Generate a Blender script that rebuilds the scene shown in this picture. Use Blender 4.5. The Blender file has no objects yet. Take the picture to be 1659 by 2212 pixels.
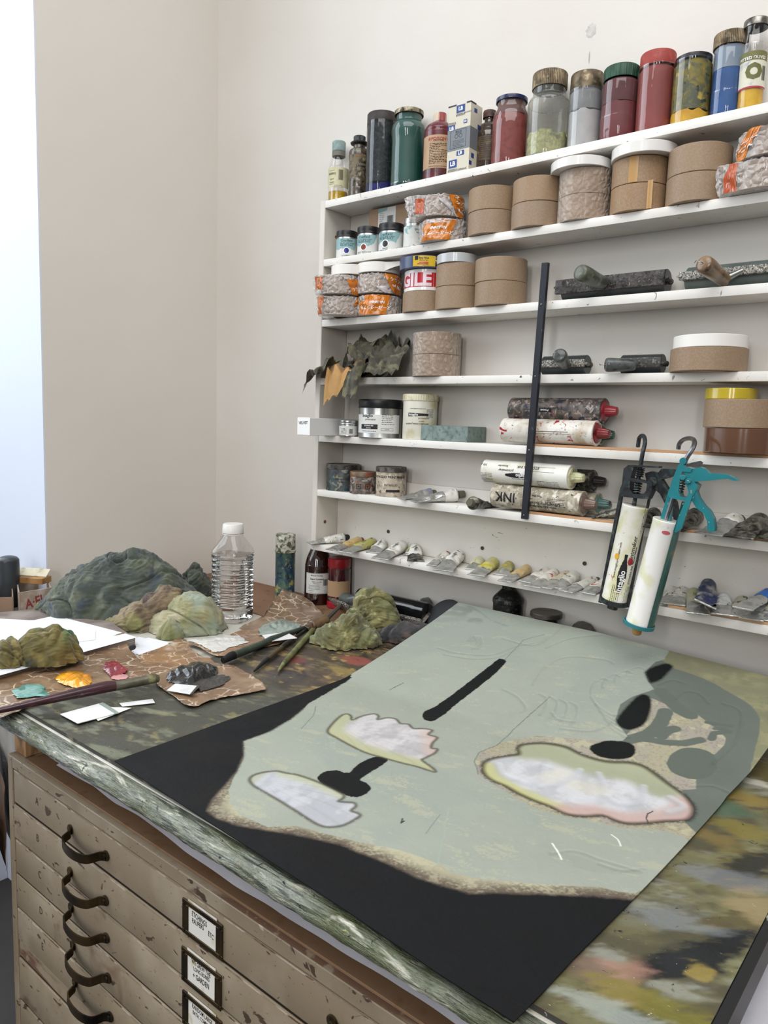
# Artist's studio corner: shelf of jars, tapes and paint tubes above a plan chest with a painting on it.
import bpy, bmesh, math, random
import numpy as np
from mathutils import Vector, Matrix, noise
from math import sin, cos, pi, sqrt, atan2, asin, radians
C = bpy.context.scene.collection
SC = bpy.context.scene
CZ = 1.462                       # camera height above the floor
PPX, PPY, F = 829.5, 1106.0, 1618.66
random.seed(5)
def _rot(yaw, pitch, roll):
    cy, sy, cp, sp = cos(yaw), sin(yaw), cos(pitch), sin(pitch)
    fwd = np.array([-sy*cp, cy*cp, -sp]); right = np.array([cy, sy, 0.]); up = np.cross(right, fwd)
    cr, sr = cos(roll), sin(roll)
    return np.array([right*cr+up*sr, -(-right*sr+up*cr), fwd])
CM = _rot(*map(radians, (39.569, 6.971, 1.832)))
def ray(x, y): return CM.T @ np.array([(x-PPX)/F, (y-PPY)/F, 1.])
def _pt(d, t): return Vector((d[0]*t, d[1]*t, d[2]*t+CZ))
def onY(x, y, Y): d = ray(x, y); return _pt(d, Y/d[1])
def onX(x, y, X): d = ray(x, y); return _pt(d, X/d[0])
def onZ(x, y, Z): d = ray(x, y); return _pt(d, (Z-CZ)/d[2])
def zat(x, y, P):                # height at which the sight line through (x, y) passes over ground point P's distance
    d = ray(x, y); return CZ + d[2]*math.hypot(P[0], P[1])/math.hypot(d[0], d[1])
def prj(P):
    c = CM @ np.array([P[0], P[1], P[2]-CZ]); return (PPX+F*c[0]/c[2], PPY+F*c[1]/c[2])
cam = bpy.data.objects.new('camera', bpy.data.cameras.new('camera')); C.objects.link(cam)
cam.matrix_world = Matrix(((CM[0][0], -CM[1][0], -CM[2][0], 0), (CM[0][1], -CM[1][1], -CM[2][1], 0), (CM[0][2], -CM[1][2], -CM[2][2], CZ), (0, 0, 0, 1)))
cam.data.sensor_fit = 'VERTICAL'; cam.data.sensor_height = 24; cam.data.lens = F*24/2212; cam.data.clip_start = .02
SC.camera = cam
ZT = CZ-.512; YW = 1.529; XL = -1.978; YS = 1.430      # table top, back wall, left wall, shelf front
SZ = [CZ+1.43*v for v in (.3865, .2848, .1782, .0737, -.0309, -.1327, -.2365)]   # shelf tops
STH = .0175

# ---------------------------------------------------------------- materials
_M = {}; NS = 1.0
def rgb(h):
    if isinstance(h, (tuple, list)): c = [v/255 for v in h]
    else: c = [int(h[i:i+2], 16)/255 for i in (0, 2, 4)]
    return tuple((v/12.92 if v <= .04045 else ((v+.055)/1.055)**2.4) for v in c)+(1,)
def mat(name, col, rough=.6, metal=0, layers=(), bump=None, spec=.5, trans=0, ior=1.45, coat=0, sheen=0, alpha=1, attr=None, rand=True, rl=None, stretch=None, sss=0, veins=None):
    """layers: (colour, scale, threshold, softness[, detail, distortion, stretch]) painted over col where noise > threshold"""
    if name in _M: return _M[name]
    m = bpy.data.materials.new(name); m.use_nodes = True; nt = m.node_tree; N = nt.nodes; L = nt.links
    b = N['Principled BSDF']; b.inputs['Roughness'].default_value = rough; b.inputs['Metallic'].default_value = metal
    b.inputs['Specular IOR Level'].default_value = spec; b.inputs['IOR'].default_value = ior
    b.inputs['Transmission Weight'].default_value = trans; b.inputs['Coat Weight'].default_value = coat
    b.inputs['Coat Roughness'].default_value = .08; b.inputs['Sheen Weight'].default_value = sheen; b.inputs['Alpha'].default_value = alpha
    tc = N.new('ShaderNodeTexCoord'); base = tc.outputs['Object']
    if rand:
        oi = N.new('ShaderNodeObjectInfo'); ad = N.new('ShaderNodeVectorMath'); ad.operation = 'MULTIPLY_ADD'
        cb = N.new('ShaderNodeCombineXYZ')
        for i in range(3): L.new(oi.outputs['Random'], cb.inputs[i])
        ad.inputs[1].default_value = (7, 5, 3); L.new(cb.outputs[0], ad.inputs[0]); L.new(base, ad.inputs[2]); base = ad.outputs[0]
    def nz(scale, detail=4, dist=0, st=None, off=0, k=1):
        v = base; scale = scale*k
        if st or off:
            mp = N.new('ShaderNodeMapping'); mp.inputs['Scale'].default_value = st or (1, 1, 1); mp.inputs['Location'].default_value = (off*3.7, off*1.9, off*2.3)
            L.new(base, mp.inputs[0]); v = mp.outputs[0]
        n = N.new('ShaderNodeTexNoise'); n.inputs['Scale'].default_value = scale; n.inputs['Detail'].default_value = detail; n.inputs['Distortion'].default_value = dist
        L.new(v, n.inputs['Vector']); return n.outputs['Fac']
    if attr:
        a = N.new('ShaderNodeAttribute'); a.attribute_name = attr; cur = a.outputs['Color']
    else:
        c = N.new('ShaderNodeRGB'); c.outputs[0].default_value = rgb(col); cur = c.outputs[0]
    for i, ly in enumerate(layers):
        lc, sc, th, sf = ly[:4]; de = ly[4] if len(ly) > 4 else 5; di = ly[5] if len(ly) > 5 else 0; st = ly[6] if len(ly) > 6 else stretch
        fac = nz(sc, de, di, st, i+1, NS)
        mr = N.new('ShaderNodeMapRange'); mr.inputs[1].default_value = th-sf; mr.inputs[2].default_value = th+sf; L.new(fac, mr.inputs[0])
        mx = N.new('ShaderNodeMix'); mx.data_type = 'RGBA'; L.new(mr.outputs[0], mx.inputs[0]); L.new(cur, mx.inputs[6]); mx.inputs[7].default_value = rgb(lc)
        cur = mx.outputs[2]
    if veins:   # thin pale crease lines: (scale, width, colour, distortion)
        vo = N.new('ShaderNodeTexVoronoi'); vo.feature = 'DISTANCE_TO_EDGE'; vo.inputs['Scale'].default_value = veins[0]
        nn = N.new('ShaderNodeTexNoise'); nn.inputs['Scale'].default_value = veins[0]*1.5; nn.inputs['Detail'].default_value = 5; L.new(base, nn.inputs['Vector'])
        av = N.new('ShaderNodeVectorMath'); av.operation = 'MULTIPLY_ADD'; av.inputs[1].default_value = (veins[3],)*3; L.new(nn.outputs['Color'], av.inputs[0]); L.new(base, av.inputs[2]); L.new(av.outputs[0], vo.inputs['Vector'])
        mr = N.new('ShaderNodeMapRange'); mr.inputs[1].default_value = 0; mr.inputs[2].default_value = veins[1]; mr.inputs[3].default_value = 1; mr.inputs[4].default_value = 0; L.new(vo.outputs[0], mr.inputs[0])
        n3 = nz(veins[0]*.5, 3, 0, None, 4); m3 = N.new('ShaderNodeMapRange'); m3.inputs[1].default_value = .40; m3.inputs[2].default_value = .54; L.new(n3, m3.inputs[0])
        mu = N.new('ShaderNodeMath'); mu.operation = 'MULTIPLY'; L.new(mr.outputs[0], mu.inputs[0]); L.new(m3.outputs[0], mu.inputs[1])
        mx = N.new('ShaderNodeMix'); mx.data_type = 'RGBA'; L.new(mu.outputs[0], mx.inputs[0]); L.new(cur, mx.inputs[6]); mx.inputs[7].default_value = rgb(veins[2]); cur = mx.outputs[2]
    L.new(cur, b.inputs['Base Color'])
    if sss: b.inputs['Subsurface Weight'].default_value = sss; b.inputs['Subsurface Radius'].default_value = (.01, .01, .01)
    if rl:   # roughness noise (scale, lo, hi)
        mr = N.new('ShaderNodeMapRange'); mr.inputs[1].default_value = .35; mr.inputs[2].default_value = .65; mr.inputs[3].default_value = rl[1]; mr.inputs[4].default_value = rl[2]
        L.new(nz(rl[0], 4, 0, None, 9), mr.inputs[0]); L.new(mr.outputs[0], b.inputs['Roughness'])
    if bump:
        last = None
        for j, bb in enumerate(bump if isinstance(bump[0], (tuple, list)) else [bump]):
            sc, stg = bb[:2]; st = bb[2] if len(bb) > 2 else None; di = bb[3] if len(bb) > 3 else 0
            bp = N.new('ShaderNodeBump'); bp.inputs['Strength'].default_value = 1; bp.inputs['Distance'].default_value = stg
            L.new(nz(sc, 4, di, st, 5+j), bp.inputs['Height'])
            if last: L.new(last, bp.inputs['Normal'])
            last = bp.outputs[0]
        L.new(last, b.inputs['Normal'])
    _M[name] = m; return m
def glass(name, col='ffffff', rough=.03, ior=1.45, tint=None, layers=()):
    return mat(name, col, rough, trans=1, ior=ior, rand=False, layers=layers)
def film(name, col='ffffff', a=.25, rough=.12, bump=None):
    """thin clear film: mostly see-through with sharp glints"""
    if name in _M: return _M[name]
    m = bpy.data.materials.new(name); m.use_nodes = True; nt = m.node_tree; N = nt.nodes; L = nt.links
    for n in list(N): N.remove(n)
    o = N.new('ShaderNodeOutputMaterial'); t = N.new('ShaderNodeBsdfTransparent'); g = N.new('ShaderNodeBsdfPrincipled'); mx = N.new('ShaderNodeMixShader')
    g.inputs['Base Color'].default_value = rgb(col); g.inputs['Roughness'].default_value = rough; g.inputs['Specular IOR Level'].default_value = 1.0; g.inputs['Coat Weight'].default_value = 1
    lw = N.new('ShaderNodeLayerWeight'); lw.inputs[0].default_value = .35; mr = N.new('ShaderNodeMapRange'); mr.inputs[3].default_value = a; mr.inputs[4].default_value = min(1, a+.5)
    L.new(lw.outputs['Facing'], mr.inputs[0]); L.new(mr.outputs[0], mx.inputs[0])
    tc = N.new('ShaderNodeTexCoord'); vo = N.new('ShaderNodeTexVoronoi'); vo.feature = 'DISTANCE_TO_EDGE'; vo.inputs['Scale'].default_value = 75
    nn = N.new('ShaderNodeTexNoise'); nn.inputs['Scale'].default_value = 30; ad = N.new('ShaderNodeMath'); ad.operation = 'ADD'
    L.new(tc.outputs['Object'], vo.inputs['Vector']); L.new(tc.outputs['Object'], nn.inputs['Vector']); L.new(vo.outputs[0], ad.inputs[0]); L.new(nn.outputs[0], ad.inputs[1])
    bp = N.new('ShaderNodeBump'); bp.inputs['Distance'].default_value = .012; L.new(ad.outputs[0], bp.inputs['Height']); L.new(bp.outputs[0], g.inputs['Normal'])
    L.new(t.outputs[0], mx.inputs[1]); L.new(g.outputs[0], mx.inputs[2]); L.new(mx.outputs[0], o.inputs[0])
    _M[name] = m; return m

# ---------------------------------------------------------------- geometry: every shape is (verts, faces)
def merge(*gs):
    V, Fc = [], []
    for v, f in gs:
        o = len(V); V += [tuple(p) for p in v]; Fc += [tuple(i+o for i in q) for q in f]
    return V, Fc
def xf(g, loc=(0, 0, 0), rot=(0, 0, 0), sc=(1, 1, 1), mtx=None):
    if mtx is None:
        from mathutils import Euler
        mtx = Matrix.Translation(loc) @ Euler(rot).to_matrix().to_4x4() @ Matrix.Diagonal((sc[0], sc[1], sc[2], 1))
    return [tuple(mtx @ Vector(p)) for p in g[0]], g[1]
def frame(p0, p1, roll=0):
    """matrix whose z axis runs p0->p1, origin p0"""
    p0, p1 = Vector(p0), Vector(p1); z = (p1-p0).normalized(); a = Vector((0, 0, 1)) if abs(z.z) < .95 else Vector((1, 0, 0))
    x = a.cross(z).normalized(); y = z.cross(x)
    if roll: x, y = x*cos(roll)+y*sin(roll), y*cos(roll)-x*sin(roll)
    return Matrix(((x.x, y.x, z.x, p0.x), (x.y, y.y, z.y, p0.y), (x.z, y.z, z.z, p0.z), (0, 0, 0, 1)))
def box(x0, x1, y0, y1, z0, z1, bev=0, seg=2):
    V = [(x, y, z) for z in (z0, z1) for y in (y0, y1) for x in (x0, x1)]
    Fc = [(0, 2, 3, 1), (4, 5, 7, 6), (0, 1, 5, 4), (2, 6, 7, 3), (0, 4, 6, 2), (1, 3, 7, 5)]
    if not bev: return V, Fc
    return bev_geo((V, Fc), bev, seg)
def bev_geo(g, w, seg=2, ang=None):
    bm = bmesh.new(); vs = [bm.verts.new(p) for p in g[0]]
    for f in g[1]: bm.faces.new([vs[i] for i in f])
    bmesh.ops.bevel(bm, geom=list(bm.edges), offset=w, segments=seg, profile=.5, affect='EDGES', clamp_overlap=True)
    bm.verts.index_update(); r = ([tuple(v.co) for v in bm.verts], [tuple(v.index for v in f.verts) for f in bm.faces]); bm.free(); return r
def hexa(P):
    """8 points: bottom ring 4, top ring 4"""
    return list(map(tuple, P)), [(3, 2, 1, 0), (4, 5, 6, 7), (0, 1, 5, 4), (1, 2, 6, 5), (2, 3, 7, 6), (3, 0, 4, 7)]
def lathe(prof, seg=40, fn=None, a0=0, a1=2*pi):
    V, Fc = [], []; full = abs(a1-a0-2*pi) < 1e-6; n = seg if full else seg+1
    for (r, z) in prof:
        for k in range(n):
            a = a0+(a1-a0)*k/seg; rr = fn(a, r, z) if fn else r
            if isinstance(rr, tuple): V.append(rr)
            else: V.append((rr*cos(a), rr*sin(a), z))
    for i in range(len(prof)-1):
        for k in range(seg):
            k2 = (k+1) % n if full else k+1
            Fc.append((i*n+k, i*n+k2, (i+1)*n+k2, (i+1)*n+k))
    return V, Fc
def capped(prof, seg=40, fn=None):
    """lathe closed at both ends"""
    g = lathe(prof, seg, fn); V, Fc = g; n = seg
    Fc.append(tuple(range(n))[::-1]); Fc.append(tuple((len(prof)-1)*n+k for k in range(n))); return V, Fc
def tube(pts, rad, seg=12, cap=True, flat=None):
    """swept round section; rad number or list; flat=(sx, sy) squashes the section"""
    pts = [Vector(p) for p in pts]; n = len(pts); V, Fc = [], []
    if not isinstance(rad, (list, tuple)): rad = [rad]*n
    t = (pts[1]-pts[0]).normalized(); a = Vector((0, 0, 1)) if abs(t.z) < .9 else Vector((1, 0, 0)); x = a.cross(t).normalized()
    for i, p in enumerate(pts):
        t = (pts[min(i+1, n-1)]-pts[max(i-1, 0)]).normalized(); x = (x-t*x.dot(t)).normalized(); y = t.cross(x)
        for k in range(seg):
            an = 2*pi*k/seg; c, s = cos(an)*rad[i], sin(an)*rad[i]
            if flat: c *= flat[0]; s *= flat[1]
            V.append(tuple(p+x*c+y*s))
    for i in range(n-1):
        for k in range(seg): Fc.append((i*seg+k, i*seg+(k+1) % seg, (i+1)*seg+(k+1) % seg, (i+1)*seg+k))
    if cap: Fc.append(tuple(range(seg))[::-1]); Fc.append(tuple((n-1)*seg+k for k in range(seg)))
    return V, Fc
def prism(poly, z0, z1):
    n = len(poly); V = [(p[0], p[1], z0) for p in poly]+[(p[0], p[1], z1) for p in poly]
    return V, [tuple(range(n))[::-1], tuple(range(n, 2*n))]+[(i, (i+1) % n, n+(i+1) % n, n+i) for i in range(n)]
def grid(nu, nv, fn):
    V = [tuple(fn(i/(nu-1), j/(nv-1))) for j in range(nv) for i in range(nu)]
    return V, [(j*nu+i, j*nu+i+1, (j+1)*nu+i+1, (j+1)*nu+i) for j in range(nv-1) for i in range(nu-1)]
def spline(P, n=8, closed=False):
    """Catmull-Rom through points of any dimension"""
    P = [np.array(p, float) for p in P]; out = []; m = len(P)
    rng = range(m) if closed else range(m-1)
    for i in rng:
        g = lambda k: P[k % m] if closed else P[min(max(k, 0), m-1)]
        a, b, c, d = g(i-1), g(i), g(i+1), g(i+2)
        for k in range(n):
            t = k/n; out.append(.5*((2*b)+(c-a)*t+(2*a-5*b+4*c-d)*t*t+(3*b-a-3*c+d)*t**3))
    if not closed: out.append(P[-1])
    return [tuple(p) for p in out]
# ---------------------------------------------------------------- objects
def obj(name, g, m, parent=None, smooth=True, loc=None, angle=35):
    me = bpy.data.meshes.new(name); me.from_pydata([tuple(v) for v in g[0]], [], [tuple(f) for f in g[1]]); me.update()
    me.materials.append(m)
    if smooth:
        me.polygons.foreach_set('use_smooth', [True]*len(me.polygons))
        if angle: me.set_sharp_from_angle(angle=radians(angle))
    o = bpy.data.objects.new(name, me); C.objects.link(o)
    if parent is not None: o.parent = parent
    if loc is not None: o.location = loc
    return o
def tag(o, label=None, cat=None, group=None, kind=None):
    if label: o['label'] = label
    if cat: o['category'] = cat
    if group: o['group'] = group
    if kind: o['kind'] = kind
    return o
def thing(name, label, cat, loc=(0, 0, 0), rotz=0, group=None, rot=None):
    o = bpy.data.objects.new(name, None); C.objects.link(o); o.location = loc; o.rotation_euler = rot or (0, 0, rotz); o.empty_display_size = .02
    return tag(o, label, cat, group)
def struct(name, g, m, smooth=False): return tag(obj(name, g, m, smooth=smooth), kind='structure')
def dup(src, label=None, loc=None, rotz=None):
    c = src.copy(); C.objects.link(c)
    for ch in list(src.children):
        d = ch.copy(); C.objects.link(d); d.parent = c
        for g in list(ch.children):
            e = g.copy(); C.objects.link(e); e.parent = d
    if label: c['label'] = label
    if loc is not None: c.location = loc
    if rotz is not None: c.rotation_euler = (0, 0, rotz)
    return c
# ---------------------------------------------------------------- lettering
_T = {}
def txt(s, size=1., bold=0, spacing=1., shear=0):
    """flat lettering centred on the origin, height about size; returns (verts2d, faces)"""
    k = (s, bold, spacing, shear)
    if k not in _T:
        cu = bpy.data.curves.new('t', 'FONT'); cu.body = s; cu.size = 1; cu.align_x = 'CENTER'; cu.align_y = 'CENTER'; cu.resolution_u = 2
        cu.offset = bold; cu.space_character = spacing; cu.shear = shear
        o = bpy.data.objects.new('t', cu); C.objects.link(o); dg = bpy.context.evaluated_depsgraph_get(); dg.update()
        me = o.evaluated_get(dg).to_mesh(); _T[k] = ([(v.co.x, v.co.y) for v in me.vertices], [tuple(p.vertices) for p in me.polygons])
        o.evaluated_get(dg).to_mesh_clear(); bpy.data.objects.remove(o); bpy.data.curves.remove(cu)
    v, f = _T[k]; return [(x*size, y*size) for x, y in v], f
def lines2d(rows):
    """rows: (text, x, y, size[, bold[, rot]]) -> one flat 2d geo"""
    V, Fc = [], []
    for r in rows:
        v, f = txt(r[0], r[3], r[4] if len(r) > 4 else 0); a = r[5] if len(r) > 5 else 0
        o = len(V); V += [(x*cos(a)-y*sin(a)+r[1], x*sin(a)+y*cos(a)+r[2]) for x, y in v]; Fc += [tuple(i+o for i in q) for q in f]
    return V, Fc
def rects2d(rs):
    V, Fc = [], []
    for x0, x1, y0, y1 in rs:
        n = max(1, int((x1-x0)/.004)); o = len(V)
        for k in range(n+1): x = x0+(x1-x0)*k/n; V += [(x, y0), (x, y1)]
        Fc += [(o+2*k, o+2*k+2, o+2*k+3, o+2*k+1) for k in range(n)]
    return V, Fc
def disc2d(cx, cy, rx, ry=None, n=24): return [(cx+rx*cos(2*pi*k/n), cy+(ry or rx)*sin(2*pi*k/n)) for k in range(n)], [tuple(range(n))]
def cat2d(*gs):
    V, Fc = [], []
    for v, f in gs: o = len(V); V += list(v); Fc += [tuple(i+o for i in q) for q in f]
    return V, Fc
def barcode(x0, y0, w, h, n=14, seed=1):
    rnd = random.Random(seed); rs = []; x = x0
    while x < x0+w:
        b = w/n*rnd.choice((.25, .4, .7)); rs.append((x, min(x+b, x0+w), y0, y0+h)); x += b+w/n*rnd.choice((.3, .5))
    return rects2d(rs)
def microtext(x0, y0, w, rows, pitch, h, seed=3):
    """fine print: rows of short dashes of word length"""
    rnd = random.Random(seed); rs = []
    for i in range(rows):
        x = x0; y = y0-i*pitch; e = x0+w*(1 if rnd.random() < .7 else rnd.uniform(.5, .9))
        while x < e:
            l = rnd.uniform(.6, 2.6)*h*1.6; rs.append((x, min(x+l, e), y, y+h*rnd.choice((.5, .65, .8)))); x += l+h*.7
    return rects2d(rs)
def cut2d(g2, step, axis=0):
    """slice a flat drawing into narrow strips so that it can follow a curve"""
    xs = [p[axis] for p in g2[0]]
    if not xs or max(xs)-min(xs) < step: return g2
    bm = bmesh.new(); vs = [bm.verts.new((p[0], p[1], 0)) for p in g2[0]]
    for f in g2[1]:
        try: bm.faces.new([vs[i] for i in f])
        except ValueError: pass
    x = math.floor(min(xs)/step)*step+step; no = (1, 0, 0) if axis == 0 else (0, 1, 0)
    while x < max(xs):
        bmesh.ops.bisect_plane(bm, geom=list(bm.verts)+list(bm.edges)+list(bm.faces), dist=1e-7, plane_co=(x, x, 0), plane_no=no); x += step
    bm.verts.index_update(); r = ([(v.co.x, v.co.y) for v in bm.verts], [tuple(v.index for v in f.verts) for f in bm.faces]); bm.free(); return r
def wrapc(g2, R, zc=0, ang=0, up=0):
    """bend a flat drawing round an upright cylinder; ang = direction of its centre"""
    g2 = cut2d(g2, R*.11)
    return [((R)*cos(ang+x/R), (R)*sin(ang+x/R), zc+y) for x, y in g2[0]], g2[1]
def flatm(g2, mtx, up=0): return [tuple(mtx @ Vector((x, y, up))) for x, y in g2[0]], g2[1]
def patch(R, z0, z1, a0, a1, n=24, nz=2, ragged=0, seed=0):
    rnd = random.Random(seed)
    def fn(u, v):
        a = a0+(a1-a0)*u; z = z0+(z1-z0)*v
        if ragged and v > .99: z += ragged*(noise.noise(Vector((u*9, seed, 0)))+.5*noise.noise(Vector((u*31, seed, 3))))
        return (R*cos(a), R*sin(a), z)
    return grid(n+1, nz, fn)
def camang(P): return atan2(-P[1], -P[0])          # direction from a thing to the camera
def cyl(xl, xr, ym, gap=.004, yc=None):
    """centre (X, Y) and radius of an upright cylinder seen between image columns xl and xr; its back stands gap off the wall, or its axis at yc"""
    a = ray(xl, ym)[:2]; b = ray(xr, ym)[:2]; a /= np.hypot(*a); b /= np.hypot(*b); m = a+b; m /= np.hypot(*m)
    s = sin(.5*math.acos(min(1, a@b)))
    t = yc/m[1] if yc is not None else (YW-gap)/(m[1]+s)
    return m[0]*t, m[1]*t, s*t
BLACK = mat('printing_ink_black', '16161a', .5); WHITE_INK = mat('printing_ink_white', 'f0efec', .5)

# ================================================================ the room
wall_m = mat('wall_paint', 'd1ccc4', .75, layers=[('ccc7bf', 1.2, .5, .25), ('d5d1cb', 2.2, .55, .2)], bump=[(6, .002), (90, .0003)], rand=False)
walll_m = mat('wall_paint_left', 'd7d1c9', .75, layers=[('d1cbc3', 1.5, .5, .25)], bump=[(6, .002), (90, .0003)], rand=False)
reveal_m = mat('reveal_paint', 'cdd3df', .7, bump=(5, .002), rand=False)
HC = 3.6
WB = struct('wall_back', box(XL-.3, 3.4, YW, YW+.12, 0, HC), wall_m)
YJ = .965
struct('wall_left', box(XL-.3, XL, YJ, YW+.0, 0, HC), walll_m)
# the deep window bay beside the corner: sill wall, reveal and a tall window in it
struct('wall_bay', box(XL-.62, XL-.3, YJ, YJ+.2, 0, HC), reveal_m)
tag(obj('trim_1', box(XL-.6, XL-.0005, YJ-.004, YJ, 0, HC), reveal_m, smooth=False), kind='structure')
struct('wall_below_window', box(XL-.56, XL-.3, -3.2, YJ-.005, 0, .62), reveal_m)
tag(obj('floor', box(XL-.6, 3.4, -4.7, YW+.12, -.1, 0), mat('floor_boards', '48433f', .6, layers=[('3a3632', 3, .5, .2)], rand=False), smooth=False), kind='structure')
wf = mat('window_frame_paint', 'e8e8e6', .4)
W1 = tag(obj('window_1', merge(box(XL-.58, XL-.52, .9, .96, .62, HC), box(XL-.58, XL-.52, -1.2, -1.14, .62, HC), box(XL-.58, XL-.52, -1.2, .96, .62, .69), box(XL-.58, XL-.52, -.15, -.1, .62, HC), box(XL-.58, XL-.52, -1.2, .96, 2.0, 2.05)), wf, smooth=False), kind='structure')
# marks left on the back wall above the shelves
smudge = mat('wall_smudge', 'aaa49e', .9, rand=False)
def wallmark(name, pts, r, m, label=None):
    g = merge(*[xf(([(cos(a)*rx, 0, sin(a)*rz) for a in [2*pi*k/14 for k in range(14)]], [tuple(range(14))]), loc=(p.x, YW-.0006, p.z)) for (p, rx, rz) in pts])
    return g
p = onY(1277, 66, YW); q = onY(1273, 124, YW)
def scuff(c, rx, rz, s_): return ([(c.x, YW-.0004, c.z)]+[(c.x+cos(a)*rx*(1+.35*noise.noise(Vector((cos(a)*3, sin(a)*3, s_)))), YW-.0004, c.z+sin(a)*rz*(1+.35*noise.noise(Vector((cos(a)*4, sin(a)*4, s_+3))))) for a in [2*pi*k/40 for k in range(40)]], [(0, 1+(k+1) % 40, 1+k) for k in range(40)])
obj('scuff_mark', scuff(p, .0105, .0135, 1), mat('wall_scuff', 'b6b1aa', .85, layers=[('c6c1bb', 60, .5, .1)]), WB, smooth=False); obj('scuff_mark', scuff(q, .0012, .012, 5), mat('wall_scuff_dark', 'a39e98', .85), WB, smooth=False)
# shelving -------------------------------------------------------
sh_m = mat('shelf_white_paint', 'e3e0da', .55, layers=[('cfcac2', 5, .56, .12), ('8a857d', 60, .69, .02, 8, 1.2), ('3a3836', 75, .745, .008, 6, .5)], bump=[(40, .0004), (9, .0006)], rl=(8, .4, .7))
sd_m = mat('shelf_side_paint', 'd6d1c8', .6, layers=[('c5bfb5', 4, .55, .15), ('5b5550', 60, .76, .01)], bump=(40, .0004))
bk_m = mat('shelf_back_paint', 'dcd8d0', .6, layers=[('cdc8bf', 3, .55, .2), ('7b756d', 26, .72, .015, 8, 2.5, (1, 1, 3)), ('4a4642', 80, .76, .008)], bump=(30, .0004))
wood_m = mat('bare_wood_edge', 'c49a74', .6, layers=[('a9805b', 20, .5, .2, 4, 0, (.1, 1, 1))])
XR = .62
S = thing('wall_shelving', 'white painted wooden shelving of seven narrow shelves fixed to the back wall', 'shelves', (0, YS, 0))
def xin(z): return -1.4103-.0089*(CZ+.5367-z)/.8437     # inner face of the leaning left side board
def ys(y): return y-YS
ztop = CZ+.5537
P = []
for z in (SZ[6], ztop):
    xi = xin(z); P += [(xi-.0172, ys(YS), z), (xi, ys(YS), z), (xi, ys(YW-.001), z), (xi-.0172, ys(YW-.001), z)]
obj('side_panel', bev_geo(hexa(P), .0012, 1), sd_m, S)
obj('side_panel', box(XR, XR+.0172, 0, YW-YS-.001, SZ[6], ztop, .001, 1), sd_m, S)
for i, z in enumerate(SZ):
    x0 = xin(z) if i < 6 else xin(z)-.0172
    g = box(x0+.0004, XR, .0, YW-YS-.001, z-STH, z, .0011, 2)
    obj('shelf_board', g, sh_m, S)
# lower back board behind the tubes on the bottom shelf, and thin wooden lipping boards
obj('back_board', box(xin(SZ[6])+.001, XR-.001, YW-YS-.016, YW-YS-.001, SZ[6]+.0005, CZ-.157, .001, 1), bk_m, S)
for (i, xa) in ((4, 1150), (5, 1140), (6, 1440)):
    x0 = onY(xa, 960 if i == 4 else 1100 if i == 5 else 1310, YS).x
    obj('wooden_lipping', box(x0, XR-.01, .004, .016, SZ[i]+.0002, SZ[i]+.0052, .0006, 1), wood_m, S)
scr = mat('screw_hole_dark', '4b4038', .8)
holes = [(704, 1190, 1), ]
def hole(px, py, Y, r=.004, m=scr):
    p = onY(px, py, Y); return xf(([(cos(a)*r, -.0004, sin(a)*r) for a in [2*pi*k/12 for k in range(12)]], [tuple(range(12))[::-1]]), loc=(p.x, Y-YS, p.z))
yb = YW-.0165
for (px, py) in ((839, 1148), (1042, 1184), (1263, 1217), (1524, 1260)):
    p = onY(px, py, yb)
    k = obj('screw_hole', merge(xf(capped([(.0045, 0), (.0045, .0016), (.003, .002), (.0028, .0005)], 16), rot=(pi/2, 0, 0), loc=(p.x, yb-YS, p.z))), scr, S)
for (px, py, r_) in ((702, 1127, .0048), (726, 512, .0042)):
    p = onX(px, py, xin(onY(px, py, YS).z)+.0008); obj('screw_hole', xf(capped([(r_, -.0004), (r_, .0003)], 16), rot=(0, pi/2, 0), loc=(p.x, p.y-YS, p.z)), mat('bare_hole_brown', '6e4a30', .8), S, smooth=False)
# desk ---------------------------------------------------------
ZD = CZ-.520                      # bare desk surface; the painted board on it tops out at ZT
YF = .566
lipm = mat('lip_thick_paint', '6a6f5e', .32, layers=[('85897a', 40, .5, .1, 8, 1.5, (.12, 1, 1)), ('3f4438', 90, .56, .04, 8, 2, (.1, 1, 1)), ('b9b8a4', 60, .62, .04, 9, 2.5, (.15, 1, 1)), ('555b3c', 8, .6, .08), ('b3a85e', 160, .70, .02, 5, 1, (.5, 1, 1)), ('a9735d', 120, .725, .02, 5, 1), ('d9d6c6', 34, .655, .03, 8, 1, (.2, 1, 1)), ('20231f', 60, .69, .015, 6, 1)], bump=[(260, .0032, (.10, 1, 1), 2.5), (70, .003, (.2, 1, 1), 1), (500, .0008)], rl=(60, .12, .42), coat=.25)
desk_m = mat('desk_top_paint', 'c9c6bc', .5, layers=[('b3ae9f', 6, .52, .12, 6, .5), ('8f8b7d', 12, .62, .06, 6, 1), ('5a584f', 40, .72, .02)], bump=(60, .0004))
D = thing('studio_desk', 'long desk top with a paint-crusted front edge over the plan chest', 'desk', (0, 0, 0))
obj('desk_surface', box(XL+.002, -.155, YF-.004, YW-.001, ZD-.026, ZD, .001, 1), desk_m, D)
prof = [(YF-.005, ZD-.0005), (YF-.012, ZD+.0008), (YF-.024, ZD-.001), (YF-.031, ZD-.006), (YF-.0345, ZD-.012), (YF-.033, ZD-.018), (YF-.026, ZD-.0228), (YF-.012, ZD-.0255), (YF-.004, ZD-.0255)]
n = 420
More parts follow.
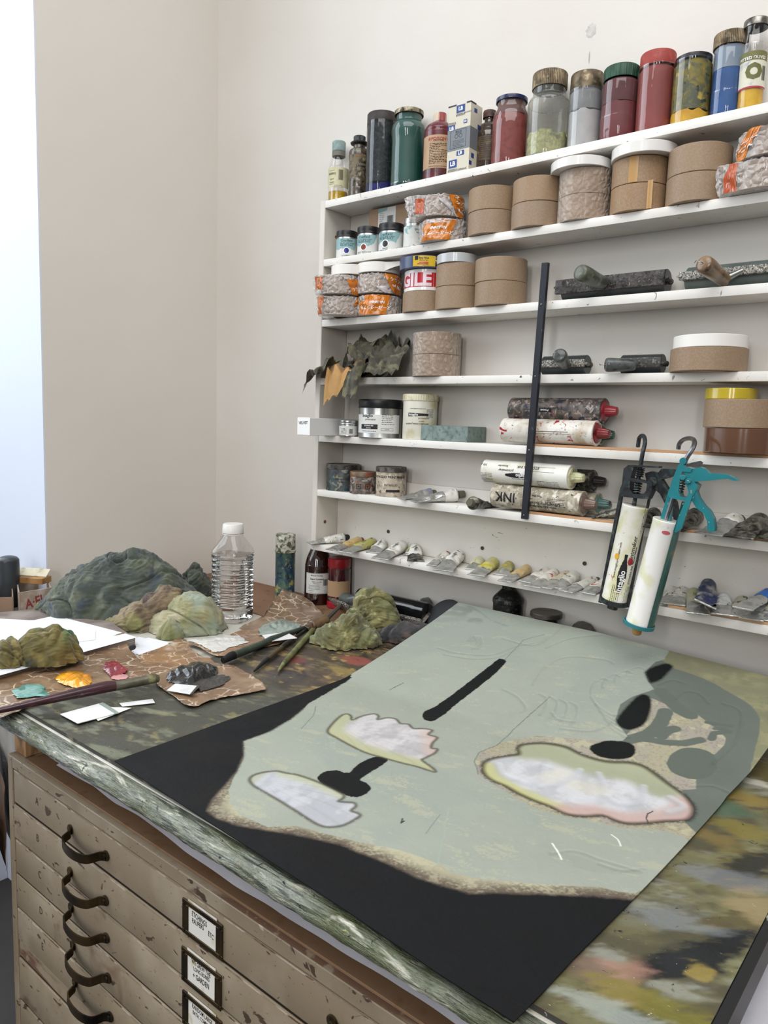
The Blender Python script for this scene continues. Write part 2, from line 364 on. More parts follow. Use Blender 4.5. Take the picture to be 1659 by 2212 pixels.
def lipf(u, v):
    x = XL+.003+u*(-.1505-XL-.003); t = v*(len(prof)-1); i = min(int(t), len(prof)-2); f = t-i
    y = prof[i][0]*(1-f)+prof[i+1][0]*f; z = prof[i][1]*(1-f)+prof[i+1][1]*f
    w = noise.noise(Vector((x*30, v*9, 1)))*.0016+noise.noise(Vector((x*90, v*22, 4)))*.0009
    ny, nz = y-(YF-.012), z-(ZD-.013); l = math.hypot(ny, nz)+1e-6
    s = sin(v*pi)**.5; return (x, y+ny/l*w*s, z+nz/l*w*s)
obj('front_lip', grid(n, 30, lipf), lipm, D, angle=None)
block_m = mat('pine_end_grain', 'b08a63', .7, layers=[('8a6543', 90, .5, .1, 3, 0, (1, 1, .3)), ('6b4a30', 20, .6, .08)], bump=(120, .0006))
bx = onZ(50, 1634, CZ-.622)
wb = thing('timber_spacer', 'short rough pine block holding the desk top above the plan chest', 'block', (bx.x-.012, bx.y+.002, CZ-.6215))
obj('block', box(-.022, .022, -.002, .30, 0, .0731, .002, 2), block_m, wb)
# plan chest ------------------------------------------------------
YC = .572; X0 = -1.3425; X1 = .05
pc_m = mat('chest_beige_paint', '94856f', .5, layers=[('8a7a65', 3, .52, .2), ('a39682', 8, .62, .1), ('4f3f31', 34, .662, .012, 9, .6, (1, 1, 1.6)), ('5e4a3a', 120, .685, .012, 8, .4, (1, 1, 2.0)), ('7b6654', 9, .68, .03, 9, 1), ('b9ab97', 30, .74, .01)], bump=[(12, .0005), (60, .0003)], rl=(10, .35, .6))
pce_m = mat('chest_worn_edge', '6b4f3d', .6, layers=[('94856f', 18, .47, .03, 8, .6, (.25, 1, 1)), ('8e7d6a', 60, .6, .05)], bump=(60, .0004))
brs = mat('aged_brass', '3e352a', .38, metal=.85, layers=[('5d4c30', 20, .5, .15), ('211c19', 12, .58, .08)])
K = thing('plan_chest', 'beige painted plan chest of wide shallow drawers with brass strap handles', 'chest of drawers', (0, 0, 0))
zc = CZ-.622
obj('carcass', merge(box(X0, X0+.018, YC, 1.50, .03, zc-.001, .0015, 1), box(X1-.018, X1, YC, 1.50, .03, zc-.001, .0015, 1), box(X0+.018, X1-.018, YC+.30, 1.5, .03, zc-.02), box(X0+.018, X1-.018, YC+.012, YC+.31, .05, .07)), pc_m, K)
obj('top_rail', box(X0+.0185, X1-.0185, YC, YC+.02, CZ-.6435, zc-.001, .001, 1), pc_m, K)
obj('top_board', bev_geo(box(X0, X1, YC+.0005, 1.5, zc-.0095, zc), .003, 2), pce_m, K)
edges = [-.6445, -.7105, -.7785, -.8465, -.9135, -.9805]
def handle(parent, x, z):
    base = []
    path = [(-.057, -.0015), (-.051, -.0025), (-.0455, -.006), (-.0425, -.014), (-.037, -.0225), (-.02, -.0275), (0, -.029), (.02, -.0275), (.037, -.0225), (.0425, -.014), (.0455, -.006), (.051, -.0025), (.057, -.0015)]
    sp = spline(path, 5); V, Fc = [], []; th = .0011; hw = .0072
    for i, (a, b) in enumerate(sp):
        p = sp[max(i-1, 0)]; q = sp[min(i+1, len(sp)-1)]; dx, dy = q[0]-p[0], q[1]-p[1]; l = math.hypot(dx, dy); nx, ny = -dy/l*th, dx/l*th
        dz = -.006*(1-(a/.057)**2)
        V += [(a+nx, b+ny, -hw+dz), (a+nx, b+ny, hw+dz), (a-nx, b-ny, hw+dz), (a-nx, b-ny, -hw+dz)]
    for i in range(len(sp)-1):
        for k in range(4): Fc.append((i*4+k, i*4+(k+1) % 4, i*4+4+(k+1) % 4, i*4+4+k))
    h = obj('handle', (V, Fc), brs, parent, loc=(x, -.0012, z))
    for s in (-1, 1):
        obj('screw_foot', merge(xf(capped([(.0085, 0), (.0085, .0012), (.007, .002)], 20), rot=(pi/2, 0, 0), loc=(s*.055, 0, 0)), xf(capped([(.0035, .002), (.0033, .0038), (.002, .0046)], 14), rot=(pi/2, 0, 0), loc=(s*.054, 0, 0))), brs, h)
    return h
hnd_pen = mat('drawer_ink', '1d1b1c', .7); stn = mat('stencil_paint', '3a2e26', .7)
card_m = mat('label_card', 'e6e2da', .6, layers=[('cbbd9c', 30, .62, .06)])
def holder(parent, x, z, rows, pokes=True):
    W, H, w, h = .0435, .0255, .030, .0185
    fr = []
    for (a, b, c, d) in ((-W, W, h, H), (-W, W, -H, -h), (-W, -w, -h, h), (w, W, -h, h)): fr.append(box(a, b, -.0022, 0, c, d, .0007, 1))
    ho = obj('label_holder', merge(*fr, *[xf(capped([(.0022, .0022), (.002, .0034), (.001, .0038)], 12), rot=(pi/2, 0, 0), loc=(sx*(W-.005), 0, sz*(H-.006))) for sx in (-1, 1) for sz in (-1, 1)]), brs, parent, loc=(x, -.0008, z))
    obj('card', box(-w-.001, w+.001, -.0010, -.0004, -h-.001, H+.003), card_m, ho, smooth=False)
    V, Fc = lines2d([(r_[0], r_[1]/.72, r_[2], r_[3]*.92)+tuple(r_[4:]) for r_ in rows]); V = [(a*.72+.0025*b/.01*0, b*1.12) for a, b in V]
    obj('handwriting', ([(a, -.0012, b) for a, b in V], Fc), hnd_pen, ho, smooth=False)
cards = [[('ETCHINGS', -.006, .0095, .0105, .012, -.03), ('PAUPERS', -.009, .0015, .0100, .012, .02), ('ETC', .019, -.001, .0100, .012, -.08)],
         [('WE GREW THE', .000, .0125, .0092, .012, -.02), ('LONG BONES', .001, .005, .0085, .012, .02), ('+ GARDEN', .000, -.0045, .0110, .014, .01)],
         [('RANDOM LARGE', .001, .011, .0088, .012, -.02), ('BATH, COMMON', .001, .003, .0082, .012, -.03)], [('DRAWINGS', 0, .008, .010, .012, 0)], [('PRINTS', 0, .008, .010, .012, 0)]]
dk_in = mat('chest_gap_shade', '2b2019', .8)
obj('dark_gap_board', box(X0+.0185, X1-.0185, YC+.0045, YC+.010, CZ-1.28, CZ-.644), dk_in, K)  # one board behind all drawers, its dark colour painting the shade in the gaps
hx = (-1.0625, -1.063, -1.0645, -1.060, -1.0558)
for i in range(5):
    zt_, zb = CZ+edges[i], CZ+edges[i+1]; rec = (.0015, .0, .0012, .0008, .001)[i]
    d = obj('drawer', bev_geo(box(X0+.0195, X1-.0195, 0, .0040, -(zt_-zb)/2+.0019, (zt_-zb)/2-.0019), .0022, 2), pc_m, K, loc=(0, YC+rec, (zt_+zb)/2))
    zh = CZ+(-.6808, -.7548, -.8192, -.8852, -.9498)[i]-(zt_+zb)/2
    handle(d, hx[i], zh); handle(d, -.47, zh)
    holder(d, -.7655, CZ+(-.6835, -.7545, -.8215, -.888, -.955)[i]-(zt_+zb)/2, cards[i])
    V, Fc = txt('ABCDE'[i], .020, .0); obj('stencil_letter', ([(a*.8-1.2345+.002*i, -.0004, b+.002) for a, b in V], Fc), stn, d, smooth=False)
    obj('lit_worn_edge', box(X0+.0215, X1-.0215, -.0002, .0003, (zt_-zb)/2-.0046, (zt_-zb)/2-.0028), mat('lit_worn_paint', 'c2b3a2', .5, layers=[('5f4736', 60, .54, .03, 6, .4, (.3, 1, 1)), ('94856f', 30, .5, .05)]), d, smooth=False)  # pale tone paints in light on the drawer's top edge; brown chips are wear
obj('middle_rail', box(X0+.0185, X1-.0185, YC+.004, YC+.02, CZ-1.0125, CZ-.9825, .001, 1), pce_m, K)
for i, (a, b) in enumerate(((-1.014, -1.099), (-1.101, -1.186), (-1.188, -1.273))):
    d = obj('drawer', bev_geo(box(X0+.0195, X1-.0195, 0, .0040, (b-a)/2+.0014, (a-b)/2-.0014), .0018, 2), pc_m, K, loc=(0, YC+.001, CZ+(a+b)/2))
    handle(d, -1.055, 0); handle(d, -.47, 0)
obj('plinth', box(X0+.004, X1-.004, YC+.01, 1.48, 0, .19), pc_m, K)
# cardboard sheet and white tissue sandwiched between chest and desk
kraft = mat('brown_cardboard', '896b50', .75, layers=[('7c5f44', 5, .5, .15), ('7a5a3c', 40, .62, .08)], bump=(150, .0002))
cbs = obj('cardboard_sheet', box(-1.285, .03, .5795, 1.45, CZ-.6212, CZ-.6172, .001, 1), kraft); tag(cbs, 'brown cardboard sheet lying on top of the plan chest under the desk', 'cardboard')
tis = mat('white_tissue', 'd3d2da', .7, bump=(25, .002), sss=.1)
TP = [onZ(a_, b_, CZ-.612) for a_, b_ in ((118, 1655), (200, 1702), (250, 1742), (300, 1773), (400, 1845), (600, 1979), (799, 2102), (931, 2188))]; TX = [p_.x for p_ in TP]; TY = [p_.y for p_ in TP]
def tisf(u, v):
    x = -1.207+u*1.17; w = noise.noise(Vector((x*7, 2, 0)))*.006+noise.noise(Vector((x*2.2, 7, 0)))*.010
    y0 = float(np.interp(x, TX, TY))+.15*w; y = y0+(1.0-y0)*v
    if u < .04: y = max(y, y0+.2*(1-u/.04)*.0)
    h = .0035+.006*(1+noise.noise(Vector((x*11, y*8, 3))))*math.exp(-v*5)+.018*min(1, v*6)
    return (x, y, CZ-.617+min(h, .045))
tag(obj('tissue_sheet', grid(160, 20, tisf), tis), 'sheet of white tissue paper peeping out between chest and desk edge', 'paper')

# ================================================================ painted board and the painting
def vnoise(x, y, seed=0, oct=1, gain=.5, lac=2.03):
    out = 0; amp = 1; tot = 0
    for o in range(oct):
        rs = np.random.RandomState(seed*17+o); T = rs.rand(256, 256)
        xi = np.floor(x).astype(int); yi = np.floor(y).astype(int); fx = x-xi; fy = y-yi; fx = fx*fx*(3-2*fx); fy = fy*fy*(3-2*fy)
        g = lambda a, b: T[a % 256, b % 256]
        out = out+amp*(g(xi, yi)*(1-fx)*(1-fy)+g(xi+1, yi)*fx*(1-fy)+g(xi, yi+1)*(1-fx)*fy+g(xi+1, yi+1)*fx*fy)
        tot += amp; amp *= gain; x = x*lac+13.7; y = y*lac+7.3
    return out/tot
def sdist(px, py, poly):
    """signed distance to a polygon, negative inside"""
    P = np.array(poly, float); d = np.full(px.shape, 1e9); ins = np.zeros(px.shape, bool)
    for i in range(len(P)):
        ax, ay = P[i-1]; bx, by = P[i]; ex, ey = bx-ax, by-ay; wx, wy = px-ax, py-ay
        t = np.clip((wx*ex+wy*ey)/(ex*ex+ey*ey+1e-12), 0, 1); d = np.minimum(d, (wx-t*ex)**2+(wy-t*ey)**2)
        c = ((ay > py) != (by > py)); xx = ax+(py-ay)*(bx-ax)/np.where(by-ay == 0, 1e-12, by-ay); ins ^= c & (px < xx)
    d = np.sqrt(d); return np.where(ins, -d, d)
def ldist(px, py, pts):
    d = np.full(px.shape, 1e9)
    for a, b in zip(pts[:-1], pts[1:]):
        ex, ey = b[0]-a[0], b[1]-a[1]; wx, wy = px-a[0], py-a[1]; t = np.clip((wx*ex+wy*ey)/(ex*ex+ey*ey+1e-12), 0, 1)
        d = np.minimum(d, (wx-t*ex)**2+(wy-t*ey)**2)
    return np.sqrt(d)
def sm(x, a, b): t = np.clip((x-a)/(b-a), 0, 1); return t*t*(3-2*t)
def L3(h): return np.array(rgb(h)[:3])
def mixc(col, c, m): return col*(1-m[..., None])+L3(c)*m[..., None]
def colgrid(name, nu, nv, posfn, colfn, mat_, parent=None, edge=None):
    u, v = np.meshgrid(np.linspace(0, 1, nu), np.linspace(0, 1, nv)); X, Y, Z = posfn(u, v)
    me = bpy.data.meshes.new(name); nvt = nu*nv; i = np.arange(nvt).reshape(nv, nu)
    q = np.stack([i[:-1, :-1], i[:-1, 1:], i[1:, 1:], i[1:, :-1]], -1).reshape(-1, 4)
    co = np.stack([X, Y, Z], -1).reshape(-1, 3)
    th = edge or 0
    if th:   # close the sheet: rim wall and underside sharing the border
        ring = np.concatenate([i[0, :-1], i[:-1, -1], i[-1, ::-1][:-1], i[::-1, 0][:-1]]); low = co[ring].copy(); low[:, 2] -= th
        k = len(ring); co = np.concatenate([co, low]); j = np.arange(k); a = ring; b = ring[(j+1) % k]; la = nvt+j; lb = nvt+(j+1) % k
        q = np.concatenate([q, np.stack([a, la, lb, b], -1)])
    me.vertices.add(len(co)); me.vertices.foreach_set('co', co.ravel())
    me.loops.add(q.size); me.loops.foreach_set('vertex_index', q.ravel()); me.polygons.add(len(q)); me.polygons.foreach_set('loop_start', np.arange(0, q.size, 4)); me.update(); me.validate()
    me.polygons.foreach_set('use_smooth', np.ones(len(q), bool)); me.set_sharp_from_angle(angle=radians(50))
    c = colfn(X, Y, Z); ca = me.color_attributes.new('paint', 'FLOAT_COLOR', 'POINT'); full = np.ones((len(co), 4)); full[:nvt, :3] = c.reshape(-1, 3)
    if th: full[nvt:, :3] = c.reshape(-1, 3)[ring]*.5
    ca.data.foreach_set('color', full.ravel().astype(np.float32)); me.materials.append(mat_)
    o = bpy.data.objects.new(name, me); C.objects.link(o)
    if parent: o.parent = parent
    return o
def pA(L): return [(400+x/2.592, 1400+y/2.592) for x, y in L]
def pB(L): return [(1000+x/2.517, 1300+y/2.517) for x, y in L]
def pC(L): return [(900+x/2.186, 1780+y/2.186) for x, y in L]

# --- painted board under everything
def board_col(X, Y, Z):
    a = vnoise(X*9, Y*9, 1, 5); b = vnoise(X*14+Y*6, Y*38-X*9, 2, 6, .6); c = vnoise(X*40, Y*60, 3, 5, .6); d = vnoise((X+Y)*18, (Y-X*.8)*9, 4, 5, .6)
    st = vnoise((X*.55+Y*.83)*12, (-X*.83+Y*.55)*60, 22, 6, .62)
    col = np.zeros(X.shape+(3,))+L3('47473e')
    col = mixc(col, '34342e', sm(a, .45, .6)); col = mixc(col, '5c5a4a', sm(b, .52, .66)*.7); col = mixc(col, '6f6a52', sm(b*.6+c*.4, .58, .70)*.7)
    # warm brown and ochre zone in the middle towards the back
    zone = sm(Y, .88, 1.05)*sm(X, -1.25, -1.1)
    col = col*(1-.8*zone[..., None])+.8*zone[..., None]*(L3('4c4036')*(1-sm(b, .4, .6))[..., None]+L3('6b5846')*sm(b, .4, .6)[..., None])
    col = mixc(col, '2e2a2c', zone*sm(d, .52, .62)*.8); col = mixc(col, '8a7444', zone*sm(b*.5+c*.5, .55, .64)*.9); col = mixc(col, 'a08a58', zone*sm(c, .64, .72)*.8)
    P = onZ(770, 1425, ZT); r = np.hypot((X-P.x)/.045, (Y-P.y)/.028)+(c-.5)*.8; col = mixc(col, '8e4d45', (1-sm(r, .7, 1.1))*.9)
    P = onZ(640, 1425, ZT); r = np.hypot((X-P.x)/.03, (Y-P.y)/.02)+(c-.5)*.9; col = mixc(col, '7e3f3c', (1-sm(r, .6, 1.1))*.7)
    P = onZ(745, 1450, ZT); r = np.hypot((X-P.x)/.09, (Y-P.y)/.03)+(c-.5)*1.2; col = mixc(col, '8b7a4d', (1-sm(r, .6, 1.1))*.6*sm(b, .4, .6))
    # scraped pale greens near the front edge
    z2 = (1-sm(Y, .80, .98)); col = mixc(col, '7b8270', z2*sm(b, .56, .70)*.55); col = mixc(col, '8d8459', z2*sm(c*.5+d*.5, .58, .66)*.5); col = mixc(col, '2d302b', z2*sm(a, .56, .68)*.5)
    # right hand strip: broad smears
    zr = sm(X, -.42, -.34)
    s1 = vnoise((X+.5*Y)*10, (Y-.6*X)*7, 31, 4); s2 = vnoise((X*.8+Y*.6)*8+3, (Y*.8-X*.6)*19, 32, 5, .6); s3 = vnoise((X*.8+Y*.6)*20, (Y*.8-X*.6)*64, 33, 5, .65)
    r = np.zeros(X.shape+(3,))+L3('524e3c'); r = mixc(r, '747150', sm(s1, .45, .6)); r = mixc(r, '868463', sm(s2, .55, .7)*.6); r = mixc(r, '4a3f28', sm(s1*.5+s3*.5, .54, .64)*.7)
    r = mixc(r, '8f9088', sm(s2*.6+s3*.4, .58, .68)*.6); r = mixc(r, '6d6232', sm(vnoise(X*11, Y*9, 35, 4), .56, .68)*.6); r = r*(.66+.5*s3)[..., None]
    def blob(px, py, rx, ry, c_, k=1., hard=.35, rot=0):
        nonlocal r
        P = onZ(px, py, ZT); dx, dy = X-P.x, Y-P.y; q = np.hypot((dx*cos(rot)+dy*sin(rot))/rx, (-dx*sin(rot)+dy*cos(rot))/ry)+(s3-.5)*2.4+(s2-.5)*1.2; r = mixc(r, c_, (1-sm(q, 1-hard, 1+hard))*k)
    blob(1500, 2065, .020, .095, '202224', 1, .3, -.45); blob(1625, 1870, .02, .06, '2c2c28', .95, .3, -.25); blob(1400, 2190, .03, .02, '25282b', .9); blob(1320, 2095, .035, .03, '9c7868', .8, .5); blob(1260, 2080, .03, .02, '6b5c4f', .7)
    blob(1440, 1975, .05, .022, '7f8382', .7, .5, .5); blob(1590, 1900, .05, .02, '787a7b', .7, .5, .4); blob(1640, 1960, .03, .03, '978662', .7, .5); blob(1385, 2150, .05, .02, '7a7430', .7, .5, .3)
    blob(1560, 1740, .03, .025, '4c6450', .8, .5); blob(1620, 1725, .035, .02, '8a7438', .7, .5); blob(1530, 1800, .04, .02, '7b6a3a', .7, .5); blob(1635, 1690, .03, .012, 'c2beb0', .8, .4); blob(1600, 1790, .03, .02, '7d7034', .7, .4)
    blob(1290, 2170, .05, .012, '9aa098', .7, .5, .2); blob(1330, 1985, .04, .02, '6f6a4c', .7, .5); blob(1515, 2105, .010, .014, '9a8746', .7, .3)
    return col*(1-zr[..., None])+r*zr[..., None]
board_m = mat('painted_board', '888888', .35, attr='paint', layers=[('b9b39a', 150, .735, .012, 6, 2, (.5, 1, 1)), ('2a2a26', 90, .70, .02, 6, 1), ('b5a35c', 120, .755, .012, 6, .5)], bump=[(60, .0006, (.5, 1, 1), 1), (260, .00025)], rl=(18, .18, .5), rand=False)
XBL, XBR = -1.262, -.149
def bpos(u, v):
    e = .0012; X = XBL+(XBR-XBL)*u; Y = YF+(YW-.012-YF)*v; return X, Y, np.full(X.shape, ZT-.0015)
BD = thing('painting_board', 'large hardboard panel smeared with olive, ochre and grey paint lying on the desk', 'board', (0, 0, 0))
colgrid('board_face', 500, 420, bpos, board_col, board_m, BD)
bedge = mat('board_edge', '3c3d38', .55, layers=[('6c6a5e', 40, .62, .04), ('5b2f34', 9, .66, .03), ('c9c6ba', 90, .73, .02)], bump=(60, .0005))
obj('board_core', box(XBL, XBR, YF, YW-.012, ZD+.0006, ZT-.0018), bedge, BD)
bblk = mat('board_black_edge', '1e1f20', .4, layers=[('cfcdc4', 60, .70, .02, 5, 1, (1, .4, 1))])
obj('edge_strip', box(XBR, XBR+.011, YF-.01, YW-.012, ZD-.028, ZT-.002, .001, 1), bblk, BD)

# --- the painting
AL = -.966; AB = 1.456
def asurf(X, Y):
    X = np.asarray(X, float); Y = np.asarray(Y, float); t = np.clip(Y-1.045, 0, 1); k = .03
    t2 = np.where(t < k, t*t/(2*k), t-k/2)
    g = 1-.16*np.clip((X+.62)/.35, 0, 1.2)
    return ZT+.0018+(.17*t2+.13*t2*t2)*g
def a_pt(px, py):
    z = ZT+.0018
    for _ in range(40): p = onZ(px, py, z); z = .5*z+.5*float(asurf(p.x, p.y))
    return (p.x, p.y)
def a_poly(pp, n=0): q = [a_pt(*p) for p in pp]; return spline(q, n, True) if n else q
REp = [a_pt(*p) for p in ((1110, 2207), (1180, 2135), (1240, 2070), (1300, 2010), (1370, 1940), (1430, 1878), (1475, 1830), (1525, 1775), (1570, 1720), (1620, 1668), (1659, 1615))]
REx = np.array([p[0] for p in REp]); REy = np.array([p[1] for p in REp])
front = [a_pt(*p) for p in ((250, 1645), (400, 1742), (556, 1842), (750, 1968), (950, 2104), (1110, 2207))]
FX = np.array([p[0] for p in front]); FY = np.array([p[1] for p in front])
print('right edge', [(round(a, 3), round(b, 3)) for a, b in REp], 'front', [(round(a, 3), round(b, 3)) for a, b in front])
def apos(u, v):
    Yr = REy[0]+(AB-REy[0])*v; Xr = np.interp(Yr, REy, REx) if REy[1] > REy[0] else REx.mean()
    X = AL+(Xr-AL)*u; Yf = np.interp(X, FX, FY); Y = Yf+(AB-Yf)*v
    return X, Y, asurf(X, Y)
BK = '121315'; SG = '989d91'; DS = '656b63'; CR = 'b8b192'; OL = '7f7d64'
def art_col(X, Y, Z):
    n1 = vnoise(X*14, Y*14, 5, 5); n2 = vnoise(X*60, Y*60, 6, 4, .6); n3 = vnoise(X*420, Y*420, 7, 2, .6); n4 = vnoise(X*16+Y*30, Y*70-X*28, 8, 5, .6)
    wob = (n2-.5)*.010
    wx, wy = X+(n2-.5)*.003, Y+(vnoise(X*60+9, Y*60, 16, 4, .6)-.5)*.003
    sd = lambda pp, n=0: sdist(wx, wy, a_poly(pp, n))
    col = np.zeros(X.shape+(3,))+L3(OL); col = mixc(col, '94916f', sm(n1, .45, .62)*.7); col = mixc(col, '75765e', sm(n2*.6+n1*.4, .52, .6)*.5)
    # dark sage body on the right
    dsage = pB([(1000, 330), (1080, 320), (1140, 358), (1250, 395), (1350, 437), (1440, 488), (1530, 540), (1585, 585), (1612, 630), (1614, 690), (1600, 760), (1570, 880), (1540, 1010), (1400, 1200), (1180, 1500), (300, 1500), (200, 900), (600, 700)])
    m = 1-sm(sd(dsage, 4), -.001, .001); dcol = L3(DS)*(1+.16*(n1-.5))[..., None]; col = col*(1-m[..., None])+dcol*m[..., None]
    # raw speckled ground
    ground = pB([(1008, 520), (1040, 528), (1100, 556), (1150, 602), (1200, 615), (1225, 590), (1280, 618), (1340, 662), (1398, 705), (1432, 742), (1420, 782), (1367, 830), (1290, 800), (1200, 797), (1130, 832), (1105, 880), (1150, 935), (1220, 962), (1270, 967), (1266, 1017), (1190, 1022), (1250, 1120), (1200, 1190), (1270, 1258), (1250, 1300), (1100, 1262), (830, 1240), (560, 1180), (300, 1090), (90, 960), (40, 870), (60, 800), (280, 730), (560, 735), (860, 745), (980, 640)])
    gd = sd(ground); m = 1-sm(gd, -.001, .001)
    gcol = np.zeros(X.shape+(3,))+L3('a19b84'); gcol = mixc(gcol, '9d968a', sm(n1, .4, .6)); gcol = mixc(gcol, '7d7565', sm(n3, .56, .75)*.55); gcol = mixc(gcol, 'b5b090', sm(n2, .58, .66)*.6)
    col = col*(1-m[..., None])+gcol*m[..., None]
    # sage branches and round over the ground
    for pts, w in ((pB([(840, 760), (930, 745), (1010, 720), (1060, 680), (1090, 630), (1100, 600)]), .0125), (pB([(900, 740), (1010, 750), (1100, 765), (1200, 770), (1290, 750)]), .008), (pB([(1080, 730), (1110, 700), (1150, 692)]), .010), (pB([(1330, 655), (1400, 668), (1450, 675)]), .005), (pB([(1350, 745), (1365, 715), (1440, 705)]), .006), (pB([(1230, 615), (1180, 590), (1130, 540), (1080, 490)]), .013), (pB([(1370, 690), (1420, 690)]), .004)):
        d = ldist(wx, wy, [a_pt(*p) for p in pts])+wob*.25; mm = 1-sm(d, w-.0012, w+.0012); col = mixc(col, '5f665e', mm)
    m = 1-sm(sd(pB([(1110, 880), (1130, 830), (1200, 795), (1290, 798), (1360, 830), (1380, 900), (1340, 950), (1270, 965), (1190, 950), (1130, 920)]), 4), -.001, .001); col = mixc(col, '5d645c', m)
    # pale sage main field
    sage = [(990, 1250), (1200, 1290), (1443, 1395), (1444, 1408), (1436, 1424), (1415, 1430), (1393, 1453), (1401, 1473), (1413, 1489), (1390, 1497), (1365, 1505), (1340, 1522), (1330, 1553), (1345, 1578), (1355, 1590), (1345, 1600), (1278, 1599), (1222, 1594), (1159, 1590), (1119, 1597), (1079, 1606), (1040, 1622), (1026, 1646), (1034, 1674), (1071, 1697), (1110, 1722), (1155, 1745), (1200, 1760), (1278, 1772), (1338, 1788), (1397, 1790), (1437, 1795), (1477, 1808), (1520, 1840), (1371, 1931), (1335, 1926), (1298, 1917), (1220, 1913), (1129, 1906), (1055, 1901), (978, 1887), (948, 1867), (921, 1855), (863, 1836), (774, 1819), (700, 1800), (639, 1784), (577, 1786), (520, 1760), (500, 1740), (493, 1706), (512, 1666), (526, 1640), (527, 1601), (581, 1580), (628, 1553), (648, 1538), (668, 1518), (722, 1487), (757, 1461), (760, 1400)]
    ssd = sd(sage)
    cream = np.zeros(X.shape+(3,))+L3('a39d85'); cream = mixc(cream, 'b0ab90', sm(n1, .42, .58)*.8); cream = mixc(cream, '978d7c', sm(n3*.6+n4*.4, .52, .68)*.4)
    blackp = [(250, 1500), (759, 1420), (759, 1464), (720, 1489), (666, 1520), (647, 1539), (628, 1554), (581, 1581), (527, 1601), (527, 1631), (512, 1666), (489, 1693), (458, 1728), (447, 1751), (466, 1767), (516, 1783), (574, 1793), (631, 1802), (689, 1814), (736, 1825), (786, 1845), (844, 1868), (901, 1895), (969, 1918), (1014, 1929), (1083, 1929), (1220, 1933), (1312, 1938), (1362, 1943), (1420, 1945), (1500, 2300), (900, 2300), (100, 1700)]
    bsd = sdist(wx, wy, a_poly(blackp, 0))
    low = (Y < 1.09) & (X < -.25) & (ssd > -.02)
    lowleft = sdist(X, Y, a_poly([(430, 1600), (640, 1500), (800, 1700), (800, 1780), (1000, 1880), (1400, 1920), (1450, 1960), (1400, 2100), (400, 1900)]))
    m = 1-sm(lowleft, -.001, .001); cc = cream*(1-(.80*(1-sm(bsd, .0, .030))*sm(n2*.5+n3*.5, .30, .60))[..., None]); cc = mixc(cc, '6f5d52', (1-sm(bsd, .002, .02))*.45); col = col*(1-m[..., None])+cc*m[..., None]
    m = 1-sm(ssd, -.0008, .0008)
    sc = L3(SG)*(1+.12*(n1-.5)+.05*(n2-.5))[..., None]; sc = mixc(sc, '8f978f', sm(vnoise(X*6, Y*6, 44, 3), .45, .6)*.5)
    # ochre scrapes where the ground shows through
    sp = (ssd > -.05)*.04
    for (px, py, rx, ry) in ((800, 1545, .085, .018), (700, 1590, .06, .022), (740, 1625, .10, .014), (900, 1590, .05, .02), (640, 1660, .09, .03), (820, 1780, .10, .022), (900, 1740, .05, .02), (540, 1745, .05, .035), (600, 1770, .07, .014), (960, 1650, .05, .02), (560, 1530, .10, .02), (700, 1510, .05, .012), (1100, 1445, .03, .02), (880, 1450, .04, .02), (1080, 1620, .05, .02), (1150, 1835, .06, .02), (1390, 1860, .05, .02), (1080, 1840, .04, .03), (860, 1690, .05, .03), (1230, 1800, .06, .01)):
        q = a_pt(px, py); r = np.hypot((X-q[0])/rx, (Y-q[1])/ry); sp = np.maximum(sp, (1-sm(r, .3, 1.25))*.125)
    sc = mixc(sc, 'a6a691', sm(n4*.7+n3*.3+sp, .63, .72)*.75)
    col = col*(1-m[..., None])+sc*m[..., None]
    # darker bare patch at the back left corner, large faint curved strokes
    for pts, w, c_, k in (([(975, 1312), (1010, 1318), (1000, 1327), (955, 1323)], .016, '7f877f', .8), ([(950, 1340), (1000, 1335), (1035, 1343)], .016, '838d84', .45), ([(1015, 1340), (1030, 1338), (1036, 1341)], .008, '7b847b', .6), ([(1010, 1310), (1035, 1320), (1060, 1340), (1095, 1352)], .004, '858f87', .9)):
        d = ldist(X, Y, [a_pt(*p) for p in pts])+(n2-.5)*.012; col = mixc(col, c_, (1-sm(d, w*.4, w))*k)
    strokes = [[(945, 1400), (990, 1412), (1060, 1415), (1110, 1398), (1150, 1390)], [(960, 1415), (1020, 1424), (1075, 1420), (1120, 1400)], [(1085, 1380), (1150, 1395), (1190, 1375), (1220, 1350)], [(1180, 1400), (1230, 1380), (1300, 1372)], [(1150, 1480), (1180, 1440), (1225, 1420), (1300, 1425), (1325, 1434)], [(1085, 1490), (1115, 1505), (1135, 1530), (1125, 1540)]]
    strokes += [[(1010+6*k, 1385), (1022+6*k, 1375), (1030+5*k, 1390), (1020+6*k, 1402)] for k in range(3)]
    strokes += [[(1275+26*k, 1500-14*k), (1282+26*k, 1478-10*k), (1300+26*k, 1466-8*k), (1312+26*k, 1470-8*k)] for k in range(4)]
    strokes += [[(1275+10*k, 1505+16*k), (1290+10*k, 1525+14*k), (1320+8*k, 1545+12*k), (1345+4*k, 1545+12*k)] for k in range(5)]
    strokes += [[(1165+22*k, 1500+6*k), (1180+22*k, 1510+6*k), (1178+22*k, 1530+7*k), (1165+22*k, 1545+7*k)] for k in range(4)]
    strokes += [[(1190, 1540), (1205, 1555), (1240, 1560)], [(1210, 1575), (1280, 1580), (1320, 1560), (1330, 1545)], [(1190, 1845), (1240, 1840), (1300, 1860), (1385, 1885)], [(1295, 1868), (1340, 1882), (1390, 1878)], [(1420, 1480), (1450, 1470), (1480, 1478)], [(1460, 1510), (1480, 1495), (1510, 1500), (1530, 1520)], [(1560, 1520), (1600, 1540), (1590, 1600), (1540, 1650)], [(1490, 1700), (1540, 1700), (1590, 1720)]]
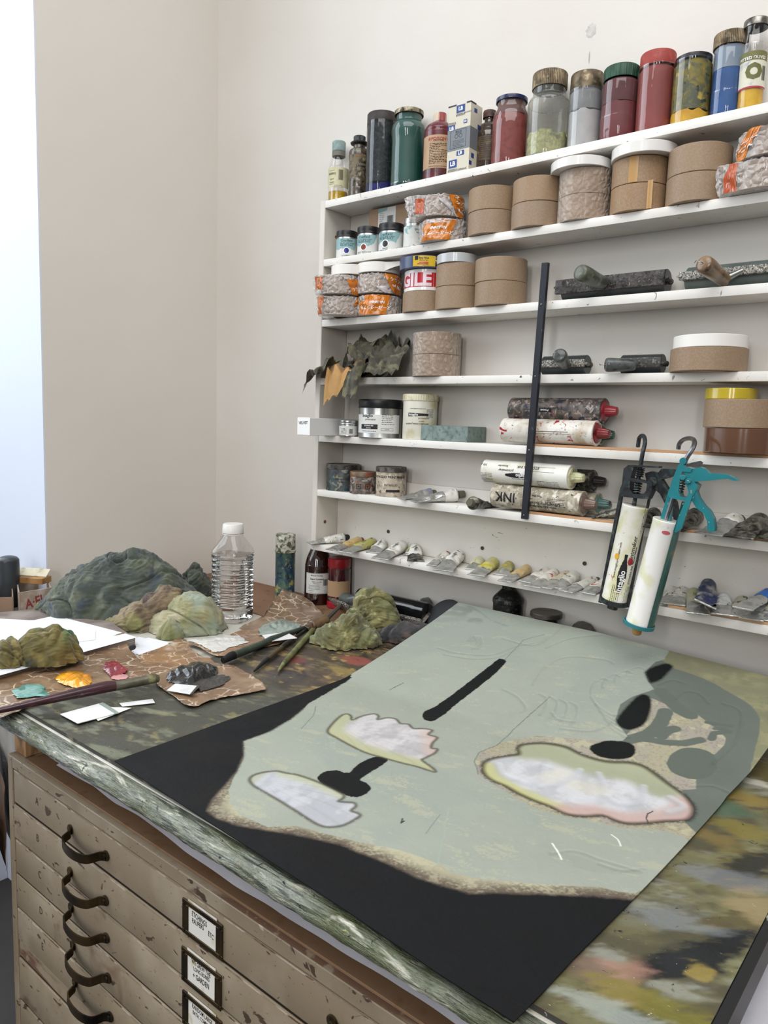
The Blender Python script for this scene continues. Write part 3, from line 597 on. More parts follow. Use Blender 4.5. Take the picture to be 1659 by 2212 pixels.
    for s_ in strokes:
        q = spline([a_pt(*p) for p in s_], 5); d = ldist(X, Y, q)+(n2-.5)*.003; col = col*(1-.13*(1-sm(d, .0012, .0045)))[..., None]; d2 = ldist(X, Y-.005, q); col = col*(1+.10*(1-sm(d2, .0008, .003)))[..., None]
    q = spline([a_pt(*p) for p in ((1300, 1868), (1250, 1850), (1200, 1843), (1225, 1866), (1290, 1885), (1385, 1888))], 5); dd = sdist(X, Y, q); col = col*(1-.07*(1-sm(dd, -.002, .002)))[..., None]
    # black field, feathered edge
    fe = .0015+.010*sm(Y, 0, 1)*0
    soft = np.where(Y < .9, .004, .0015); m = 1-sm(bsd+(n3-.5)*.004, -soft, soft); bk = L3(BK)*(1+.25*(n1-.5))[..., None]; col = col*(1-m[..., None])+bk*m[..., None]
    # black shapes
    bar = [(1072, 1427), (1083, 1423), (1093, 1427), (1088, 1436), (1060, 1463), (1013, 1500), (975, 1530), (950, 1550), (934, 1558), (918, 1555), (912, 1545), (920, 1535), (940, 1526), (980, 1498), (1030, 1460)]
    mush = pA([(740, 735), (760, 705), (800, 688), (850, 683), (915, 698), (970, 650), (1050, 612), (1100, 610), (1137, 628), (1060, 680), (980, 735), (1010, 752), (1040, 780), (1030, 805), (980, 830), (930, 832), (860, 805), (790, 775)])
    bA = pB([(990, 385), (1010, 365), (1060, 345), (1110, 335), (1142, 352), (1120, 380), (1080, 420), (1030, 442), (1010, 430)])
    bB = pB([(945, 515), (985, 503), (1015, 520), (1026, 550), (1012, 620), (990, 665), (935, 692), (880, 692), (835, 660), (845, 625), (900, 560)])
    bC = pB([(688, 800), (720, 772), (780, 757), (860, 758), (920, 773), (938, 800), (930, 835), (880, 854), (800, 853), (730, 835)])
    for pp, sft in ((bar, .0008), (mush, .0008), (bA, .0045), (bB, .0035), (bC, .0018)):
        d = sd(pp, 3)+(n3-.5)*.002; m = 1-sm(d, -sft, sft); col = mixc(col, '131415', m)
    # shells
    sh1 = pA([(797, 470), (818, 430), (870, 380), (905, 368), (930, 380), (936, 402), (990, 380), (1060, 368), (1083, 382), (1078, 400), (1130, 390), (1180, 397), (1205, 422), (1250, 426), (1278, 450), (1330, 450), (1385, 460), (1362, 484), (1412, 500), (1385, 532), (1380, 560), (1412, 565), (1395, 590), (1340, 617), (1328, 628), (1370, 658), (1402, 687), (1385, 692), (1300, 665), (1200, 640), (1100, 612), (1000, 582), (900, 532), (838, 497)])
    sh2 = pA([(360, 740), (380, 713), (440, 695), (510, 688), (560, 698), (630, 710), (720, 740), (800, 775), (860, 805), (890, 825), (880, 845), (860, 857), (900, 862), (945, 866), (957, 885), (930, 910), (965, 923), (980, 937), (960, 955), (900, 987), (850, 1000), (790, 1002), (740, 987), (680, 952), (600, 900), (520, 850), (450, 810), (390, 775)])
    sh3 = pB([(105, 905), (118, 872), (170, 850), (260, 835), (302, 826), (296, 795), (330, 775), (420, 768), (500, 776), (570, 793), (640, 828), (720, 855), (800, 870), (900, 873), (980, 893), (1050, 938), (1130, 998), (1190, 1040), (1235, 1085), (1257, 1130), (1242, 1172), (1200, 1190), (1100, 1194), (1000, 1204), (900, 1206), (830, 1190), (760, 1163), (680, 1167), (600, 1162), (540, 1147), (470, 1112), (390, 1082), (300, 1042), (230, 1002), (160, 972), (120, 942)])
    for k, pp in enumerate((sh1, sh2, sh3)):
        PO = a_poly(pp, 3); d = sdist(X, Y, PO); w = (.010, .010, .016)[k]
        halo = (1-sm(d, -.001, w*.55))*(.85 if k < 2 else .92); col = mixc(col, ('3c3833', '3c3833', '2b2a2b')[k], halo*sm(n2*.4+n3*.6+ (.004-d)*40, .25, .55))
        ins = 1-sm(d, -.0008, .0006)
        P0 = np.array(PO).mean(0); n5 = vnoise(X*38+Y*12, Y*26-X*14, 50+k, 5, .6)
        body = np.zeros(X.shape+(3,))+L3(('aba8a8', 'a8a9ad', 'b2b2b4')[k]); body = mixc(body, ('cfcbca', 'c6c7ca', 'd6d5d6')[k], sm(n5, .34, .70)*.7); body = mixc(body, ('a3a19d', 'a4a7ab', 'a9adb2')[k], sm(n1*.4+n5*.6, .52, .74)*.28)
        if k == 0:
            e = ldist(X, Y, [a_pt(*p) for p in pA([(820, 450), (860, 400), (905, 385)])]); body = mixc(body, 'a9ab8d', 1-sm(e, .010, .03))
            e = ldist(X, Y, [a_pt(*p) for p in pA([(815, 470), (950, 560), (1150, 620), (1330, 665)])]); body = mixc(body, 'adad8c', 1-sm(e, .010, .034)); e = ldist(X, Y, [a_pt(*p) for p in pA([(1370, 480), (1395, 520), (1390, 580)])]); body = mixc(body, 'bfa79c', (1-sm(e, .004, .028))*.7)
        if k == 1:
            e = ldist(X, Y, [a_pt(*p) for p in pA([(560, 700), (720, 745), (880, 820)])]); body = mixc(body, 'aeb097', (1-sm(e, .004, .02))*.9); e = ldist(X, Y, [a_pt(*p) for p in pA([(365, 740), (420, 700)])]); body = mixc(body, 'a7a995', (1-sm(e, .003, .016))*.9)
        if k == 2:
            e = ldist(X, Y, [a_pt(*p) for p in pB([(330, 800), (480, 810), (620, 860), (760, 900), (900, 910), (1010, 950), (1080, 1000)])]); body = mixc(body, '9da084', (1-sm(e, .022, .05))*.95)
            e = ldist(X, Y, [a_pt(*p) for p in pB([(130, 900), (170, 960), (280, 1030), (420, 1090), (520, 1130)])]); body = mixc(body, 'b6b47e', (1-sm(e, .008, .026))*.9)
            e = ldist(X, Y, [a_pt(*p) for p in pB([(560, 1150), (720, 1150), (900, 1195), (1100, 1180), (1220, 1150), (1220, 1100)])]); body = mixc(body, 'b99f96', (1-sm(e, .010, .034))*.9)
            for pts in (((300, 960), (360, 985), (430, 960), (450, 890)), ((430, 1000), (520, 985), (600, 950), (640, 910)), ((740, 930), (770, 1000), (760, 1080)), ((780, 1050), (860, 1095), (970, 1080), (985, 1000)), ((1130, 1060), (1200, 1110), (1120, 1140)), ((200, 880), (220, 930), (280, 960))):
                e = ldist(X, Y, spline([a_pt(*p) for p in pB(pts)], 5)); body = mixc(body, 'd4d4d8', (1-sm(e, .001, .008))*.5); e = ldist(X, Y+.007, spline([a_pt(*p) for p in pB(pts)], 5)); body = mixc(body, '9da1a6', (1-sm(e, .001, .012))*.4)
            e = ldist(X, Y, [a_pt(*p) for p in pB([(640, 1000), (720, 1020)])]); body = mixc(body, 'cdc8b2', (1-sm(e, .006, .03))*.45); e = ldist(X, Y, [a_pt(*p) for p in pB([(460, 960), (540, 930)])]); body = mixc(body, 'd2ccb9', (1-sm(e, .004, .026))*.45)
        if k < 2:
            ray_o = np.array(a_pt(*pA([(850, 440) if k == 0 else (420, 730)])[0])); an = np.arctan2(Y-ray_o[1], X-ray_o[0]); body = body*(1-.07*sm(np.cos(an*34+n1*5), .6, 1))[..., None]
        body = body*(1-(.82*sm(d, -w*.55, .0002))[..., None]*np.array([.9, .93, 1.]))
        col = col*(1-ins[..., None])+body*ins[..., None]
    # hairline cracks and loose threads of dried paint
    for pts, c_, w in (([(1177, 1370), (1130, 1383), (1095, 1420), (1090, 1426)], '6c726a', .0006), ([(1188, 1505), (1160, 1530), (1110, 1575), (1072, 1610), (1035, 1625), (1025, 1645), (1033, 1672)], '6d7369', .0007), ([(1193, 1822), (1205, 1840), (1213, 1856), (1315, 1864)][:3], 'e6e6de', .0009), ([(1320, 1803), (1335, 1813), (1341, 1827)], 'e6e6de', .0007), ([(1410, 1752), (1399, 1758), (1397, 1768), (1400, 1778)], '3b3a3a', .0008), ([(682, 1525), (680, 1538), (672, 1552), (650, 1575)], '6c736b', .0006), ([(690, 1512), (720, 1490), (740, 1478)], '8b928a', .0006), ([(842, 1490), (872, 1475)], '4b504b', .0007), ([(870, 1768), (866, 1778), (873, 1773)], '33342f', .0009), ([(950, 1760), (935, 1780), (920, 1800)], '7b857b', .0007), ([(970, 1745), (945, 1870)][:2], '98a297', .0007)):
        d = ldist(wx, wy, [a_pt(*p) for p in pts]); col = mixc(col, c_, 1-sm(d, w*.6, w*1.7))
    return np.clip(col, 0, 1)
art_m = mat('painted_gesso_sheet', '888888', .6, spec=.22, attr='paint', bump=[(45, .0007, None, 1.5), (14, .0009), (500, .0001)], rand=False, rl=(12, .5, .75))
AR = thing('painting', 'large unfinished painting with pale shell shapes on sage green and black, back edge propped up', 'painting', (0, 0, 0))
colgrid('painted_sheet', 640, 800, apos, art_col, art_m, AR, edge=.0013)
NS = 3.2

# ================================================================ jars, bottles and tins
def thing_at(name, label, cat, P, group=None): return thing(name, label, cat, P, 0, group)
def thin_glass(name, tint='ffffff', haze=0.0, hazecol='aaaaaa', rough=.03, layers=(), bump=None):
    if name in _M: return _M[name]
    m = bpy.data.materials.new(name); m.use_nodes = True; nt = m.node_tree; N = nt.nodes; L = nt.links
    for n in list(N): N.remove(n)
    o = N.new('ShaderNodeOutputMaterial'); t = N.new('ShaderNodeBsdfTransparent'); t.inputs[0].default_value = rgb(tint)
    g = N.new('ShaderNodeBsdfGlossy'); g.inputs['Roughness'].default_value = rough; d = N.new('ShaderNodeBsdfDiffuse'); d.inputs[0].default_value = rgb(hazecol)
    m1 = N.new('ShaderNodeMixShader'); m2 = N.new('ShaderNodeMixShader'); lw = N.new('ShaderNodeLayerWeight'); lw.inputs[0].default_value = .25
    mr = N.new('ShaderNodeMapRange'); mr.inputs[3].default_value = .035; mr.inputs[4].default_value = .30; L.new(lw.outputs['Facing'], mr.inputs[0])
    tc = N.new('ShaderNodeTexCoord'); nz = N.new('ShaderNodeTexNoise'); nz.inputs['Scale'].default_value = 30; nz.inputs['Detail'].default_value = 6; L.new(tc.outputs['Object'], nz.inputs['Vector'])
    mh = N.new('ShaderNodeMapRange'); mh.inputs[1].default_value = .3; mh.inputs[2].default_value = .7; mh.inputs[3].default_value = haze*.6; mh.inputs[4].default_value = min(1, haze*1.4); L.new(nz.outputs['Fac'], mh.inputs[0])
    L.new(mh.outputs[0], m1.inputs[0]); L.new(t.outputs[0], m1.inputs[1]); L.new(d.outputs[0], m1.inputs[2])
    n2 = N.new('ShaderNodeTexNoise'); n2.inputs['Scale'].default_value = 22; n2.inputs['Detail'].default_value = 2; bp = N.new('ShaderNodeBump'); bp.inputs['Distance'].default_value = .0009; L.new(tc.outputs['Object'], n2.inputs['Vector']); L.new(n2.outputs['Fac'], bp.inputs['Height']); L.new(bp.outputs[0], g.inputs['Normal'])
    L.new(mr.outputs[0], m2.inputs[0]); L.new(m1.outputs[0], m2.inputs[1]); L.new(g.outputs[0], m2.inputs[2]); L.new(m2.outputs[0], o.inputs[0])
    _M[name] = m; return m
def HZ(px, py, P, r):            # height of a front rim point seen at (px, py) on an upright cylinder at P
    d = ray(px, py); return CZ+d[2]*(math.hypot(P[0], P[1])-r)/math.hypot(d[0], d[1])
CLEAR = thin_glass('clear_glass'); OLDG = thin_glass('dusty_glass', 'f2f2ee', .22, '9a9a94'); PLA = thin_glass('clear_plastic', 'f6f4ee', .05)
def ribs(n, dp): return lambda a, r, z: r-dp*(.5+.5*cos(a*n)) if r > .008 else r
def jar(label, xl, xr, ym, lid, ytop, ybot, xc, shape, gm, cont, lidm, cat='jar', name='glass_jar', gap=.006, lr=None, ribbed=0, seg=56, group=None, ribbody=None):
    """lid=(xl,xr) columns; ytop/ybot rows of lid top and bottom at column xc; cont=[(material, z0frac, z1frac, ragged)]"""
    X, Y, r = cyl(xl, xr, ym, gap); z0 = SZ[0]+.0003; P = (X, Y, z0)
    H = HZ(xc, ytop, P, r*.9)-z0; HB = HZ(xc, ybot, P, r*.9)-z0; rl = r*(lid[1]-lid[0])/(xr-xl)
    t = thing_at(name, label, cat, P, group)
    prof = [(r*.80, 0), (r*.93, .001), (r*.985, .006), (r, .012)]
    nk = rl*.93
    if shape == 'shoulder': prof += [(r, HB*.74), (r*.985, HB*.79), (r*.94, HB*.84), (nk*1.02, HB*.90), (nk, HB*.93), (nk, HB+.003)]
    elif shape == 'waist': prof += [(r, .05*HB), (r*.985, HB*.12), (r*.965, HB*.62), (r*.975, HB*.70), (r, HB*.76), (r*.995, HB*.81), (r*.93, HB*.865), (nk, HB*.91), (nk*.97, HB*.93), (nk*.985, HB+.003)]
    elif shape == 'slope': prof += [(r, HB*.62), (r*.97, HB*.72), (r*.91, HB*.82), (nk, HB*.92), (nk, HB+.003)]
    elif shape == 'straight': prof += [(r, HB*.93), (r*.985, HB*.96), (nk, HB*.985), (nk, HB+.003)]
    elif shape == 'belly': prof = [(r*.72, 0), (r*.86, .001), (r*.93, .008), (r*.985, HB*.16), (r, HB*.32), (r, HB*.42), (r*.975, HB*.44), (r*.975, HB*.90), (r*.95, HB*.95), (nk, HB*.98), (nk, HB+.003)]
    prof = [(0.0002, .0004)]+prof
    obj('glass_body', lathe(spline(prof, 3), seg, ribbody), gm, t)
    def inner(z0f, z1f, rag, m, nm, sc=.965):
        sp = spline(prof[1:], 3); a, b = HB*z0f, HB*z1f; zs = [a+(b-a)*k/14 for k in range(15)]
        pr = [(.0003, a+.001)]+[(float(np.interp(z, [q[1] for q in sp], [q[0] for q in sp]))*sc-.0006, max(z, .0018)) for z in zs]+[(r*.5, b), (.0003, b)]
        def fn(an, rr, z):
            w = noise.noise(Vector((cos(an)*2.2+X*9, sin(an)*2.2, z*20)))*rag*(1 if z > a+(b-a)*.5 else 0)
            return (rr*cos(an), rr*sin(an), z+w)
        obj(nm, lathe(pr, seg, fn), m, t)
    for c in cont: inner(c[1], c[2], c[3], c[0], c[4] if len(c) > 4 else 'contents')
    lp = [(rl, 0), (rl*1.005, .0015), (rl, (H-HB)*.9), (rl*.96, H-HB), (rl*.3, H-HB), (.0003, H-HB)]
    obj('lid', lathe([(rl*.95, .0004)]+lp, 120 if ribbed else 48, ribs(ribbed, .0011) if ribbed else None), lidm, t, loc=(0, 0, HB), angle=50)
    return t, P, r, HB
pig_teal = mat('teal_pigment', '0a3e35', .5, layers=[('124a3f', 10, .5, .2)], coat=.0)
pig_red = mat('red_pigment', '702d27', .6, layers=[('7f3730', 8, .5, .2), ('5f2320', 20, .6, .1)])
pig_red2 = mat('dark_red_pigment', '5b2529', .6, layers=[('6b3032', 9, .5, .2), ('2a1a1c', 50, .73, .015)])
pig_pink = mat('faded_red_dust', '56403b', .8, layers=[('6b4a44', 8, .5, .2)])
pig_white = mat('white_pigment', 'bfbebc', .7, layers=[('b0b0af', 12, .5, .2)])
pig_lime = mat('pale_yellow_pigment', 'bdbd7c', .8, layers=[('a5a568', 90, .5, .1, 4), ('d1d094', 50, .56, .08), ('707860', 12, .64, .05)], bump=(160, .0012))
pig_blue = mat('blue_pigment', '183c6e', .6, layers=[('234f86', 10, .5, .2), ('1c3f70', 25, .58, .1)])
pig_yel = mat('yellow_pigment', 'b0820f', .6, layers=[('c29a22', 14, .5, .15), ('2c2f20', 34, .69, .03)])
grime_dk = mat('grimy_jar_inside', '23282a', .5, layers=[('3a4648', 14, .5, .1, 8, 1.5), ('0f1216', 22, .56, .05, 8, 1.2), ('4a4e48', 26, .62, .04, 8, 1), ('14181f', 12, .6, .1)], bump=(60, .001))
ultra = mat('ultramarine_pigment', '1c1f8c', .7, layers=[('141532', 18, .57, .03, 6, .6)])
grime_yel = mat('yellow_green_grime', '58521f', .55, layers=[('75681f', 9, .48, .1, 6, 1), ('454a35', 14, .52, .06, 8, 1.2), ('16231f', 26, .63, .03, 6, .8), ('aa9238', 20, .64, .05)])
lid_bronze = mat('bronze_lid', '6d5f4a', .42, metal=.6, layers=[('4a4032', 22, .52, .1), ('8b7d66', 30, .62, .05)], bump=(80, .0003))
lid_dark = mat('dark_stained_lid', '2e2726', .55, layers=[('3d3433', 12, .55, .1), ('191616', 30, .6, .08)])
lid_tin = mat('scuffed_tin_lid', '8f8670', .35, metal=.7, layers=[('3f3b2c', 24, .55, .06, 8, 1), ('c9bda0', 40, .66, .03)])
lid_blue = mat('navy_enamel_lid', '1c2450', .35, layers=[('b9b9c2', 40, .70, .03)], coat=.4)
lid_green = mat('green_plastic_lid', '1d4a33', .5, layers=[('153726', 20, .5, .15)])
lid_red = mat('red_plastic_lid', '98392f', .55, layers=[('8b332b', 10, .5, .2), ('a84a3e', 30, .62, .1)])
lid_black = mat('black_lid', '17181c', .4, layers=[('2f3036', 24, .55, .1)], coat=.2)
ink_red = mat('label_red_ink', '9c2f30', .6)
g3 = 'pigment jars along the top shelf'
# 3 grimy blue-black jar, 4 teal jar
jar('tall grime-covered jar with blue pigment at its bottom and dark lid on the top shelf', 791, 857, 330, (792, 857), 237, 257, 824, 'straight', thin_glass('smeared_glass', 'd8d8d8', .12, '50555a', .06), [(ultra, .0, .16, .006), (grime_dk, .17, .985, 0, 'paint_residue')], lid_dark, group=g3)
t, P, r, HB = jar('tall teal green pigment jar with tin lid on the top shelf', 844, 919, 320, (855, 918), 228, 238, 886, 'waist', CLEAR, [(pig_teal, .004, .80, .002), (mat('teal_dust', '2c4f49', .8), .802, .99, 0, 'dusty_headspace')], lid_tin, group=g3)
jar('wide jar of brick red pigment with navy blue lid on the top shelf', 1062, 1144, 280, (1076, 1144), 199, 208, 1110, 'slope', CLEAR, [(pig_red, .004, .78, .003), (pig_pink, .782, .99, 0, 'dusty_headspace')], lid_blue, group=g3)
t, P, r, HB = jar('big clear preserving jar a third full of pale yellow pigment with ribbed bronze lid', 1139, 1230, 250, (1154, 1230), 143, 177, 1192, 'shoulder', OLDG, [(pig_lime, .004, .34, .012), ], lid_bronze, ribbed=60, group=g3)
v = lines2d([('SONHO', 0, .006, .016, 0), ('JAR', .0, -.012, .013, 0)]); obj('embossed_letters', wrapc(lines2d([('O N A', .0, 0, .012, 0)]), r+.0004, HB*.60, camang(P)), OLDG, t)
jar('jar of white pigment with plain bronze lid beside the preserving jar', 1227, 1302, 250, (1234, 1306), 149, 185, 1270, 'straight', thin_glass('white_dust_glass', 'f4f4f4', .10, 'b0b0b0'), [(pig_white, .004, .64, .006), (mat('grey_dust_layer', '747777', .8, layers=[('949595', 10, .5, .2), ('2f6672', 26, .70, .02)]), .66, .99, 0, 'dusty_headspace')], lid_bronze, group=g3)
jar('jar of dark red pigment with ribbed green lid on the top shelf', 1297, 1383, 220, (1305, 1384), 133, 161, 1345, 'belly', CLEAR, [(pig_red2, .004, .62, .004), (mat('dark_red_dust', '4f2b2d', .8, layers=[('5f3637', 12, .5, .2), ('241619', 44, .72, .02)]), .622, .99, 0, 'dusty_headspace')], lid_green, ribbed=70, group=g3, ribbody=lambda a, r, z: (r-.0008*(.5+.5*cos(a*70))) if z < .052 and r > .01 else r)
jar('tall jar full of red oxide pigment with matching red lid', 1375, 1460, 200, (1386, 1464), 103, 133, 1424, 'straight', CLEAR, [(mat('red_oxide_pigment', '73302b', .6, layers=[('803a34', 7, .5, .2)]), .004, .99, 0)], lid_red, group=g3)
jar('jar smeared with yellow and green paint with a thin black lid', 1450, 1538, 200, (1463, 1543), 110, 120, 1500, 'straight', CLEAR, [(pig_yel, .004, .24, .006), (grime_yel, .245, .985, 0, 'paint_residue')], lid_black, group=g3)
jar('ribbed jar of blue pigment with ribbed bronze lid', 1537, 1611, 160, (1545, 1621), 62, 92, 1580, 'belly', CLEAR, [(pig_blue, .004, .70, .003), (mat('blue_grey_dust', '6d7f90', .8, layers=[('8b9098', 8, .5, .2)]), .702, .99, 0, 'dusty_headspace')], lid_bronze, ribbed=60, group=g3, ribbody=lambda a, r, z: (r-.0009*(.5+.5*cos(a*60))) if z < .075 and r > .01 else r)
# olives jar
t, P, r, HB = jar('tall narrow olive jar with label and yellow pigment in its base', 1597, 1655, 150, (1605, 1660), 34, 50, 1634, 'shoulder', CLEAR, [(pig_yel, .004, .30, .001)], mat('silver_lid', '8d8b85', .3, metal=.8, layers=[('56544c', 20, .55, .1)]), gap=.018)
ca = camang(P)
lb = obj('label', patch(r+.0003, HB*.31, HB*.66, ca-1.25, ca+1.35), mat('olive_label_paper', 'c9c7b4', .6, layers=[('8d8fa8', 14, .62, .06)]), t)
obj('label_band', patch(r+.0005, HB*.60, HB*.70, ca-1.3, ca+1.4), mat('olive_green_print', '68683c', .6), t)
obj('label_stripe', patch(r+.0005, HB*.295, HB*.315, ca-1.25, ca+1.35), mat('crimson_stripe', '9d3143', .6), t)
obj('label_print', wrapc(lines2d([('PITTED OLIVES', -.004, 0, .0072, .012)]), r+.0008, HB*.625, ca+.1), WHITE_INK, t, smooth=False)
obj('label_print', wrapc(lines2d([('O', 0, 0, .034, .06), ('CYPRESSA', 0, .022, .004)]), r+.0008, HB*.47, ca+.1), mat('olive_ink', '5f6034', .6), t, smooth=False)
obj('barcode', wrapc(cat2d(barcode(.010, -.012, .008, .024, 12)), r+.0008, HB*.46, ca+.3), BLACK, t, smooth=False)
# 1 olive oil style bottle ---------------------------------------------------------------------
def lz(rows, P, r): return [HZ(px, py, P, r)-P[2] for px, py in rows]
X, Y, r = cyl(709, 752.5, 390, .004); P = (X, Y, SZ[0]+.0003); t = thing_at('glass_bottle', 'small clear bottle with pale teal cap and yellow oil, leftmost on top shelf', 'bottle', P)
zc_, zcb, znk, zsh, zl1, zl0, zo = lz([(735, 299), (735, 321), (733, 333), (731, 362), (731, 360), (731, 404), (731, 411)], P, r); ca = camang(P)
rc = r*14.5/21.7
obj('glass_body', lathe(spline([(.0003, .001), (r*.8, .0005), (r*.97, .003), (r, .008), (r, zsh-.004), (r*.93, zsh+.006), (r*.74, znk-.004), (rc*.93, znk), (rc*.86, znk+.002), (rc*.86, zcb+.002)], 3), 44), CLEAR, t)
obj('contents', lathe([(.0003, .002), (r*.94, .0025), (r*.96, .006), (r*.96, zo), (.0003, zo)], 40), mat('yellow_oil', '9a7a14', .15, layers=[('b8962e', 16, .5, .1)], coat=.5), t)
obj('pour_ring', lathe([(rc*.8, znk+.001), (rc*.99, znk+.001), (rc*.99, zcb-.0008), (rc*.8, zcb-.0008)], 36), mat('grey_ring', '6d6b60', .6), t)
obj('cap', lathe([(rc*.97, zcb), (rc, zcb+.001), (rc, zc_-.002), (rc*.9, zc_), (.0003, zc_)], 44), mat('teal_cap', '8fa3a0', .55, layers=[('7b918f', 30, .55, .1)]), t)
obj('label', patch(r+.0003, zl0, zl1, ca-1.5, ca+1.5), mat('cream_label', 'bcb893', .6, layers=[('cbc7a8', 20, .5, .15)]), t)
obj('label_print', wrapc(cat2d(barcode(.0005, .010, .012, .026, 16), lines2d([('NUT', -.018, .012, .006, .01), ('POPPY', -.018, .004, .005, .01), ('SNEEKS', -.019, .026, .007, .02)]), rects2d([(-.026, -.010, .0335, .0342), (-.026, -.010, -.0005, .0001)]), microtext(-.012, -.004, .024, 2, .004, .0014)), r+.0006, zl0+.008, ca), mat('sepia_print', '4b3b2a', .6), t, smooth=False)
# 2 linseed oil bottle
X, Y, r = cyl(753, 797, 370, .006); P = (X, Y, SZ[0]+.0003); t = thing_at('oil_bottle', 'brown grimy bottle of raw linseed oil with ribbed dark cap', 'bottle', P); ca = camang(P)
zc_, zcb, zcol, zn, zs, zl1, zl0, zb1 = lz([(775, 287), (775, 300), (775, 311), (775, 316), (775, 323), (775, 332), (775, 383), (775, 402)], P, r); rc = r*13/22
gb = mat('grimy_brown_glass', '3f352a', .3, layers=[('5a503f', 14, .52, .08, 8, 1), ('221a14', 20, .56, .06, 8, 1), ('8a8068', 30, .66, .04)], coat=.7)
obj('glass_body', lathe(spline([(.0003, .001), (r*.85, 0), (r*.98, .002), (r, .006), (r, zb1-.002), (r*.965, zb1), (r, zb1+.002), (r, zl0-.004), (r*.965, zl0-.0025), (r, zl0-.001), (r, zl1+.004), (r*.96, zs+.002), (r*.9, zs+.006), (rc*1.05, zn+.001), (rc*1.0, zcol), (rc*.9, zcb+.001)], 3), 44), gb, t)
obj('collar', lathe([(rc*.9, zcb-.005), (rc*1.45, zcb-.0045), (rc*1.5, zcb-.002), (rc*1.3, zcb), (rc*.9, zcb)], 36), lid_dark, t)
obj('cap', lathe([(rc, zcb), (rc, zc_-.001), (rc*.92, zc_), (.0003, zc_)], 96, ribs(24, .0012)), mat('black_ribbed_cap', '33383a', .35, layers=[('7d8080', 40, .63, .05)]), t)
obj('label', patch(r+.0003, zl0, zl1, ca-1.2, ca+1.2), mat('stained_label', '6f644f', .6, layers=[('3b3327', 14, .52, .06, 8, 1), ('938a70', 22, .6, .05)]), t)
obj('label_print', wrapc(lines2d([('Raw', .004, .010, .010, .02), ('Linseed', .003, .0, .0095, .02), ('Oil', .006, -.010, .0095, .02)]), r+.0006, (zl0+zl1)/2, ca+.15), BLACK, t, smooth=False)
obj('label_print', wrapc(lines2d([('Barrettine', 0, 0, .0062, .02)]), r+.0006, zl1-.006, ca+.1), mat('orange_print', '8d5a2c', .6), t, smooth=False)
# 5 poison bottle
X, Y, r = cyl(915, 981, 330, .008); P = (X, Y, SZ[0]+.0003); t = thing_at('plastic_bottle', 'dark red bottle with a tan POISON label and paint-streaked cap', 'bottle', P); ca = camang(P)
zc_, zcb, zs1, zl1, zl0 = lz([(949, 233), (949, 252), (947, 268), (941, 290), (938, 362)], P, r); rc = r*14.2/33
bred = mat('dark_red_bottle', '5c1a24', .3, layers=[('3a1e22', 5, .53, .08)], coat=.5)
obj('bottle_body', lathe(spline([(.0003, .001), (r*.85, 0), (r*.98, .002), (r, .006), (r, zl1), (r, zs1-.010), (r*.975, zs1-.009), (r*.985, zs1-.004), (r*.95, zs1), (r*.75, zs1+.009), (rc*1.1, zcb-.001), (rc*.95, zcb+.001)], 3), 44), bred, t)
obj('cap', lathe([(rc, zcb), (rc, zc_-.002), (rc*.94, zc_), (.0003, zc_)], 60, ribs(30, .0006)), mat('streaked_cap', '8e3d3c', .5, layers=[('c9b6a0', 22, .52, .04, 4, 0, (1, 1, .15))]), t)
obj('label', patch(r+.0003, zl0, zl1, ca-1.4, ca+1.4), mat('tan_label', 'a58668', .6, layers=[('b39677', 10, .5, .2)]), t)
zm = (zl0+zl1)/2
obj('label_print', wrapc(lines2d([('\u2605POISON\u2605', 0, 0, .0098, .02)]), r+.0006, zl1-.009, ca-.05), ink_red, t, smooth=False)
obj('label_print', wrapc(cat2d(lines2d([('CAUTION', 0, .0265, .0055, .01), ('KEEP OUT OF REACH OF CHILDREN', .002, -.030, .0030, .02)]), microtext(-.022, .0195, .044, 13, .0036, .0021)), r+.0006, zm-.003, ca-.05), mat('label_dark_print', '33231c', .6), t, smooth=False)
# 6 medium box
zb = SZ[0]+.0004; yb_ = 1.437; x0 = onY(966.5, 310, yb_).x; x1 = onY(1014.5, 300, yb_).x; zt_ = (onY(967, 231, yb_).z+onY(1017, 219, yb_).z)/2
t = thing('paper_carton', 'tall cream and blue chequered carton with grey label on the top shelf', 'box', ((x0+x1)/2, yb_, zb)); w = (x1-x0)/2; h = zt_-zb; dp = .046
cm = mat('cream_carton', 'c9c3b2', .6); blu = mat('carton_blue', '27427e', .55); gry = mat('grey_label', '6f7479', .5); gin = mat('grey_label_print', '33383d', .5)
obj('carton', box(-w, w, 0, dp, 0, h, .0006, 1), cm, t)
def face(g2, side=0, off=.0003): return ([(x, -off, z) for x, z in g2[0]] if side == 0 else [(w+off, x+dp/2, z) for x, z in g2[0]]), g2[1]
R1 = lambda a, b, c, d: (-w+2*w*a, -w+2*w*b, h*c, h*d)
obj('printed_pattern', merge(face(rects2d([R1(.36, .74, .875, .985), R1(0, .32, .615, .715), R1(.44, .78, .245, .315), R1(.10, .47, .08, .20), R1(.70, .86, .70, .755)])), face(rects2d([(-.010, .002, h*.87, h*.93), (.006, dp/2-.001, h*.60, h*.72), (-.015, -.004, h*.20, h*.27), (-.022, -.012, h*.09, h*.15)]), 1)), blu, t, smooth=False)
obj('white_monogram', merge(*[face(lines2d([(s_, -w+2*w*a, h*b, sz, .03)]), 0, .0006) for s_, a, b, sz in (('LB', .55, .93, .011), ('LB', .17, .665, .011), ('LB', .60, .28, .010), ('LB', .28, .14, .013), ('LB', .78, .727, .006))]), WHITE_INK, t, smooth=False)
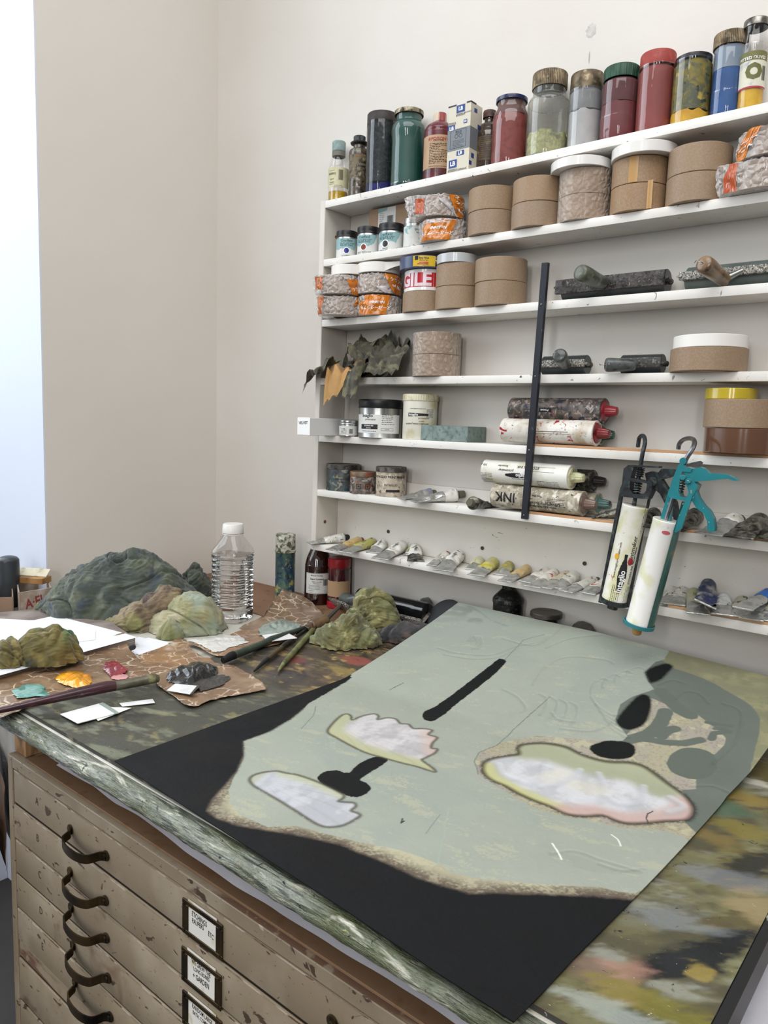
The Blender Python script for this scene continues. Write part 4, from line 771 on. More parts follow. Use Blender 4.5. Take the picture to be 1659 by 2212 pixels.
obj('carton_print', merge(*[face(lines2d([(s_, -w+2*w*a, h*b, sz, .01)]), 0, .0006) for s_, a, b, sz in (('LEFRANC &', .55, .855, .0046), ('BOURGEOIS', .55, .835, .0044), ('BOURGEOIS', .90, .855, .0034), ('LEFRANC &', .17, .745, .0042), ('BOURGEOIS', .17, .725, .0042), ('LEFRANC &', .28, .055, .0046), ('BOURGEOIS', .28, .033, .0044), ('LEFRANC', .72, .035, .0060))]), gin, t, smooth=False)
obj('grey_label', merge(face(rects2d([R1(0, 1, .335, .645)]), 0, .0005), face(rects2d([(-dp/2, dp/2-.006, h*.335, h*.645)]), 1, .0005)), gry, t, smooth=False)
fr = [R1(.13, .84, .362, .366), R1(.13, .84, .626, .630), R1(.13, .145, .362, .63), R1(.825, .84, .362, .63)]
obj('label_print', face(cat2d(rects2d(fr), lines2d([('MEDIUM', 0, h*.60, .0042, .01), ('VENETIAN', 0, h*.575, .0036)]), microtext(-w*.5, h*.47, w*1.0, 6, .0030, .0013), lines2d([('\u25cb\u25cb', 0, h*.53, .012)])), 0, .0008), gin, t, smooth=False)
dt = mat('dark_tape', '2c2c2e', .6)
obj('corner_tape', box(-w-.0006, -w*.3, -.0006, .004, h-.0022, h+.0006), dt, t, smooth=False)
obj('corner_tape', box(w*.62, w+.0006, -.0006, .020, h-.0022, h+.0006), dt, t, smooth=False)
# 7 brown glass bottle
X, Y, r = cyl(1026, 1084, 320, .004); P = (X, Y, SZ[0]+.0003); t = thing_at('medicine_bottle', 'brown glass bottle with rusty cap between the carton and red jar', 'bottle', P); ca = camang(P)
zc_, zcb, zn, zs, zl1, zl0 = lz([(1057, 229), (1057, 245), (1056, 255), (1053, 283), (1050, 292), (1046, 345)], P, r); rc = r*16.2/32.5
obj('glass_body', lathe(spline([(.0003, .001), (r*.85, 0), (r*.98, .002), (r, .007), (r, zs-.006), (r*.93, zs+.006), (r*.72, zn-.006), (rc*.82, zn), (rc*.8, zcb+.001)], 3), 44), mat('brown_glass', '2a1c12', .12, layers=[('3a2818', 8, .5, .2)], coat=1), t)
obj('cap', lathe([(rc, zcb), (rc, zc_-.003), (rc*.93, zc_), (.0003, zc_)], 44), mat('rusty_cap', '4b322c', .6, layers=[('6a4a3e', 26, .55, .08), ('2f211e', 30, .58, .06)]), t)
obj('label', patch(r+.0003, zl0, zl1, ca-1.1, ca+1.2), mat('brown_stained_label', '5b4a36', .55, layers=[('44362a', 14, .5, .1, 6, .6), ('776449', 24, .62, .06)], coat=.3), t)
obj('label_print', wrapc(microtext(-.020, .022, .04, 11, .0042, .0012), r+.0006, (zl0+zl1)/2, ca), mat('faint_print', '352a20', .6), t, smooth=False)

# ---------------------------------------------------------------- tins on shelves 2, 5, 6
steel = mat('brushed_tin', '9c9c9a', .28, metal=.9, layers=[('b9b9b6', 4, .5, .1, 2, 0, (8, 8, .1))])
bkplastic = mat('black_plastic', '131416', .38)
def tin(label, P, r, H, hl, lidm, bodym, name='ink_tin', cat='tin', group=None, ridge=True):
    t = thing_at(name, label, cat, P, group)
    obj('tin_body', lathe([(.0003, .0008), (r*.95, .0004), (r, .0), (r*1.012, .001), (r, .002), (r, H-hl), (r*.985, H-hl+.001), (r*.985, H-.003)], 48), bodym, t)
    rl = r*1.02
    lp = [(r*.99, H-hl), (rl, H-hl+.0006), (rl*1.01, H-hl+.003), (rl*.985, H-hl+.0045), (rl, H-hl*.5), (rl, H-.0025), (rl*.985, H-.0008), (rl*.92, H)] if ridge else [(r*.99, H-hl), (rl, H-hl+.0006), (rl, H-.001), (rl*.98, H)]
    obj('lid', lathe(lp+[(rl*.90, H-.0012), (.0003, H-.0012)], 48), lidm, t)
    return t
gi = 'relief ink tins on the second shelf'
teal = mat('teal_print', '8db0b2', .45, layers=[('82a6a8', 8, .5, .2)]); wlab = mat('white_label', 'd5d5d1', .5); ltxt = mat('slate_print', '2f4a50', .5)
def relief(label, xl, xr, ym, ytop, yl0, dotm, nm, da, seed, silver=False):
    X, Y, r = cyl(xl, xr, ym, yc=1.4625); P = (X, Y, SZ[1]+.0003); xc = (xl+xr)/2
    H = HZ(xc, ytop, P, r)-P[2]; hl = H-(HZ(xc, ytop+16*(xr-xl)/47, P, r)-P[2])
    t = tin(label, P, r, H, hl, steel if silver else bkplastic, steel, group=gi); ca = camang(P)+da
    z1 = H-hl-.0035; k = r/.028
    obj('label', patch(r+.0002, .002, z1, ca-2.4, ca+2.4), wlab, t)
    def fn(u, v):
        a = ca-1.35+2.6*u; zl = z1*.46+.010*k*(abs(((u*3.2+seed*.37) % 1)-.5)-.25)+.004*noise.noise(Vector((u*22, seed, 0)))
        if u > .84: zl += (u-.84)/.16*(z1-zl)*.9
        return ((r+.0005)*cos(a), (r+.0005)*sin(a), zl+(z1-zl)*v)
    obj('teal_wash', grid(60, 3, fn), teal, t)
    obj('label_print', wrapc(lines2d([('Cranfield', 0, z1*.88, .0088*k, .01), ('CALIGO SAFE WASH', .001, z1*.745, .0045*k, .004), ('RELIEF INKS', .0, z1*.64, .0068*k, .004), (nm, .0, z1*.10, .0044*k, .004), ('250g', .030*k, z1*.10, .0045*k, .01)]), r+.0009, 0, ca), ltxt, t, smooth=False)
    obj('white_ring', wrapc(disc2d(0, z1*.36, .0088*k), r+.0008, 0, ca), WHITE_INK, t, smooth=False)
    obj('colour_dot', wrapc(disc2d(0, z1*.36, .0068*k), r+.0011, 0, ca), dotm, t, smooth=False)
relief('ultramarine relief ink tin with black lid, leftmost on the second shelf', 726.5, 771.5, 530, 496, 0, mat('dot_blue', '14207a', .4), 'ULTRAMARINE', -.02, 0)
relief('burnt sienna relief ink tin with black lid and rust dot', 772, 820, 520, 487, 0, mat('dot_sienna', '7c3a2e', .4), 'BURNT SIENNA HUE', -.45, 1)
relief('black relief ink tin with black lid and charcoal dot', 818.5, 873, 510, 479, 0, mat('dot_black', '2b2f33', .4), 'BLACK', -.50, 2)
# fourth tin, screw silver lid
X, Y, r = cyl(872, 922, 500, yc=1.461); P = (X, Y, SZ[1]+.0003); H = HZ(898, 469, P, r)-P[2]; hl = .0125
t = tin('white floral ink tin with silver lid tucked beside the orange tape packet', P, r, H, hl, steel, steel, group=gi, ridge=False); ca = camang(P)
obj('label', patch(r+.0002, .002, H-hl-.006, ca-2.4, ca+2.4), mat('floral_label', 'd3d3cd', .5, layers=[('86aeae', 22, .60, .015), ('6f6f6a', 60, .68, .02, 8, 1.5), ('b98a64', 40, .72, .01)]), t)
obj('label_print', wrapc(lines2d([('CALIGO', .008, .012, .0055, .006), ('RELIEF', .010, .005, .005, .006), ('75g', -.002, -.024, .005, .01)]), r+.0006, (H-hl)/2, ca), ltxt, t, smooth=False)
# brown parcel box behind the tins
kb = mat('kraft_box', 'a58a70', .75, layers=[('9b8067', 5, .5, .2)], bump=(100, .0002))
yb_ = 1.4955; x0 = onY(797, 470, yb_).x; x1 = onY(881, 450, yb_).x; h = onY(797, 455, yb_).z-SZ[1]
t = thing('parcel_box', 'brown cardboard parcel with white barcode label behind the ink tins', 'box', ((x0+x1)/2, yb_, SZ[1]+.0003)); w = (x1-x0)/2
obj('carton', box(-w, w, 0, .030, 0, h, .0006, 1), kb, t)
obj('address_label', ([(-w*.50, -.0004, h*.3), (w*.40, -.0004, h*.3), (w*.40, -.0004, h*.985), (-w*.50, -.0004, h*.985)], [(0, 1, 2, 3)]), wlab, t, smooth=False)
g2 = cat2d(barcode(-.002, h*.62, .020, h*.2, 22), microtext(-w*.42, h*.88, .014, 6, .0045, .0014)); obj('label_print', ([(a, -.0008, b) for a, b in g2[0]], g2[1]), BLACK, t, smooth=False)
obj('teal_flash', ([(-w*.50, -.0006, h*.90), (-w*.05, -.0006, h*.93), (-w*.02, -.0006, h*.985), (-w*.50, -.0006, h*.985)], [(0, 1, 2, 3)]), teal, t, smooth=False)
# shelf 5 -------------------------------------------------------------------------
def HU(px, py, P): return zat(px, py, P)
X, Y, r = cyl(775, 868, 900, .006); P = (X, Y, SZ[4]+.0003); H = HZ(821, 862, P, r)-P[2]
t = tin('large silver ink tin with thick black lid on the fifth shelf', P, r, H, .0225, bkplastic, steel); ca = camang(P)
lw = obj('label', patch(r+.0003, H*.12, H*.60, ca-1.6, ca+1.05), wlab, t)
obj('label_print', wrapc(cat2d(lines2d([('Intaglio', -.035, .018, .011, .02), ('printmaker', -.026, .009, .0068)]), microtext(.004, .020, .030, 5, .0045, .0018), microtext(.004, -.003, .034, 1, .004, .0018), rects2d([(-.055, -.006, -.015, -.003), (.003, .035, -.0125, -.0120), (.003, .035, -.0185, -.0180), (.003, .0035, -.0185, -.012), (.0345, .035, -.0185, -.012)]), lines2d([('No 048', .018, -.0152, .0035)]), microtext(-.05, -.0205, .04, 1, .004, .0016)), r+.0006, H*.38, ca), BLACK, t, smooth=False)
obj('white_print', wrapc(lines2d([('ETCHING INK', -.030, -.0068, .0042, .02), ('Extender', -.030, -.0120, .0038, .01)]), r+.0010, H*.38, ca), WHITE_INK, t, smooth=False)
X, Y, r = cyl(732.5, 774, 925, yc=1.442); P = (X, Y, SZ[4]+.0003); H = HZ(754, 908, P, r)-P[2]
t = tin('small shallow silver tin with barcode beside the large ink tin', P, r, H, .012, steel, steel); ca = camang(P)
obj('label', patch(r+.0003, .003, H-.0145, ca-1.6, ca+1.6), wlab, t)
obj('label_print', wrapc(cat2d(barcode(.001, -.005, .010, .012, 12, 4), microtext(-.021, .006, .016, 4, .0034, .0013), disc2d(-.012, .0065, .0014)), r+.0006, H*.30, ca), BLACK, t, smooth=False)
# white tub
X, Y, r = cyl(868.5, 946, 900, .006); P = (X, Y, SZ[4]+.0003); ca = camang(P); H = HZ(910, 851, P, r)-P[2]; hl = H-(HZ(910, 866, P, r)-P[2])
t = thing_at('plastic_tub', 'white screw top tub of wiping compound on the fifth shelf', 'tub', P)
wp = mat('stained_white_plastic', 'd6d3c4', .4, layers=[('c2b98e', 9, .58, .1), ('3a3a34', 60, .74, .01)])
obj('tub_body', lathe([(.0003, .001), (r*.92, 0), (r*.95, .002), (r*.955, H-hl-.004), (r*.94, H-hl), (r*.94, H-.004)], 48), wp, t)
obj('lid', lathe([(r*.9, H-hl), (r, H-hl+.001), (r*.995, H-.002), (r*.96, H), (.0003, H-.001)], 160, ribs(44, .0012)), mat('yellowed_lid', 'd2cdb2', .45, layers=[('b5ac84', 20, .6, .08), ('4d4b38', 50, .71, .02)]), t, angle=50)
sm_ = obj('brush_stroke_logo', wrapc(([(-.026+.052*u, .0045*(1-.5*u)*s_+.0011*noise.noise(Vector((u*26, s_, 1)))) for u in [k/30 for k in range(31)] for s_ in (-1, 1)], [(2*k, 2*k+2, 2*k+3, 2*k+1) for k in range(30)]), r*.955+.0003, H*.55, ca-.12), BLACK, t, smooth=False)
obj('white_print', wrapc(lines2d([('Intaglio', -.012, 0, .0085, .012)]), r*.955+.0007, H*.55, ca-.12), WHITE_INK, t, smooth=False)
obj('label_print', wrapc(cat2d(lines2d([('www.intaglioprintmaker.co.uk', -.004, .0145, .0032, .006), ('printmaker', .012, -.008, .0062), ('1kg HEAVY WIPING COMPOUND', -.006, -.022, .0042, .02), ('142-R0208', .006, -.016, .003, .006)]), microtext(.018, .012, .020, 8, .0026, .0012)), r*.955+.0006, H*.55, ca-.05), BLACK, t, smooth=False)
# grey green block
yb_ = 1.446; p0 = onY(909, 940, yb_); p1 = onY(1010, 940, yb_); h = onY(960, 920, yb_).z-SZ[4]; pr = onX(1063, 925, p1.x)
t = thing('metal_block', 'grey green steel block lying in front of the white tub', 'block', (p0.x, yb_, SZ[4]+.0003))
obj('block', box(0, p1.x-p0.x, 0, min(.078, pr.y-yb_), 0, h, .0006, 1), mat('verdigris_steel', '6e7d78', .5, metal=.3, layers=[('7f8f8a', 12, .5, .12), ('5b6560', 30, .58, .08), ('2d302c', 60, .72, .02)], bump=(60, .0002)), t)
# VELVET box
t = thing('slim_carton', 'long slim white carton marked VELVET poking out past the shelf end', 'box', (-1.375, 1.335, SZ[4]+.0004))
obj('carton', box(-.022, .022, 0, .188, 0, .0440, .0007, 1), mat('white_card', 'd9d8d6', .6), t)
obj('end_flap', box(-.0225, .0225, -.0009, 0, .0006, .0446, .0003, 1), mat('bright_white_card', 'ebebea', .55), t)
g2 = lines2d([('VELVET', -.001, .031, .0098, .012, .04)]); obj('handwriting', ([(a, -.0014, b) for a, b in g2[0]], g2[1]), BLACK, t, smooth=False)
NS = 1.0

# ================================================================ tape rolls, packets and leathers
kr = lambda n, c='907a63': mat(n, c, .55, layers=[('866f58', 3, .5, .25), ('9a846b', 300, .6, .2, 3)], bump=(200, .00008))
kraft_t = kr('kraft_tape', '907a63'); kraft_g = kr('glossy_kraft_tape', '96744e'); kraft_p = kr('pinkish_kraft_tape', '907c6a')
paper_w = mat('white_paper_tape', 'e2dfd9', .5); glossy_w = mat('glossy_white_tape', 'dedcd8', .22, coat=.4); silver_w = mat('pale_grey_tape', 'b4b6b8', .25, coat=.4)
blue_t = mat('blue_masking_tape', '3f4b6d', .35, layers=[('36415f', 3, .5, .2)], coat=.2); yel_t = mat('yellow_tape', 'b7a22e', .2, coat=.5); brn_t = mat('brown_parcel_tape', '5a3f30', .15, layers=[('6a4c3a', 3, .5, .2)], coat=.6)
core_m = mat('cardboard_core', '9a836b', .8)
cling = film('cling_film', 'f2eee8', .10, .10)
def tape(label, P, r, h, m, group='tape rolls on the shelves', core=.038, name='tape_roll'):
    t = thing_at(name, label, 'tape', P, group); core = min(core, r*.66)
    obj('tape', lathe([(core+.003, .0004), (r-.0008, .0002), (r, .0010), (r, h-.0010), (r-.0008, h-.0002), (core+.003, h-.0004), (core+.003, .0004)], 72), m, t, angle=40)
    obj('core', lathe([(core, 0), (core+.0029, 0), (core+.0029, h), (core, h), (core, 0)], 40), core_m, t, angle=40)
    return t
def wrapfilm(t, r, h, seed, m=cling):
    def fn(a, rr, z):
        w = .0012*abs(noise.noise(Vector((cos(a)*6+seed, sin(a)*6, z*60))))+.0008*abs(noise.noise(Vector((a*14+z*160, seed, z*90))))
        return ((rr+w)*cos(a), (rr+w)*sin(a), z)
    return obj('cling_wrap', lathe([(r*.7, -.0001)]+[(r+.0006, h*k/10) for k in range(11)]+[(r*.7, h+.0003)], 120, fn), m, t)
def stack(X, Y, z, items):
    for lb, r, h, m, kw in items:
        t = tape(lb, (X+kw.get('dx', 0), Y+kw.get('dy', 0), z+.0003), r, h, m, core=kw.get('core', .038))
        if kw.get('wrap'): wrapfilm(t, r, h, kw['wrap'])
        if kw.get('fn'): kw['fn'](t, r, h)
        z += h+.0004
    return z
def cl(xl, ym, r, gap=.004):
    a = ray(xl, ym)[:2]; a /= np.hypot(*a); yc = YW-gap-r; t = (yc+r*a[0])/a[1]; return t*a[0]+r*a[1], yc
z2, z3, z4, z5 = SZ[1], SZ[2], SZ[3], SZ[4]
# --- second shelf
X, Y = cl(1012, 460, .0545); stack(X, Y, z2, [('matt kraft tape roll under another, left stack right of orange packet', .0545, .0495, kraft_p, {}), ('matt kraft tape roll on top, stack just right of orange packet', .0545, .0495, kr('speckled_kraft_tape', 'a08263'), {'dx': -.001})])
X, Y = cl(1106, 440, .055); stack(X, Y, z2, [('lower kraft tape roll of the second stack on the second shelf', .055, .0495, kraft_p, {}), ('upper kraft tape roll of the second stack on the second shelf', .055, .0495, kr('warm_kraft_tape', '9c7e60'), {'dx': .001})])
X, Y, r = cyl(1206, 1321, 440); stack(X, Y, z2, [('film-wrapped brown tape roll under another beneath a white roll', r, .049, kr('wrapped_kraft', '9a8069'), {'wrap': 3}), ('film-wrapped brown tape roll directly under the thin white roll', r, .049, kr('wrapped_kraft', '9a8069'), {'wrap': 8}), ('thin glossy white tape roll overhanging the film-wrapped pair', .0605, .0185, glossy_w, {'dx': -.008, 'dy': -.008})])
def strips(t, r, h):
    ca = camang((t.location.x, t.location.y)); obj('loose_tape_end', patch(r+.0004, .001, h-.001, ca-.42, ca-.10), mat('pale_kraft_strip', 'b08a58', .3), t)
def strip2(t, r, h):
    ca = camang((t.location.x, t.location.y)); obj('loose_tape_end', grid(10, 6, lambda u, v: ((r+.0006+.006*u*u)*cos(ca+.25+.14*u), (r+.0006+.006*u*u)*sin(ca+.25+.14*u), .001+(h+.002)*v)), mat('pale_kraft_strip', 'b08a58', .3), t)
X, Y, r = cyl(1320, 1445, 410); stack(X, Y, z2, [('glossy kraft tape roll with a curled free end, lower of its pair', r, .049, kraft_g, {'fn': strip2}), ('glossy kraft tape roll with paler strip under a white roll', r, .049, kraft_g, {'fn': strips}), ('wide glossy white tape roll pushed up against the top shelf underside', .0605, .0205, glossy_w, {'dx': .008, 'dy': -.008})])
X, Y, r = cyl(1441, 1580, 375); stack(X, Y, z2, [('large smooth kraft tape roll, lower of the pair beside right packet', r, .0495, kraft_t, {}), ('large smooth kraft tape roll, upper of the pair beside right packet', r, .0495, kraft_t, {'dx': .0005})])
# --- third shelf
X, Y, r = cyl(1026, 1138, 608); X3 = X
stack(X, Y, z3, [('lower kraft tape roll left of the black metal strip', r, .050, kraft_t, {'dx': .001}), ('upper kraft tape roll left of the black metal strip', r, .050, kraft_t, {'dx': -.0005})])
X, Y = cl(941, 620, .0545); stack(X, Y, z3, [('bottom kraft tape roll under a pale grey roll on third shelf', .0545, .050, kraft_t, {}), ('middle kraft tape roll under a pale grey roll on third shelf', .0545, .050, kraft_t, {}), ('narrow pale grey glossy tape roll on two kraft rolls', .0460, .0205, silver_w, {'dx': -.001, 'dy': -.012})])
def fragile(t, r, h):
    ca = camang((t.location.x, t.location.y)); rd = mat('red_print', 'b01e28', .3)
    obj('red_band', patch(r+.0003, h*.17, h*.83, ca-2.6, ca+2.6), rd, t)
    obj('white_lettering', wrapc(lines2d([('FRAGILE FRAGILE', .020, 0, .043, .04)]), r+.0006, h*.5, ca-.05), mat('pinkish_white_print', 'd8c6cc', .25), t, smooth=False)
def easyblue(t, r, h):
    ca = camang((t.location.x, t.location.y))-.10; yl = mat('yellow_label', 'c9a81e', .4)
    obj('label', patch(r+.0003, h*.10, h*.95, ca-.38, ca+.50), yl, t); obj('black_panel', patch(r+.0005, h*.10, h*.86, ca+.50, ca+.90), mat('dark_label_panel', '2a2c30', .4, layers=[('b7b9b4', 200, .56, .03, 3, 0, (.3, .3, 1.2))]), t)
    obj('label_print', wrapc(cat2d(rects2d([(-.0205, -.0125, .002, .011)]), lines2d([('Easy Blue', .001, .0065, .0062, .02), ('Masking Tape', .001, .0015, .0036, .01), ('25mm x 50m', .006, -.0098, .0026)])), r+.0007, h*.53, ca+.03), BLACK, t, smooth=False)
    obj('red_print', wrapc(rects2d([(-.010, .012, -.0045, -.0025), (-.014, .012, -.0078, -.0058)]), r+.0007, h*.53, ca+.03), mat('red_print', 'b01e28', .3), t, smooth=False)
    obj('label_print', wrapc(lines2d([('14', .036, .004, .010, .01)]), r+.0009, h*.5, ca+.03), WHITE_INK, t, smooth=False)
X, Y = cl(870, 650, .0545); stack(X, Y, z3, [('kraft tape roll at the bottom beneath the red fragile tape', .0545, .0465, kraft_t, {}), ('white tape roll printed FRAGILE in red under the blue roll', .0530, .049, glossy_w, {'fn': fragile, 'dx': .001}), ('dark blue masking tape roll with yellow label on the fragile tape', .0600, .0275, blue_t, {'fn': easyblue, 'dx': -.001, 'dy': -.006})])
# --- fourth shelf
X, Y, r = cyl(892, 995, 765); stack(X, Y, z4, [('film-wrapped brown tape roll, lower of the pair beside the leathers', r, .050, kr('wrapped_kraft', '9a8069'), {'wrap': 13}), ('film-wrapped brown tape roll, upper of the pair beside the leathers', r, .050, kr('wrapped_kraft', '9a8069'), {'wrap': 17})])
X, Y, r = cyl(1447, 1617, 775, .006); P = (X, Y, z4+.0003); zz = HZ(1530, 748, P, r)-P[2]
stack(X, Y, z4, [('very wide kraft tape roll on the fourth shelf with a white roll on top', r, zz, kraft_t, {'core': .05}), ('white paper tape roll lying on the very wide kraft roll', .0635, .0225, paper_w, {'core': .05, 'dx': .001})])
# --- fifth shelf right
X, Y, r = cyl(1519, 1690, 950, .004); P = (X, Y, z5+.006); h1 = HZ(1600, 925, P, r)-P[2]
stack(X, Y, z5+.0055, [('glossy dark brown parcel tape roll at the bottom of the right stack', r, h1, brn_t, {'core': .05}), ('kraft tape roll between the yellow and dark brown rolls', .0655, .050, kraft_t, {'core': .05, 'dx': -.002}), ('narrow yellow tape roll topping the right hand stack', .0440, .0200, yel_t, {'dx': -.025})])

# --- orange and clear packets: a tape roll in a crinkled bag
orange = mat('orange_plastic', 'c9761c', .25, layers=[('b5641a', 40, .55, .08)], bump=[(60, .002), (25, .003)], coat=.5)
def crinkle(x, y, z, s): return abs(noise.noise(Vector((x*55+s, y*55, z*55))))*.010+abs(noise.noise(Vector((x*140, y*140+s, z*140))))*.0022
film_c = film('crinkled_film', 'f6f2f0', .28, .09)
def packet(label, X, Y, z, r, h, prints, tail=None, seed=0, rolled=True):
    """prints: (a0, a1, z0, z1, slant0, slant1, rows, colour)"""
    t = thing_at('tape_packet', label, 'tape packet', (X, Y, z+.0004), 'packets of kraft tape in crinkled film'); core = .038
    obj('tape_roll', lathe([(core, .001), (r, .001), (r, h-.001), (core, h-.001), (core, .001)], 60), kr('bagged_kraft', '97816e'), t, angle=40)
    R = r+.0022
    def rad(a, zf):
        e = R+crinkle(cos(a)*R, sin(a)*R, zf*h, seed)*(.45+.5*zf*(1-zf)*2)
        if tail:
            for ta, tw, tl in tail:
                d = abs((a-ta+pi) % (2*pi)-pi)/tw
                if d < 1: e += tl*(1-d*d)**1.5*(.75+.5*zf)*(1+.15*sin(a*40))
        return e
    rows = [(.35, .0), (.8, .0), (1, .03), (1, .12), (1, .25), (1, .4), (1, .55), (1, .7), (1, .85), (1, .96), (.93, 1.02), (.7, 1.05), (.4, 1.04)]
    V, Fc = [], []; n = 150
    for f, zf in rows:
        for k in range(n):
            a = 2*pi*k/n; q = rad(a, min(max(zf, 0), 1))*f; V.append((q*cos(a), q*sin(a), max(zf*h, 0)+(.003*noise.noise(Vector((cos(a)*9, sin(a)*9, seed))) if zf > .9 else 0)))
    for i in range(len(rows)-1):
        for k in range(n): Fc.append((i*n+k, i*n+(k+1) % n, (i+1)*n+(k+1) % n, (i+1)*n+k))
    obj('clear_film', (V, Fc), film_c, t, angle=22)
    ca = camang((X, Y))
    for (a0, a1, b0, b1, s0, s1, txts, m) in prints:
        def fn(u, v):
            a = ca+a0+(a1-a0)*u+(s0+(s1-s0)*u)*(v-.5); zf = b0+(b1-b0)*v; q = rad(a, min(max(zf, 0), 1))+.0008+.0016*abs(noise.noise(Vector((u*6, v*4, seed+5)))); return (q*cos(a), q*sin(a), max(.0004, zf*h))
        pr = obj('printed_film', grid(40, 12, fn), m, t, angle=22)
        if txts:
            g2 = lines2d(txts); w = (a1-a0)*R
            VV = []
            for x, y in g2[0]:
                u = .5+x/w; v = .5+y/((b1-b0)*h); p = fn(u, v); l = math.hypot(p[0], p[1]); VV.append((p[0]*(l+.0007)/l, p[1]*(l+.0007)/l, p[2]))
            obj('white_lettering', (VV, g2[1]), WHITE_INK, pr, smooth=False)
    return t
clr_w = mat('milky_film_print', 'c3bdbd', .3, layers=[('4a4a4e', 60, .66, .02, 6, .5)], coat=.5)
jp = lambda s, fl=0: [('No.504NS', -.0, -.002 if fl else .001, .0085, .03, pi if fl else -.35), ('スーパークラフト', .0, .0075 if not fl else -.0105, .0095, .02, pi if fl else -.35)]
zA = packet('clear and orange tape packet on the shelf beside the floral ink tin', *cl(908, 505, .053, .010), z2, .051, .047, [(-.95, .40, .02, .98, .2, .3, [('No.504NS', .002, .004, .0085, .03, pi), ('スーパークラフト', 0, -.007, .0098, .02, pi), ('セロテープ', .002, -.017, .004, .01, pi)], orange), (-1.0, .35, .80, 1.0, .1, .3, None, clr_w)], tail=[(camang((-1.1, 1.47))+.9, .5, .004)], seed=1)
X, Y = zA.location.x, zA.location.y
packet('upper clear tape packet with orange flash, resting on another above the floral tin', X-.004, Y-.010, z2+.0520, .051, .046, [(.55, 1.6, .02, 1.0, -.5, .1, [('スーパー', 0, .010, .010, .02, -.5), ('クラフト', 0, -.001, .0105, .02, -.5), ('No.504NS', -.001, -.013, .009, .03, -.4)], orange), (-1.02, -.72, .15, .85, 0, 0, None, mat('orange_flash', 'b0502a', .3, coat=.5)), (.30, .52, .0, .8, -.9, -.6, None, clr_w)], tail=[(camang((X, Y))-1.35, .55, .022)], seed=2)
# third shelf packets
X, Y = cl(773, 655, .0535, .006); pa = packet('lower clear and orange tape packet left of the fragile tape stack', X, Y, z3, .0515, .048, [(-.75, .40, .02, 1.0, .1, .25, [('No.504NS', .002, .006, .0085, .03, pi), ('スーパークラフト', 0, -.006, .0098, .02, pi), ('ニチバン', .004, -.017, .0045, .01, pi)], orange), (-1.05, -.76, .05, .7, 0, 0, None, orange)], seed=5)
packet('upper clear and orange tape packet left of the fragile tape stack', X-.001, Y-.003, z3+.0525, .0515, .046, [(.45, 1.5, .02, 1.0, -.5, .1, [('クラフト', .0, .008, .0105, .02, -.15), ('04 NS', -.006, -.006, .0115, .03, -.2), ('ニチバン', .004, .018, .005, .01, -.1)], orange), (.05, .44, .0, .35, -.5, -.3, None, clr_w)], seed=6)
def curl(t, r, h):
    ca = camang((t.location.x, t.location.y)); obj('loose_tape_end', grid(14, 5, lambda u, v: ((r+.0005+.045*u*u)*cos(ca+.25+.55*u-.0), (r+.0005+.045*u*u)*sin(ca+.25+.55*u), .0005+(h-.001)*(v*(1-.75*u)+.75*u))), paper_w, t)
stack(X-.002, Y-.004, z3+.1030, [('white paper tape roll with a loose end, right one above the orange packets', .0530, .0240, paper_w, {'fn': curl})])
XL_, YL_ = cl(694, 640, .0535, .050); 
pb = packet('lower clear tape packet overhanging the left end of the third shelf', XL_, YL_, z3, .0510, .0455, [(-1.12, -.86, .05, .98, .1, .1, None, mat('faded_orange_film', 'b3683c', .3, coat=.5)), (.62, 1.1, .55, 1.0, .2, 0, None, orange)], tail=[(camang((XL_, YL_))-1.15, .6, .012)], seed=9)
packet('upper clear tape packet overhanging the left end of the third shelf', XL_-.003, YL_-.006, z3+.0505, .0510, .0455, [(-1.15, -.80, .25, .9, 0, 0, None, mat('faded_orange_film', 'b3683c', .3, coat=.5)), (.42, 1.35, .0, .82, -.3, 0, [('クラフト', .0, -.004, .010, .02, .2)], orange), (.1, .5, .78, 1.0, -.2, 0, None, clr_w)], tail=[(camang((XL_, YL_))-1.2, .6, .012)], seed=10)
stack(XL_+.014, YL_+.012, z3+.1005, [('white paper tape roll, left one above the orange packets', .0480, .0240, paper_w, {})])
# right edge packets on shelf two
X, Y, r = cyl(1570, 1735, 385, .008); r = .056
packet('lower clear tape packet at the right end of the second shelf', X, Y, z2, r, .048, [(-1.0, -.72, .0, .95, .2, 0, None, mat('orange_flash', 'b0502a', .3, coat=.5))], tail=[(camang((X, Y))-1.2, .6, .016)], seed=21)
packet('upper orange printed tape packet at the right end of second shelf', X+.012, Y-.002, z2+.0525, r-.002, .046, [(-1.15, -.62, .0, 1.0, .7, .5, [('スーパー', .0, .004, .010, .02, .2), ('クラフト', .0, -.008, .010, .02, .2)], orange)], seed=22)

